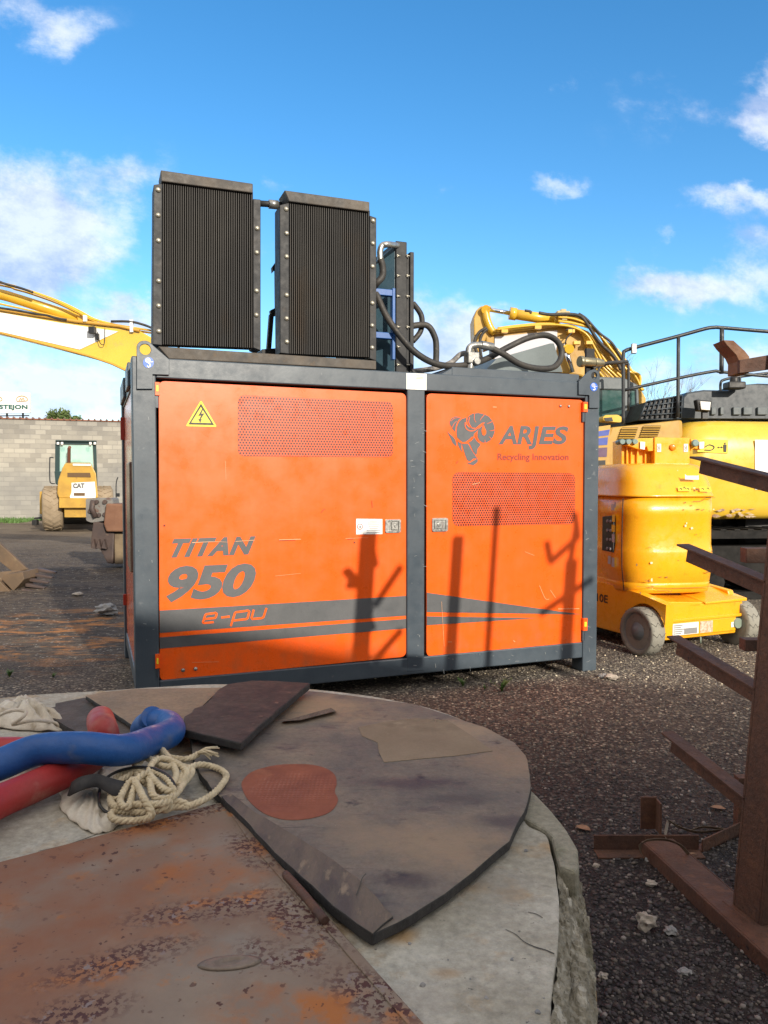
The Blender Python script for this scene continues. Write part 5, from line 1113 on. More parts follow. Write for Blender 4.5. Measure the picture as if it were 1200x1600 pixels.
# ---------------------------------------------------------------- block wall
wa = Vector((-16.48, 32.4, 0)); wb = Vector((-11.88, 34.04, 0)); wd = (wb - wa).normalized(); wn_ = Vector((-wd.y, wd.x, 0))
w0 = wa - wd * 16; wl_ = 36.0
def block_mat():
    m = bpy.data.materials.new('concrete_blocks'); m.use_nodes = True; n, l, b = nodes_of(m)
    tc = n.new('ShaderNodeTexCoord'); mp = n.new('ShaderNodeMapping'); mp.inputs['Rotation'].default_value = (0, 0, -math.atan2(wd.y, wd.x)); l.new(tc.outputs['Object'], mp.inputs[0])
    sp = n.new('ShaderNodeSeparateXYZ'); l.new(mp.outputs[0], sp.inputs[0]); cb = n.new('ShaderNodeCombineXYZ'); l.new(sp.outputs[0], cb.inputs[0]); l.new(sp.outputs[2], cb.inputs[1])
    br = n.new('ShaderNodeTexBrick'); br.inputs['Scale'].default_value = 1; br.inputs['Brick Width'].default_value = .42; br.inputs['Row Height'].default_value = .205; br.inputs['Mortar Size'].default_value = .011
    br.inputs['Color1'].default_value = (.345, .33, .29, 1); br.inputs['Color2'].default_value = (.21, .20, .18, 1); br.inputs['Mortar'].default_value = (.26, .25, .23, 1); br.inputs['Bias'].default_value = -.1; l.new(cb.outputs[0], br.inputs['Vector'])
    no = n.new('ShaderNodeTexNoise'); no.inputs['Scale'].default_value = .55; no.inputs['Detail'].default_value = 6; l.new(cb.outputs[0], no.inputs['Vector'])
    x = n.new('ShaderNodeMix'); x.data_type = 'RGBA'; mr = n.new('ShaderNodeMapRange'); mr.inputs['From Min'].default_value = 2.6; mr.inputs['From Max'].default_value = 1.9; l.new(sp.outputs[2], mr.inputs['Value'])
    mu = n.new('ShaderNodeMath'); mu.operation = 'MULTIPLY'; mu.inputs[1].default_value = .62; l.new(mr.outputs[0], mu.inputs[0]); l.new(mu.outputs[0], x.inputs['Factor']); l.new(br.outputs['Color'], x.inputs['A']); x.inputs['B'].default_value = (.265, .262, .245, 1)
    y = n.new('ShaderNodeMix'); y.data_type = 'RGBA'; y.blend_type = 'MULTIPLY'; y.inputs['Factor'].default_value = .7; l.new(x.outputs['Result'], y.inputs['A'])
    cr = n.new('ShaderNodeValToRGB'); cr.color_ramp.elements[0].color = (.7, .7, .72, 1); cr.color_ramp.elements[1].color = (1.15, 1.12, 1.06, 1); cr.color_ramp.elements[0].position = .35; cr.color_ramp.elements[1].position = .65; l.new(no.outputs['Fac'], cr.inputs['Fac']); l.new(cr.outputs[0], y.inputs['B'])
    l.new(y.outputs['Result'], b.inputs['Base Color']); b.inputs['Roughness'].default_value = .9
    bp = n.new('ShaderNodeBump'); bp.inputs['Strength'].default_value = .6; bp.inputs['Distance'].default_value = .02; bp.invert = True; l.new(br.outputs['Fac'], bp.inputs['Height']); l.new(bp.outputs[0], b.inputs['Normal']); return m
wall = thing('block_wall', (w0.x, w0.y, 0), 'long grey concrete block wall with a red tile coping at the back left', 'wall')
MW = Mx(w0, wd, wn_, Vector((0, 0, 1)))
m = MB(); m.box((0, 0, -.3), (wl_, .2, 4.32), MW); m.build('block_face', block_mat(), wall)
m = MB(); m.box((0, -.06, 4.325), (wl_, .3, 4.37), MW)
m.cur = 1
for k in range(int(wl_ / .25)):
    c = MW @ Vector((k * .25 + .1, -.1, 4.385)); m.cyl(c, c + wn_ * .5, .045, n=8)
m.build('tile_coping', [mat('coping_orange', (.25, .10, .055), rough=.8), mat('coping_tile', (.11, .065, .055), (.17, .085, .06), 6, rough=.8)], wall)
# ---------------------------------------------------------------- billboard behind the wall
bsg = thing('billboard', P(-30, 660, 35.4), 'white company billboard with green letters on posts behind the block wall', 'billboard')
fb_ = lambda x, y: P(x, y, 35.37)
m = MB(); pprism(m, [(-110, 609), (46.5, 613.5), (46.5, 645), (-110, 647)], 35.4, .15); m.build('sign_panel', WHITE, bsg, bevel=.02)
m = MB(); text_on(m, 'STEJON', [(-1, 632), (43, 632.5), (43, 641), (-1, 641)], fb_, 0, .04, 1.05); m.cur = 1
for cx, rx in ((34, 8), (-6, 8)):
    stroke(m, [(cx - rx, 626), (cx - rx*.9, 621), (cx, 618.5), (cx + rx*.9, 621), (cx + rx, 626), (cx - rx, 627)], 1.3, fb_); stroke(m, [(cx - 4, 626), (cx - 2, 622), (cx, 625), (cx + 2, 621.5), (cx + 4, 626)], 1.2, fb_)
m.build('lettering', [mat('sign_green', (.02, .10, .085), rough=.5), mat('sign_brown', (.40, .27, .13), rough=.5)], bsg, fix=False)
m = MB()
for x in (10, 35, -40, -80): pprism(m, [(x - .7, 640), (x + .7, 640), (x + .7, 770), (x - .7, 770)], 35.7, .12)
pprism(m, [(-110, 650.5), (45, 648.5), (45, 650), (-110, 652)], 35.65, .05); m.build('sign_post', RAILM, bsg)
# ---------------------------------------------------------------- trees
LEAFG = mat('tree_leaf', (.05, .085, .02), (.09, .13, .03), 3, rough=.6); BARK = mat('bark', (.10, .08, .06), (.16, .14, .11), 8, rough=.9)
def leafy(name, base, top, rad, n_, label, seed, leaf=.12):
    random.seed(seed); r_t = thing(name, base, label, 'tree')
    m = MB(); H = top.z - base.z; m.tube([base, base.lerp(top, .5) + Vector((.1, 0, 0)), top - Vector((0, 0, rad * .3))], [.16, .11, .04], 8)
    cl = []
    for k in range(14):
        c = top + Vector((random.uniform(-1, 1) * rad.real, random.uniform(-.8, .8) * rad, random.uniform(-.9, .15) * rad)); cl.append(c); m.tube([base.lerp(top, .55), c.lerp(base.lerp(top, .6), .4), c], [.05, .03, .01], 5)
    m.build('trunk', BARK, r_t); m = MB()
    for k in range(n_):
        c = random.choice(cl) + Vector((random.gauss(0, .3), random.gauss(0, .3), random.gauss(0, .25))) * rad; u = Vector((random.gauss(0, 1), random.gauss(0, 1), random.gauss(0, 1))).normalized(); w = u.orthogonal().normalized(); s_ = leaf * random.uniform(.6, 1.3)
        m.add([c - u * s_, c + w * s_ * .5, c + u * s_, c - w * s_ * .5], [(0, 1, 2, 3)])
    m.build('crown', LEAFG, r_t, fix=False)
t_ = P(94, 650, 42); leafy('green_tree', Vector((t_.x, 42, 0)), t_, .5, 2600, 'small green tree top showing above the block wall', 3, .09)
t_ = P(111, 655, 43.5); leafy('green_tree', Vector((t_.x, 43.5, 0)), t_, .35, 900, 'tiny green tree top just right of the larger one above the wall', 4, .08)
def bare(base, H, label, seed):
    random.seed(seed); m = MB()
    def br(p, d, L, r, dep):
        q = p + d * L; mid = p.lerp(q, .5) + Vector((random.gauss(0, .04), 0, random.gauss(0, .03))) * L; m.tube([p, mid, q], [r, r * .8, r * .6], 5, False)
        if dep:
            for k in range(3 if dep > 1 else 4):
                a = Vector((random.gauss(0, .42), random.gauss(0, .42), random.uniform(.0, .3))); br(p.lerp(q, random.uniform(.55, 1)), (d + a).normalized(), L * random.uniform(.6, .8), r * .55, dep - 1)
    r_t = thing('bare_tree', base, label, 'tree'); br(base, Vector((0, 0, 1)), H * .38, .06, 5); m.build('trunk', mat('twig_bark', (.20, .15, .12), (.14, .11, .09), 5, rough=.9), r_t)
for (px, Y, H, s_, lb_) in ((1018, 31, 7.2, 3, 'leafless winter tree standing behind the cab of the right excavator'), (1046, 34.5, 6.9, 5, 'leafless winter tree behind the guard rail, right of the other bare tree')):
    q = P(px, 700, Y); bare(Vector((q.x, Y, 0)), H, lb_, s_)
# ---------------------------------------------------------------- grass at the wall foot
random.seed(11); m = MB()
for k in range(2600):
    u = random.random(); x = random.uniform(-19.5, -14.6) ; y = 32.15 + (x + 16.5) * .357 - random.random() ** 1.5 * 2.4 - .2; h = random.uniform(.06, .26) * (1.6 if x < -16.3 else .8); a = random.random() * 3.14
    c, s_ = math.cos(a) * .03, math.sin(a) * .03; z = gz(x, y) - .02; m.add([(x - c, y - s_, z), (x + c, y + s_, z), (x + random.gauss(0, .06), y + random.gauss(0, .06), z + h)], [(0, 1, 2)])
tag(m.build('grass', WEED, None, fix=False), 'patch of green grass at the foot of the block wall', 'grass', None, 'stuff')
# ---------------------------------------------------------------- road roller
g8 = lambda x, y: (x / 4.615, 600 + y / 4.615)
YR = 25.4; DXY = -.40
rol = thing('road_roller', P(120, 828, YR), 'yellow road roller seen from behind in front of the block wall', 'road roller')
AXR = Vector((.93, .37, 0)).normalized()
def tyre(px, Y, wid, rad, mt, rim, par, lug=True):
    c = P(px, 794, Y); c.z = rad; m = MB(); n_ = 44; hw = wid / 2
    m.lathe([(rad*.62, -hw*.96), (rad*.86, -hw), (rad*.97, -hw*.86), (rad, -hw*.6), (rad, hw*.6), (rad*.97, hw*.86), (rad*.86, hw), (rad*.62, hw*.96)], c, AXR, 40)
    if lug:
        for k in range(22):
            for sg in (-1, 1):
                a = 2*math.pi*(k + (.5 if sg > 0 else 0))/22; Mr = Matrix.Translation(c) @ Matrix.Rotation(math.atan2(AXR.y, AXR.x), 4, 'Z') @ Matrix.Rotation(a, 4, 'X') @ Matrix.Translation((sg*hw*.42, 0, rad)) @ Matrix.Rotation(sg*.6, 4, 'Z'); m.cbox((0, 0, 0), (hw*.8, .07, .035), Mr)
    t_ = m.build('tyre', mt, par); m = MB(); m.lathe([(.01, -hw*.5), (rad*.6, -hw*.5), (rad*.63, -hw*.9), (rad*.63, hw*.9), (rad*.6, hw*.5), (.01, hw*.5)], c, AXR, 28); m.build('rim', rim, t_)
tyre(83, YR, .64, .735, TYREB, YTAN, rol); tyre(161, YR, .64, .735, TYREB, YTAN, rol)
m = MB(); fr_ = [g8(*p) for p in ((470, 572), (655, 576), (692, 645), (708, 822), (425, 822), (412, 790), (418, 700), (450, 605))]
a = [P(x, y, YR - .75) for x, y in fr_]; cx = sum(a, Vector((0, 0, 0))) / 8; m.loft([a, [p + Vector((DXY*.6, .6, .02)) for p in a], [p + Vector((DXY*2, 2.0, .12)) for p in a]], True); m.sm = [False] * len(m.sm)
hood = m.build('hood', YTAN, rol, bevel=.03)
m = MB(); fh = lambda x, y: P(x / 4.615, 600 + y / 4.615, YR - .765); fh2 = lambda x, y: P(x / 4.615, 600 + y / 4.615, YR - .78)
flat(m, [(486, 640), (650, 640), (655, 673), (486, 671)], fh); flat(m, [(532, 785), (612, 785), (612, 806), (532, 806)], fh2); m.cur = 1; flat(m, [(516, 712), (684, 704), (692, 800), (688, 822), (508, 826), (504, 812), (516, 780)], fh)  # white label patch also paints in the glare on the hood
flat(m, [(525, 574), (655, 576), (655, 590), (525, 588)], fh2)
m.cur = 2; text_on(m, 'CAT', [(526, 716), (610, 714), (610, 750), (526, 752)], fh2, 0, .06, 1.0); m.build('badge_and_glare', [mat('slot_brown', (.12, .07, .03), rough=.7), WHITE, mat('badge_grey', (.14, .14, .14), rough=.6)], hood, fix=False)
m = MB(); pprism(m, [g8(*p) for p in ((425, 822), (706, 822), (706, 893), (425, 893))], YR - .9, .5); pprism(m, [g8(*p) for p in ((462, 893), (655, 893), (640, 962), (465, 962))], YR - .7, .6); pprism(m, [g8(*p) for p in ((286, 775), (304, 775), (304, 940), (286, 935))], YR + .3, 2.2); pprism(m, [g8(*p) for p in ((400, 850), (700, 850), (700, 930), (400, 930))], YR + .1, 3)
m.build('chassis', YTAN, rol, bevel=.02)
m = MB()
for q in (((400, 408), (697, 412), (697, 438), (400, 436)), ((398, 430), (432, 430), (430, 640), (396, 640)), ((668, 430), (694, 430), (704, 740), (686, 740))): pprism(m, [g8(*p) for p in q], YR + .6, .12); pprism(m, [g8(*p) for p in q], YR + 2.0, .12)
pprism(m, [g8(*p) for p in ((400, 404), (697, 408), (697, 416), (400, 412))], YR + .5, 1.75); pprism(m, [g8(*p) for p in ((392, 630), (440, 630), (425, 735), (400, 720))], YR + .4, 1.7)
cab = m.build('cab', mat('green_black_frame', (.02, .045, .045), rough=.5), rol, bevel=.01)
m = MB(); pprism(m, [g8(*p) for p in ((432, 438), (668, 440), (672, 640), (430, 640))], YR + .65, .01); 
gm = bpy.data.materials.new('pale_green_cab_glass'); gm.use_nodes = True; n_, l_, b_ = nodes_of(gm); b_.inputs['Base Color'].default_value = (.45, .75, .68, 1); b_.inputs['Roughness'].default_value = .08; b_.inputs['Alpha'].default_value = .47
m.build('window', gm, cab)
m = MB()
for x in (418, 447, 652, 684): pprism(m, [g8(x - 9, 419), g8(x + 9, 419), g8(x + 9, 437), g8(x - 9, 437)], YR + .48, .1)
m.build('headlight', WHITE, cab, bevel=.01)
m = MB()
for x in (452, 632): pprism(m, [g8(x - 14, 456), g8(x + 16, 456), g8(x + 16, 488), g8(x - 14, 488)], YR + .7, .1)
pprism(m, [g8(*p) for p in ((510, 555), (530, 546), (580, 548), (592, 575), (508, 575))], YR + .9, .4); m.build('seat', BLK, cab, bevel=.02)
m = MB(); m.tube([P(*g8(497, 575), YR + .2), P(*g8(498, 465), YR + .2), P(*g8(503, 455), YR + .15)], .055, 10); m.build('exhaust', mat('rusty_exhaust', (.15, .06, .04), rough=.8), rol)
m = MB(); ptube(m, [g8(385, 532), g8(366, 530), g8(359, 545), g8(359, 690), g8(372, 716), g8(395, 718)], YR + .5, .02, 6, 4); m.build('handrail', RAILM, rol)
m = MB(); c = P(*g8(245, 985), YR + 3.4); m.lathe([(.6, -.95), (.66, -.95), (.66, .95), (.6, .95)], (P(120, 800, YR).x + DXY*3.7, YR + 3.7, .66), AXR, 36); m.build('drum', mat('drum_steel', (.12, .11, .10), rough=.5, metal=.5), rol)
m = MB(); c = P(*g8(245, 985), YR + .2); m.box((c.x - .08, c.y, .15), (c.x + .08, c.y + .2, .33)); pprism(m, [g8(245, 965), g8(310, 955), g8(310, 972), g8(245, 976)], YR + .3, .1); m.build('step', BLK, rol, bevel=.01)
m = MB(); ptube(m, [g8(838, 860), g8(838, 720), g8(850, 672)], 30, .022, 6, 4); m.cbox(P(*g8(850, 800), 30), (.12, .1, .14)); q = P(*g8(838, 860), 30); m.cyl(Vector((q.x, q.y, 0)), q, .022, n=6)
tag(m.build('marker_rod', RAILM, None), 'thin dark bent rod standing before the wall right of the roller', 'rod')
DXY = 0.0
# ---------------------------------------------------------------- rusty grab attachment beside the unit
at_ = thing('steel_attachment', P(165, 884, 14.35), 'rusty grey and brown demolition attachment lying in the mud left of the container', 'machine attachment')
YA = 14.2
GP = mat('scuffed_grey_steel', (.14, .135, .13), (.20, .19, .175), 5, rough=.6, c3=(.12, .06, .04), s3=9, t3=.58, w3=.1); BP_ = mat('brown_rust_plate', (.19, .095, .055), (.15, .07, .04), 4, rough=.75, bump=.2)
DK = mat('dark_brown_steel', (.05, .036, .034), (.075, .05, .042), 4, rough=.6, c3=(.12, .08, .06), s3=9, t3=.6, w3=.1)
m = MB(); pprism(m, rp([g8(618, 824), g8(808, 822), g8(815, 870), g8(760, 900), g8(760, 985), g8(660, 1000), g8(620, 985)], 3), YA, .35); m.build('head_plate', GP, at_, bevel=.02)
m = MB()
for x, y in ((655, 915), (716, 945), (760, 940), (700, 850), (760, 850)): q = P(*g8(x, y), YA); m.cyl(q + Vector((0, -.05, 0)), q, .04, n=8)
m.tube([P(*g8(672, 838), YA - .06), P(*g8(664, 900), YA - .06), P(*g8(690, 960), YA - .06)], .05, 8); m.build('bolt', DK, at_)
m = MB(); pprism(m, [g8(*p) for p in ((762, 862), (1000, 868), (1000, 1066), (765, 1066), (745, 1010))], YA - .12, .6); m.build('side_block', BP_, at_, bevel=.03)
m = MB(); pprism(m, [g8(*p) for p in ((672, 985), (760, 1010), (765, 1070), (825, 1072), (820, 1160), (812, 1300), (770, 1290), (720, 1190), (690, 1180), (652, 1186), (655, 1120))], YA + .0, .5); m.build('jaw', DK, at_, bevel=.02)
m = MB()
for k in range(3): pprism(m, [g8(*p) for p in ((655 + k*38, 1184), (672 + k*38, 1120), (690 + k*38, 1190))], YA - .1, .1)
m.build('tooth', DK, at_)
m = MB(); pprism(m, [g8(*p) for p in ((822, 1072), (1000, 1072), (1000, 1290), (825, 1300))], YA + .03, .8); m.build('rear_block', mat('beige_dirty', (.20, .15, .09), (.13, .095, .06), 4, rough=.8), at_, bevel=.02)
# ---------------------------------------------------------------- excavator parts
def tracks(par, O, ang, L=3.9, gauge=2.3, wd_=.55, H=.9, tm=None):
    ca, sa = math.cos(ang), math.sin(ang); M_ = Mx(O, Vector((ca, sa, 0)), Vector((-sa, ca, 0)), Vector((0, 0, 1)))
    for sg in (-1, 1):
        m = MB(); r = H / 2; prof = [Vector(((L/2 - r) + r*math.cos(a), 0, r + r*math.sin(a))) for a in [(-90 + 180*k/10)*math.pi/180 for k in range(11)]] + [Vector((-(L/2 - r) + r*math.cos(a), 0, r + r*math.sin(a))) for a in [(90 + 180*k/10)*math.pi/180 for k in range(11)]]
        y0 = sg*gauge/2 - wd_/2; c0 = Vector((0, 0, r)); m.prism([M_ @ (p + Vector((0, y0, 0))) for p in prof], M_.to_3x3() @ Vector((0, wd_, 0)), [[M_ @ (c0 + Vector(((p.x) * (1 - .14 / (L / 2)), 0, (p.z - r) * (1 - .11 / r))) + Vector((0, y0, 0))) for p in prof]])
        for k in range(7): c = M_ @ Vector((-L/2 + r + (L - 2*r)*k/6, y0 + .04, .24)); m.cyl(c, c + M_.to_3x3() @ Vector((0, wd_ - .08, 0)), .12, n=14)
        for x in (-L/2 + r, L/2 - r): c = M_ @ Vector((x, y0 + .05, r)); m.cyl(c, c + M_.to_3x3() @ Vector((0, wd_ - .1, 0)), r * .74, n=22); m.cyl(c - M_.to_3x3() @ Vector((0, .03, 0)), c, r * .3, n=16)
        m.box((-L/2 + r, y0 + .12, .3), (L/2 - r, y0 + wd_ - .12, H - .22), M_)
        for k in range(18):
            x = -L/2 + r + (L - 2*r)*k/17
            for z in (0, H): m.box((x - .04, y0, z - .012 if z else -.012), (x + .04, y0 + wd_, z + .02), M_)
        m.build('track', tm or DK, par)
def excavator_left():
    e = thing('excavator', (.2, 12.4, 0), 'yellow excavator behind the container, its white panelled boom reaching left over the wall', 'excavator', 'yellow crawler excavators')
    tracks(e, Vector((.2, 12.65, 0)), 0)
    m = MB(); m.box((-.9, 11.45, .95), (2.4, 13.95, 1.75)); body = m.build('body', YTAN, e, bevel=.08)
    m = MB(); m.box((.4, 13.05, 1.75), (2.2, 13.85, 2.3)); m.build('engine_cover', YTAN, e, bevel=.06)
    m = MB(); m.box((-.85, 11.5, 1.75), (.25, 12.25, 2.6)); c_ = m.build('cab', HOOD, e, bevel=.06)
    m = MB(); m.box((-.865, 11.65, 1.9), (-.855, 12.1, 2.45)); m.box((-.7, 11.485, 1.9), (.1, 11.495, 2.45)); m.build('window', GLASSD, c_)
    Y = 12.35; g1 = lambda x, y: P((x / 3.2), (400 + y / 3.2), Y)
    up = [(-560, 200), (-200, 235), (0, 268), (380, 328), (600, 352), (700, 375), (800, 430), (1000, 620), (1250, 900)]; lo = [(1150, 980), (900, 760), (760, 640), (700, 610), (640, 578), (560, 540), (450, 502), (300, 462), (0, 385), (-200, 340), (-560, 290)]
    m = MB(); m.prism([g1(*p) for p in up + lo], (0, .5, 0)); boom = m.build('boom', YPALE, e, bevel=.02)
    m = MB(); pnl = [(-500, 215), (-200, 248), (0, 283), (300, 335), (592, 378), (400, 468), (300, 446), (0, 378), (-500, 290)]; q = [g1(*p) + Vector((0, -.012, 0)) for p in pnl]; m.prism(q, (0, .01, 0)); m.build('side_panel', WPANEL, boom)
    m = MB(); q = [g1(*p) + Vector((0, -.02, 0)) for p in up[1:6]]; m.tube(q, .03, 6); q = [g1(*p) + Vector((0, -.02, 0)) for p in lo[3:]]; m.tube(q, .02, 6); m.build('weld_rib', mat('edge_yellow', (.50, .27, .04), rough=.5), boom)
    m = MB(); m.tube([g1(-500, 60) + Vector((0, .25, 0)), g1(0, 182) + Vector((0, .25, 0)), g1(375, 300) + Vector((0, .25, 0))], .088, 14); m.build('cylinder', YEL, boom)
    m = MB(); m.prism([g1(*p) + Vector((0, .12, 0)) for p in ((368, 296), (395, 278), (470, 318), (470, 345), (380, 332))], (0, .26, 0)); m.build('cylinder_mount', YEL, boom, bevel=.015)
    m = MB()
    for k, (dy, yy_) in enumerate(((0, .02), (9, .10), (-8, .2))):
        q = [(-400, 60), (0, 132), (60, 150), (120, 166), (220, 200), (300, 232), (380, 272), (450, 310), (540, 335), (620, 350), (760, 372)]; m.tube(catmull([g1(x, y + dy) + Vector((0, yy_, 0)) for x, y in q], 4), .017, 6)
    q = [(-400, 150), (0, 240), (100, 262), (230, 292), (330, 318), (430, 335), (600, 348)]; m.tube(catmull([g1(x, y) + Vector((0, -.02, 0)) for x, y in q], 4), .017, 6); m.build('pipe', YEL, boom)
    m = MB()
    for q in ([(0, 262), (90, 275), (180, 292), (240, 300), (300, 316), (340, 322)], [(560, 330), (640, 330), (700, 340), (780, 372), (900, 460)], [(0, 130), (40, 145), (110, 164), (170, 185)]): m.tube(catmull([g1(x, y) + Vector((0, -.04, 0)) for x, y in q], 4), .021, 6)
    m.build('hose', RUBBER, boom)
    m = MB(); c = g1(474, 378) + Vector((0, -.1, 0)); m.cbox(c, (.10, .10, .11)); m.cbox(c + Vector((.06, .05, -.09)), (.05, .06, .1)); m.tube(catmull([c + Vector((.08, 0, -.02)), c + Vector((.12, 0, -.2)), c + Vector((.17, .05, -.2)), c + Vector((.17, .08, .05))], 5), .008, 5); m.build('work_light', BLK, boom, bevel=.015)
    m = MB(); m.cbox(g1(662, 352) + Vector((0, -.03, 0)), (.05, .05, .2)); m.cbox(g1(432, 316) + Vector((0, -.05, 0)), (.05, .05, .1)); m.build('hose_clamp', WHITE, boom)
    # arm and bucket
    m = MB(); a0 = g1(-480, 230); bk = G(-30, 905); m.prism([a0 + Vector((-.5, 0, .5)), a0 + Vector((.25, 0, .2)), Vector((-7.9, a0.y, 1.0)), Vector((-8.4, a0.y, .9))], (0, .4, 0)); m.build('arm', YPALE, e, bevel=.03)
    gb = lambda x, y: P(x / 5, 820 + y / 5, 11.7)
    BK = mat('worn_bucket_steel', (.14, .09, .052), (.10, .068, .042), 4, rough=.7, c3=(.17, .12, .07), s3=9, t3=.58, w3=.12)
    m = MB(); m.prism([gb(*p) for p in ((-400, -80), (-40, 110), (0, 150), (215, 348), (100, 370), (0, 290), (-400, 100))], (0, .06, 0)); m.prism([gb(*p) + Vector((0, -.5, 0)) for p in ((-400, 60), (0, 292), (110, 395), (200, 485), (20, 520), (0, 505), (-400, 420))], (0, .06, 0))
    m.hexa([gb(-400, 380) + Vector((0, -.45, 0)), gb(20, 505) + Vector((0, -.45, 0)), gb(270, 480), gb(215, 350) + Vector((0, .05, 0))], [gb(-400, 400) + Vector((0, -.45, 0)), gb(20, 518) + Vector((0, -.45, 0)), gb(270, 500), gb(215, 368) + Vector((0, .05, 0))])
    m.prism([gb(*p) + Vector((0, -.4, 0)) for p in ((205, 355), (270, 345), (285, 400), (240, 450), (200, 490), (110, 395), (130, 365))], (0, .5, 0))
    bk_ = m.build('bucket', BK, e, bevel=.012)
    for k in range(5):
        m = MB(); y0 = 345 + k*31; yo = .1 - k*.13; a_ = [gb(265, y0) + Vector((0, yo, 0)), gb(265, y0 + 26) + Vector((0, yo, 0))]; z_ = [gb(415, y0 + 30) + Vector((0, yo, 0)), gb(408, y0 + 44) + Vector((0, yo, 0))]
        m.hexa([a_[0], a_[1], a_[1] + Vector((0, .1, 0)), a_[0] + Vector((0, .1, 0))], [z_[0], z_[1], z_[1] + Vector((0, .07, 0)), z_[0] + Vector((0, .07, 0))]); m.build('tooth', DK, bk_, bevel=.008)
    return e
excavator_left()
def excavator_right():
    Y = 10.35
    e = thing('excavator', P(1080, 930, 11.2), 'yellow excavator with black railings and rounded counterweight parked at the right behind the mast lift', 'excavator', 'yellow crawler excavators')
    tracks(e, Vector((4.9, 11.8, 0)), .12, 4.3, 2.5, .6, .95, mat('shade_black', (.008, .008, .008), (.018, .017, .016), 5, rough=.75, spec=.2))  # track black stands in for the shade under the machine
    m = MB(); m.box((3.6, 11.1, .6), (6.3, 12.8, 1.0)); m.lathe([(.7, 0), (.7, .25)], (4.9, 11.8, .95), (0, 0, 1), 24); m.build('undercarriage', BLK, e, bevel=.03)  # undercarriage blackened to paint in the same shade
    # counterweight: rounded in plan
    a = P(1066, 812, Y); b_ = P(1066, 655, Y); z0, z1 = a.z, b_.z; x0 = a.x; x1 = x0 + 2.75
    def plan(ins): return roundpoly([(x0 + ins, Y + ins, 0), (x1 - ins, Y + ins + .35, 0), (x1 - ins, Y + 1.5, 0), (x0 + ins, Y + 1.3, 0)], .42, 8)
    rings = [[Vector((p.x, p.y, z)) for p in plan(i)] for z, i in ((z0, .10), (z0 + .06, .03), (z0 + .2, 0), (z0 + .7, 0), (z1 - .42, .0), (z1 - .25, .03), (z1 - .10, .09), (z1 - .02, .17), (z1, .25))]
    m = MB(); m.loft(rings); cw = m.build('counterweight', YPALE, e)
    m = MB(); fy = lambda x, y: P(x, y, Y - .02 + max(0, (x - 1066)) * .00125)
    flat(m, [(1180, 687), (1230, 688), (1230, 766), (1180, 765)], fy); m.build('number_plate', WHITE, cw, fix=False)
    m = MB(); flat(m, [(1090, 686), (1137.5, 687.5), (1137.5, 708.5), (1090, 706)], fy); m.cur = 1
    fy2 = lambda x, y: P(x, y, Y - .03 + max(0, (x - 1066)) * .00125)
    stroke(m, [(1100, 700), (1108, 695), (1116, 698), (1112, 703), (1101, 703)], 1.6, fy2); stroke(m, [(1122, 699), (1128, 699)], .8, fy2); flat(m, [(1121, 699), (1123.5, 697), (1123.5, 701)], fy2); flat(m, [(1129.5, 699), (1127, 697), (1127, 701)], fy2)
    disc(m, 1133, 692.5, 1.3, 1.3, fy2); flat(m, [(1130.5, 694.5), (1135.5, 694.5), (1135, 706), (1131, 706)], fy2); m.build('warning_sticker', [YSTICK, BLK], cw, fix=False)
    m = MB(); random.seed(2); f3 = lambda x, y: P(x, y, Y - .015 + max(0, (x - 1066)) * .00125)
    for k in range(26):
        x = random.uniform(1100, 1172); y = random.uniform(795, 808); w = random.uniform(4, 16); flat(m, [(x, y), (x + w*.5, y - random.uniform(.5, 2.5)), (x + w, y), (x + w*.4, y + random.uniform(.5, 2.5))], lambda a_, b__: f3(a_, b__) + Vector((0, -.0004 * k, 0)))
    m.build('scrape', mat('scrape_rust', (.22, .11, .06), (.45, .36, .24), 9, rough=.8), cw, fix=False)
    # main house with vents
    m = MB(); hs_ = [P(x, y, Y + .25) for x, y in ((952, 668), (1068, 655.5), (1072, 775), (948, 778), (944, 690))]; m.prism(hs_, (0, 2.2, 0)); house = m.build('body', YTAN, e, bevel=.05)
    fv = lambda x, y: P(x, y, Y + .235); fv2 = lambda x, y: P(x, y, Y + .21)
    for (X0, X1, y0, y1, sk) in ((966, 997, 668, 686, 6), (1000, 1033, 665, 683, 6), (962, 975, 699, 722, 0)):
        m = MB(); q = [fv(X0 + sk, y0), fv(X1, y0), fv(X1 - sk, y1), fv(X0, y1)]; m.add([p + Vector((0, -.004, 0)) for p in q], [(0, 1, 2, 3)]); m.cur = 1
        for k in range(5):
            u = (k + .2) / 5; u2 = (k + .75) / 5; yy0 = y0 + (y1 - y0)*u; yy1 = y0 + (y1 - y0)*u2; m.add([fv(X0 + sk*(1-u), yy0), fv(X1 - sk*u, yy0), fv2(X1 - sk*u2, yy1), fv2(X0 + sk*(1-u2), yy1)], [(0, 1, 2, 3)])
        m.build('vent', [mat('vent_dark', (.08, .05, .02), rough=.8), YTAN], house, fix=False)
    m = MB(); fs2 = lambda x, y: P(x, y, Y + .20)
    flat(m, [(934, 674), (953, 671), (951, 680), (934, 682)], fs2); flat(m, [(934, 685), (950, 683), (949, 695), (934, 696)], fs2); m.cur = 1; flat(m, [(934, 700), (949, 699), (948, 714), (934, 714)], fs2)
    m.cur = 2; flat(m, [(925, 720), (946, 719), (946, 765), (925, 766)], fs2); m.cur = 3; text_on(m, '0', [(935.5, 740), (941, 740), (940, 756), (934.5, 756)], lambda x, y: P(x, y, Y + .185), .2, .03); m.cur = 4
    q = [P(x, y, Y + .205) for x, y in ((925, 668), (954, 664), (950, 770), (925, 772))]; m.prism(q, (0, .2, 0)); m.build('side_decal', [mat('blue_decal', (.04, .07, .32), rough=.4), mat('purple_decal', (.10, .05, .10), rough=.4), BLK, WHITE, YTAN], house, fix=False)
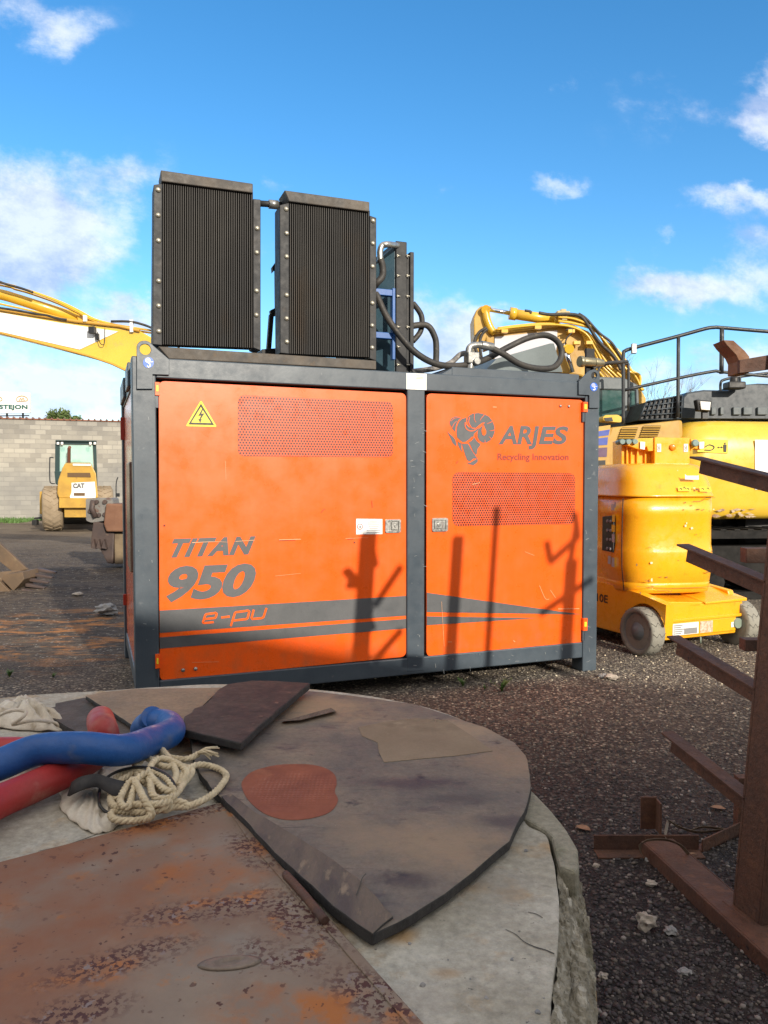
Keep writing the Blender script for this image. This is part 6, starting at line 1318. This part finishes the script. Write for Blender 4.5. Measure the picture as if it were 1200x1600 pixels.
    # hood and grille
    m = MB(); m.prism([P(x, y, Y + .5) for x, y in ((1064, 654), (1066, 622), (1074, 613), (1100, 609), (1138, 610), (1150, 602), (1185, 599), (1400, 606), (1400, 655))], (0, 1.2, 0)); hd = m.build('engine_hood', HOOD, e, bevel=.05)
    m = MB(); fg = lambda x, y: P(x, y, Y + .42)
    gq = [(999, 656), (1010, 628), (1066, 618), (1064, 654)]; q = [fg(*p) for p in gq]; m.prism(q, (0, 1.2, 0)); m.cur = 1
    for k in range(9):
        u = k / 8; a_ = Vector((*gq[0], 0)).lerp(Vector((*gq[3], 0)), u); b1 = Vector((*gq[1], 0)).lerp(Vector((*gq[2], 0)), u); m.tube([P(a_.x, a_.y, Y + .40), P(b1.x, b1.y, Y + .40)], .012, 4)
    for k in range(5):
        u = k / 4; a_ = Vector((*gq[0], 0)).lerp(Vector((*gq[1], 0)), u); b1 = Vector((*gq[3], 0)).lerp(Vector((*gq[2], 0)), u); m.tube([P(a_.x, a_.y, Y + .40), P(b1.x, b1.y, Y + .40)], .012, 4)
    m.build('grille', [BLK, HOOD], e)
    m = MB()
    for x0_, w_ in ((1112, 7), (1126, 5), (1146, 12), (1162, 14), (1184, 16)): pprism(m, [(x0_, 636), (x0_ + w_, 636), (x0_ + w_, 648), (x0_, 648)], Y + .46, .05)
    m.build('hood_recess', mat('hood_recess', (.08, .10, .11), rough=.5), hd, bevel=.008)
    m = MB(); pprism(m, [(1088, 624), (1113, 626), (1111, 643), (1091, 642)], Y + .2, .12); wl2 = m.build('work_light', BLK, e, bevel=.015); m = MB(); pprism(m, [(1094, 627), (1111, 628), (1109.5, 641), (1096, 640)], Y + .17, .03); m.build('lens', WHITE, wl2, bevel=.01)
    m = MB(); pprism(m, [(1098, 643), (1106, 643), (1106, 654), (1098, 654)], Y + .25, .06); m.build('bracket', RAILM, wl2)
    # railings
    m = MB(); Yr = Y + .35
    def tb(pts, r=.024, yy=0): m.tube(catmull([P(*g4(*p), Yr + yy) for p in pts], 4), r, 8)
    tb([(635, 530), (635, 400), (635, 265), (642, 246), (665, 237), (690, 230), (850, 188), (955, 159), (990, 154), (1020, 155), (1200, 170), (1500, 190)], .026); tb([(635, 400), (850, 352), (985, 326), (1020, 328), (1200, 345), (1500, 370)], .022)
    tb([(850, 188), (848, 505)], .026); tb([(1020, 155), (1018, 335)], .032); tb([(1015, 405), (1015, 372), (1030, 358), (1100, 345), (1300, 320)], .02, .3); tb([(536, 345), (545, 308), (600, 293), (645, 296), (655, 310), (655, 480)], .02, .3); tb([(1090, 340), (1090, 375)], .02, .3)
    m.build('railing', RAILM, e)
    m = MB(); c = P(*g4(1068, 382), Yr); m.cbox(c, (.25, .2, .10)); m.cyl(c, c + Vector((0, 0, .12)), .06); m.build('camera_unit', BLK, e, bevel=.02)
    m = MB(); c = P(*g4(676, 237), Yr - .05); m.cbox(c, (.07, .05, .14)); m.build('rail_clamp', STEEL, e, bevel=.01)
    # cab
    m = MB(); Yc = 11.45
    pprism(m, [(905, 592), (925, 588), (975, 590), (998, 602), (998, 610), (905, 608)], Yc, 1.4); pprism(m, [(974, 606), (981, 606), (984, 665), (976, 665)], Yc, .08); pprism(m, [(905, 650), (998, 652), (1000, 668), (905, 668)], Yc, 1.4); pprism(m, [(993, 606), (998, 608), (1000, 665), (995, 665)], Yc, 1.4); pprism(m, [(905, 606), (911, 606), (911, 668), (905, 668)], Yc, .08)
    cb_ = m.build('cab', mat('cab_grey', (.07, .09, .10), (.10, .12, .13), 3, rough=.4), e, bevel=.02)
    m = MB(); pprism(m, [(911, 606), (974, 607), (976, 652), (911, 652)], Yc + .03, .02); pprism(m, [(981, 607), (993, 608), (995, 655), (984, 655)], Yc + .03, .02); m.build('window', GLASS, cb_)
    m = MB(); pprism(m, rp([(942, 652), (946, 648.5), (965, 648), (972, 652), (972, 659), (968, 660), (944, 658)], 2), Yc - .35, .25); mr_ = m.build('mirror', YPALE, e, bevel=.02); m = MB(); pprism(m, [(944, 653), (956, 652), (958, 658), (946, 658)], Yc - .36, .01); m.build('mirror_glass', BLK, mr_)
    # boom, high and folded to the left
    Yb = 12.0; gb = lambda x, y, o=0: P(*g4(x, y), Yb + o)
    m = MB(); m.prism([gb(*p) for p in ((128, 165), (250, 160), (430, 140), (500, 168), (570, 235), (640, 310), (690, 370), (725, 430), (725, 560), (560, 560), (530, 400), (470, 345), (380, 330), (250, 330), (128, 330))], (0, .55, 0)); boom = m.build('boom', YTAN, e, bevel=.03)
    m = MB(); q = [gb(*p) + Vector((0, -.015, 0)) for p in ((132, 192), (376, 166), (376, 215), (360, 320), (132, 320))]; m.prism(q, (0, .012, 0)); m.build('side_panel', PANEL, boom)
    m = MB(); m.prism([gb(*p) for p in ((50, 118), (60, 88), (78, 70), (122, 70), (108, 88), (106, 120), (118, 158), (134, 172), (132, 220), (100, 232), (98, 200), (78, 240), (62, 262), (52, 200))], (0, .5, 0)); m.build('arm_head', YTAN, boom, bevel=.02)
    m = MB(); m.tube(catmull([gb(96, 78, -.04), gb(102, 120, -.04), gb(118, 160, -.04), gb(134, 176, -.04)], 5), .06, 8); m.cyl(gb(98, 84, -.1), gb(98, 84, .55), .07); m.build('link', YEL, boom)
    m = MB(); m.cyl(gb(98, 82, .1), gb(200, 100, .1), .033, n=14); m.build('piston_rod', CHROME, boom); m = MB(); m.cyl(gb(402, 215, -.1), gb(436, 330, -.1), .042, n=14); m.build('piston_rod', CHROME, boom)
    m = MB(); m.cyl(gb(196, 100, .1), gb(380, 128, .1), .082, n=16); m.cyl(gb(190, 99, .1), gb(216, 103, .1), .098, n=16); m.cyl(gb(362, 125, .1), gb(384, 129, .1), .10, n=16); m.cyl(gb(404, 225, -.1), gb(414, 250, -.1), .06, n=14); m.cyl(gb(425, 238, -.2), gb(425, 238, .1), .07); m.build('cylinder', YEL, boom)
    m = MB(); random.seed(4)
    for k in range(11):
        o = k * 11; yo = -.06 - .03*(k % 4)
        if k < 5: q = [(120 + k*6, 178 - k*5), (220, 164 - k*4), (330, 152 - k*3), (420, 146 + k), (470 + k*6, 172 + k*2), (500 + k*9, 240), (520 + k*14, 300), (560 + k*18, 352), (600 + k*20, 420)]
        else: q = [(380, 104 + (k-5)*5), (440, 108 + (k-5)*6), (500 + (k-5)*4, 138 + (k-5)*5), (540 + (k-5)*5, 180 + (k-5)*6), (580 + (k-5)*8, 250), (620 + (k-5)*9, 300 + (k-5)*4), (670 + (k-5)*6, 345), (715 - (k-5)*4, 400)]
        m.tube(catmull([gb(x, y, yo) for x, y in q], 5), .017 if k % 2 else .022, 6)
    m.build('pipe', YEL, boom); m = MB()
    for x, y in ((430, 170), (452, 215), (500, 215), (560, 300), (300, 155), (170, 170), (620, 290)): m.cbox(gb(x, y, -.12), (.10, .10, .05), Matrix.Identity(4))
    m.build('pipe_clamp', YEL, boom)
    m = MB()
    for q, r in (([(305, 97), (350, 104), (420, 102), (470, 112), (500, 150), (540, 210), (600, 270), (625, 320)], .026), ([(460, 100), (490, 120), (540, 175), (590, 215), (630, 280)], .02), ([(100, 155), (70, 175), (54, 210), (62, 250), (80, 275)], .026), ([(104, 160), (84, 180), (74, 215), (80, 270)], .026), ([(250, 88), (272, 92), (272, 100)], .02), ([(410, 165), (430, 158), (436, 170), (415, 195), (408, 215)], .012)): m.tube(catmull([gb(x, y, -.16) for x, y in q], 5), r, 6)
    m.build('hose', RUBBER, boom)
    m = MB()
    for x, y in ((382, 104), (396, 98), (410, 106), (400, 120)): m.cbox(gb(x, y, -.05), (.09, .2, .09))
    m.build('valve_block', mat('brass_valve', (.42, .34, .16), rough=.5), boom, bevel=.015)
    m = MB(); m.box((P(1165, 812, 10.9).x, 10.9, .45), (P(1165, 812, 10.9).x + 2, 12.7, 1.1)); m.build('under_frame', BLK, e)  # black colour stands in for shade below the counterweight
excavator_right()
# ---------------------------------------------------------------- mast lift
g5 = lambda x, y: (920 + x / 4, 660 + y / 4)
LO = Vector((2.95, 7.21, 0)); le1 = Vector((.917, .398, 0)).normalized(); le2 = Vector((-le1.y, le1.x, 0)); ML = Mx(LO, le1, le2, Vector((0, 0, 1)))
lift = thing('mast_lift', LO.copy(), 'orange yellow electric mast lift with barrel shaped body and four grey wheels', 'mast lift')
def lwheel(a, b_, r=.222, w=.15, par=lift):
    c = ML @ Vector((a, b_, r)); sg = -1 if a < 0 else 1; ax = le1 * sg; h = w / 2
    m = MB(); m.lathe([(r*.72, -h), (r*.96, -h), (r, -h + .012), (r, h - .012), (r*.965, h), (r*.80, h + .002), (r*.76, h - .02), (r*.72, h - .02)], c, ax, 48); t_ = m.build('wheel', TYRE, par)
    m = MB()
    for k in range(14):
        a0 = 2*math.pi*k/14; pts = []
        for j, u in enumerate((-1, -.4, 0, .4, 1)): aa = a0 + (.10 if j % 2 else -.06); pts.append(c + le1 * (u * h) + (le2 * math.cos(aa) + Vector((0, 0, math.sin(aa)))) * (r + .0005))
        m.tube(pts, .0028, 4)
    m.build('tread_groove', mat('groove', (.05, .05, .045), rough=.9), t_)
    m = MB(); m.lathe([(.01, -h + .02), (r*.73, -h + .02), (r*.77, h - .015), (r*.74, h - .012), (r*.70, h - .05), (r*.42, h - .055), (r*.38, h - .02), (r*.26, h - .015), (r*.24, h), (.01, h)], c, ax, 32); m.build('rim', RIMM, t_)
lwheel(-.60, 0); lwheel(.60, 0); lwheel(-.60, 1.25); lwheel(.60, 1.25)
m = MB(); 
def lbx(mb, lo, hi): mb.box(lo, hi, ML)
lbx(m, (-.46, -.08, .13), (.50, 1.6, .36)); lbx(m, (-.44, -.11, .16), (.47, -.08, .30)); lbx(m, (-.46, .28, .10), (-.40, .95, .30)); ch = m.build('chassis', AMB, lift, bevel=.012)
# skirts with wheel arches
def skirt(a0, a1):
    m = MB(); arch = [(-.02 + .0, .44)]; pts = [(-.30, .36), (-.26, .36)]
    prof = [(-.24, .44)] + [(0 + .265*math.cos(t), .20 + .265*math.sin(t)) for t in [math.radians(x) for x in range(150, -1, -15)]][::1]
    prof = [(.265*math.cos(t), .21 + .265*math.sin(t)) for t in [math.radians(x) for x in range(160, -6, -12)]]
    body = prof + [(.28, .14), (.98, .14)] + [(1.25 - .265*math.cos(t), .21 + .265*math.sin(t)) for t in [math.radians(x) for x in range(0, 161, 12)]] + [(1.62, .40), (1.5, .56), (.6, .60), (.1, .56), (-.26, .50)]
    m.prism([ML @ Vector((a0, y, z)) for y, z in body], ML.to_3x3() @ Vector((a1 - a0, 0, 0))); return m
skirt(-.565, -.47).build('side_skirt', AMB, lift, bevel=.01); m = MB(); m.prism([ML @ Vector((.47, y, z)) for y, z in [(.27, .20), (.28, .14), (.98, .14)] + [(1.25 - .265*math.cos(t), .21 + .265*math.sin(t)) for t in [math.radians(x) for x in range(0, 161, 12)]] + [(1.62, .40), (1.5, .56), (.6, .60), (.0, .54), (-.02, .49), (.12, .46), (.22, .36)]], ML.to_3x3() @ Vector((.075, 0, 0))); m.build('side_skirt', AMB, lift, bevel=.01)
m = MB()
def V3(a, b_, z): return ML @ Vector((a, b_, z))
m.hexa([V3(-.47, -.10, .31), V3(.56, -.10, .31), V3(.56, -.10, .44), V3(-.47, -.10, .46)], [V3(-.47, .5, .31), V3(.56, .5, .31), V3(.56, .5, .55), V3(-.47, .5, .55)])
m.hexa([V3(-.47, -.10, .462), V3(.0, -.10, .43), V3(.05, -.10, .462), V3(-.47, -.10, .50)], [V3(-.47, .45, .54), V3(.0, .4, .55), V3(.05, .4, .56), V3(-.47, .45, .58)])
m.hexa([V3(.06, -.12, .445), V3(.60, -.12, .445), V3(.60, -.12, .475), V3(.06, -.12, .465)], [V3(-.1, .4, .565), V3(.50, .4, .555), V3(.50, .4, .60), V3(-.1, .4, .61)])
lbx(m, (-.47, -.125, .30), (.56, -.10, .33))
m.build('front_cover', AMB, lift, bevel=.012)
m = MB(); fl_ = lambda x, y: V3(x, -.1135, y); fl2 = lambda x, y: V3(x, -.116, y)
flat(m, [(-.34, .175), (-.02, .175), (-.02, .285), (-.34, .285)], fl_); m.cur = 1
for k in range(5): flat(m, [(-.33, .187 + k*.019), (-.24 + .02*(k % 3), .187 + k*.019), (-.24 + .02*(k % 3), .197 + k*.019), (-.33, .197 + k*.019)], fl2)
flat(m, [(-.20, .18), (-.04, .18), (-.04, .235), (-.20, .235)], fl2); m2_ = MB(); m2_.cur = 2; flat(m2_, [(.0, .175), (.16, .175), (.16, .285), (.0, .285)], fl_); m3_ = MB(); flat(m3_, [(.40, .20), (.46, .20), (.46, .25), (.40, .25)], fl_)
tpm = [WHITE, mat('plate_print', (.22, .22, .22), rough=.6), mat('worn_plate', (.40, .26, .14), (.60, .50, .40), 40, rough=.7)]; m.build('type_plate', tpm, lift, fix=False); m2_.build('type_plate', tpm, lift, fix=False); m3_.build('type_plate', tpm, lift, fix=False)
m = MB(); q = V3(.48, -.10, .235); m.cyl(q - le2 * .03, q + le2 * .12, .05, n=10); q = V3(.0, -.12, .14); m.tube([q, q + Vector((0, 0, -.06))], .008, 6); m.build('axle_motor', mat('green_grey', (.20, .25, .20), rough=.5), lift)
m = MB(); text_on(m, 'TOUCAN 10E', [(1.30, .50), (.52, .50), (.52, .42), (1.30, .42)], lambda x, y: V3(-.567, x, y - .02), 0, .02); m.build('lettering', BLK, lift, fix=False)
# turret
tps = math.radians(9); te1 = Vector((math.cos(tps), math.sin(tps), 0)); te2 = Vector((-te1.y, te1.x, 0)); TO = Vector((2.29, 7.04, 0)) + te1 * .49 + te2 * .60; MT = Mx(TO, te1, te2, Vector((0, 0, 1)))
def sect(z, ka, kb, sh=0, sf=0):
    pts = []
    ha, hb = .50 * ka, .60 * kb
    for k in range(64):
        t = 2*math.pi*k/64; c, s_ = math.cos(t), math.sin(t); e = .47
        pts.append(MT @ Vector((ha * math.copysign(abs(c)**e, c) + sf, hb * math.copysign(abs(s_)**(e*1.15), s_) + sh, z)))
    return pts
m = MB(); m.loft([sect(.545, .90, .90), sect(.553, .94, .94), sect(.64, .965, .965), sect(.648, .955, .955), sect(.655, .965, .965), sect(.80, .99, .99), sect(.93, 1.0, 1.0), sect(.95, .995, .995), sect(1.0, .978, .98), sect(1.25, .975, .975), sect(1.29, .99, .99), sect(1.33, .99, .99), sect(1.462, .965, .97)]); tb_ = m.build('turret', AMB, lift)
m = MB(); m.loft([sect(1.464, 1.0, 1.0), sect(1.478, 1.0, 1.0), sect(1.49, .985, .985), sect(1.60, .945, .94, .01), sect(1.72, .885, .86, .03), sect(1.765, .82, .80, .04), sect(1.785, .72, .72, .05), sect(1.79, .4, .5, .05)]); cv = m.build('turret_cover', AMB, lift)
m = MB(); m.loft([sect(.50, .7, .7), sect(.545, .7, .7)]); m.build('slew_ring', DK, lift)
def onface(x, y, off=.0):
    """on the front face of the turret"""
    r = ray(x, y); b0 = MT @ Vector((0, -.60 - off, 0)); t = (b0 - CAM).dot(te2) / r.dot(te2); return CAM + r * t
def onside(x, y, off=.0):
    r = ray(x, y); b0 = MT @ Vector((-.50 - off, 0, 0)); t = (b0 - CAM).dot(te1) / r.dot(te1); return CAM + r * t
m = MB(); fo = lambda x, y: onface(*g5(x, y), -.0); fo2 = lambda x, y: onface(*g5(x, y), .004)
flat(m, [(602, 322), (612, 333), (680, 333), (686, 328), (688, 358), (602, 356)], fo); m.cur = 1; flat(m, [(558, 402), (638, 403), (638, 430), (560, 430)], fo); flat(m, [(692, 403), (762, 404), (766, 432), (694, 432)], fo); m.cur = 2
for a_, b__ in ((568, 418), (590, 412), (612, 418), (704, 418), (738, 416)): stroke(m, [(a_, b__), (a_ + 8, b__ - 8), (a_ + 16, b__ + 4)], 3.2, fo2)
m.build('sticker', [WHITE, YSTICK, BLK], cv, fix=False)
m = MB(); ff = lambda x, y: onface(x, y, .001); random.seed(21)
def chip(x, y, rx, ry, c_):
    m.cur = c_; x, y = g5(x, y); n_ = 9; m.add([ff(x + rx * (.6 + .5 * random.random()) * math.cos(2*math.pi*k/n_), y + ry * (.5 + .6 * random.random()) * math.sin(2*math.pi*k/n_)) for k in range(n_)], [tuple(range(n_))])
for q in ((603, 500, 1.8, 1.2, 0), (640, 520, 2, .8, 0), (685, 543, 3.4, 1.2, 0), (716, 546, 2, .9, 0), (592, 546, 1.2, 1, 0), (672, 700, 1.2, 1.1, 0), (605, 646, 2.2, 2, 1), (644, 662, 2.4, 2.2, 1), (612, 630, 1.2, 2, 1), (780, 543, 1.5, 1.2, 1), (392, 878, 2.6, 2, 1), (394, 985, 1.6, 4, 1), (745, 936, 5.5, .9, 0), (450, 966, 2.6, .7, 0), (487, 968, 1.8, 1.4, 0), (395, 1024, 4, .9, 0), (380, 780, 3.6, .5, 0), (370, 993, 4, .6, 0), (322, 1068, 1.5, 3.2, 0), (560, 862, 1.6, .6, 0), (770, 806, 1.2, 2.2, 0), (300, 890, 1.5, 3, 0), (660, 410, 2.2, 1.5, 1), (672, 420, 2.2, 2.4, 0), (555, 300, .9, .9, 1)): chip(*q)
m.cur = 0
for q in ([(650, 493), (700, 492), (720, 482), (732, 472), (790, 471)], [(425, 1044), (440, 1052), (490, 1050), (512, 1060), (518, 1048)], [(300, 1026), (520, 1036), (780, 1026)], [(345, 985), (372, 990)]): stroke(m, [g5(*p) for p in q], .7, ff)
m.build('paint_chip', [mat('chip_brown', (.20, .09, .02), rough=.7), mat('chip_pale', (.75, .62, .42), rough=.7)], tb_, fix=False)
# side seam, control panel, stickers on the left flank
m = MB(); m.tube([MT @ Vector((-.487*k_, -.455, z)) for z, k_ in ((.57, .95), (.8, 1), (1.05, 1.005), (1.3, 1.0), (1.45, .99))], .005, 5); m.build('seam', BLK, tb_)
m = MB(); cs = [(.10, .92), (.34, .92), (.34, 1.26), (.10, 1.28)]; m.prism([MT @ Vector((-.505, -.40 + y, z)) for y, z in cs], MT.to_3x3() @ Vector((.03, 0, 0))); m.cur = 1
for k in range(8): m.cyl(MT @ Vector((-.52, -.26 + .07*(k % 2), .95 + .09*(k//2))), MT @ Vector((-.50, -.26 + .07*(k % 2), .95 + .09*(k//2))), .016, n=8)
m.build('control_panel', [BLK, mat('grey_knob', (.25, .25, .27), rough=.5)], tb_, bevel=.004)
m = MB(); 
for k, (y0, z0, w, h) in enumerate(((-.33, 1.33, .07, .06), (-.34, 1.22, .06, .07), (-.34, 1.12, .07, .07), (-.34, 1.02, .06, .08), (-.34, .78, .06, .09), (-.26, .80, .06, .08), (-.36, 1.36, .04, .05))):
    m.cur = (k in (1, 2)) * 1; m.add([MT @ Vector((-.507, y0, z0)), MT @ Vector((-.507, y0 + w, z0)), MT @ Vector((-.507, y0 + w, z0 + h)), MT @ Vector((-.507, y0, z0 + h))], [(0, 1, 2, 3)])
m.build('side_sticker', [mat('blue_white_sticker', (.45, .52, .56), rough=.5), YSTICK], tb_, fix=False)
# mast head
m = MB(); YM = 7.5; pprism(m, [g5(410, 92), g5(632, 96), g5(632, 300), g5(410, 300)], YM, .22); mh = m.build('mast', AMB, lift, bevel=.008)
m = MB(); pprism(m, [g5(205, 110), g5(410, 105), g5(410, 500), g5(205, 520)], YM + .12, .3); 
for x in (235, 262, 300, 350): pprism(m, [g5(x, 120), g5(x + 10, 120), g5(x + 10, 500), g5(x, 500)], YM + .09, .03)
m.build('mast_profile', AMB, lift, bevel=.004)
fm_ = lambda x, y: P(*g5(x, y), YM - .006); m = MB(); flat(m, [(427, 134), (452, 134), (452, 184), (427, 184)], fm_); flat(m, [(594, 134), (620, 134), (620, 184), (594, 184)], fm_); m.cur = 1
for x in (439, 607):
    for y in (152, 168): stroke(m, [(x + 6*math.cos(i*math.pi/4), y + 7*math.sin(i*math.pi/4)) for i in range(9)], 2, lambda a_, b__: P(*g5(a_, b__), YM - .01))
m.build('sticker', [WHITE, BLK], mh, fix=False)
m = MB(); q = P(*g5(523, 155), YM); m.lathe([(.033, 0), (.033, .012), (.024, .02), (.01, .022)], q, (0, -1, 0), 20); m.build('reflector', mat('amber_reflector', (.75, .22, .01), rough=.25, coat=.6), mh)
m = MB(); pprism(m, [g5(636, 102), g5(722, 108), g5(735, 130), g5(725, 160), g5(690, 172), g5(660, 162), g5(636, 178)], YM + .02, .1); pprism(m, [g5(330, 98), g5(412, 96), g5(412, 178), g5(370, 180), g5(362, 150), g5(330, 172), g5(300, 165), g5(230, 140), g5(300, 104)], YM + .02, .1)
m.build('link_arm', AMB, lift, bevel=.006)
m = MB()
for x in (200, 240, 280): q = P(*g5(x, 122), YM + .04); m.cyl(q + Vector((0, -.06, 0)), q + Vector((0, .1, 0)), .026, n=8)
q = P(*g5(662, 130), YM - .01); m.lathe([(.036, 0), (.036, .02), (.026, .03)], q, (0, -1, 0), 16); m.build('bolt', mat('green_bolt', (.16, .24, .22), rough=.5), lift)
m = MB(); pprism(m, [g5(322, 120), g5(352, 122), g5(350, 170), g5(322, 165)], YM + .0, .01); pprism(m, [g5(692, 122), g5(722, 120), g5(720, 162), g5(692, 165)], YM + .0, .01); m.build('sticker', WHITE, lift)
# red control box on the far left of the lift
m = MB(); pprism(m, [g5(-20, 448), g5(132, 448), g5(132, 574), g5(-20, 574)], 7.8, .2); rb = m.build('control_box', mat('red_box_paint', (.30, .014, .012), rough=.4), lift, bevel=.01)
m = MB(); pprism(m, [g5(-10, 462), g5(118, 462), g5(118, 560), g5(-10, 560)], 7.785, .01); m.build('box_door', mat('deep_red', (.16, .008, .01), rough=.5), rb); m = MB(); pprism(m, [g5(56, 480), g5(78, 482), g5(78, 500), g5(92, 510), g5(90, 530), g5(56, 535)], 7.73, .05); m.build('switch', mat('orange_plastic', (.80, .22, .02), rough=.4), rb, bevel=.006)
q = P(*g5(100, 574), 7.9); m = MB(); m.box((q.x - .03, 7.88, .5), (q.x + .03, 7.94, q.z)); m.build('box_post', AMB, lift)
# ---------------------------------------------------------------- shed behind the photographer: throws the foreground into shade
sdr = Vector((5.03, -.93, 0)).normalized(); T_ = 14.0; S0 = Vector((-3.07, 6.72, 0)) - LIGHT * T_ ; Hs = T_ * math.tan(R(SUN_EL)); sn = Vector((sdr.y, -sdr.x, 0))
MS = Mx(S0, sdr, sn, Vector((0, 0, 1))); shed = thing('storage_shed', S0 + sdr * 8, 'long grey sheet metal storage shed standing behind the photographer', 'shed')
m = MB(); m.box((-13, 0, 0), (22, .2, Hs - .15), MS); m.box((-13, 9.8, 0), (22, 10, Hs - .15), MS); m.box((-13, .2, 0), (-12.8, 9.8, Hs - .15), MS); m.box((21.8, .2, 0), (22, 9.8, Hs - .15), MS)
for k in range(70): m.box((-13 + k*.5, -.04, 0), (-12.85 + k*.5, 0, Hs - .16), MS)
m.build('wall', mat('sheet_metal_grey', (.24, .25, .26), (.20, .21, .22), 1, rough=.5), shed)
m = MB(); m.box((-13.2, -.15, Hs - .15), (22.2, 10.2, Hs), MS); m.build('roof', mat('roof_grey', (.15, .15, .15), rough=.6), shed)
m = MB(); m.box((2, -.10, 0), (6, -.045, 3.8), MS); m.build('door', mat('door_blue_grey', (.10, .14, .18), rough=.5), shed)
# ---------------------------------------------------------------- every loose piece of these kinds is an object of its own
def split_loose(o):
    me = o.data; bm = bmesh.new(); bm.from_mesh(me); bm.verts.ensure_lookup_table(); seen = set(); isl = []
    for v in bm.verts:
        if v.index in seen: continue
        st = [v]; seen.add(v.index); cur = []
        while st:
            a = st.pop(); cur.append(a.index)
            for e_ in a.link_edges:
                w = e_.other_vert(a)
                if w.index not in seen: seen.add(w.index); st.append(w)
        isl.append(set(cur))
    bm.free()
    if len(isl) < 2 or len(isl) > 60: return
    for k, s_ in enumerate(isl):
        b2 = bmesh.new(); b2.from_mesh(me); b2.verts.ensure_lookup_table(); bmesh.ops.delete(b2, geom=[v for v in b2.verts if v.index not in s_], context='VERTS')
        nm = bpy.data.meshes.new(o.name.split('.')[0]); 
        for m_ in me.materials: nm.materials.append(m_)
        b2.to_mesh(nm); b2.free(); c = o.copy(); c.data = nm; c.name = o.name.split('.')[0]; col.objects.link(c)
    bpy.data.objects.remove(o)
for o in [o for o in scene.objects if o.type == 'MESH' and o.name.split('.')[0] in ('rivet', 'bolt', 'hose', 'pipe', 'headlight', 'piston_rod', 'tooth', 'pipe_clamp', 'hood_recess', 'sign_post', 'hose_clamp', 'bolt_hole', 'side_sticker', 'brace')]: split_loose(o)
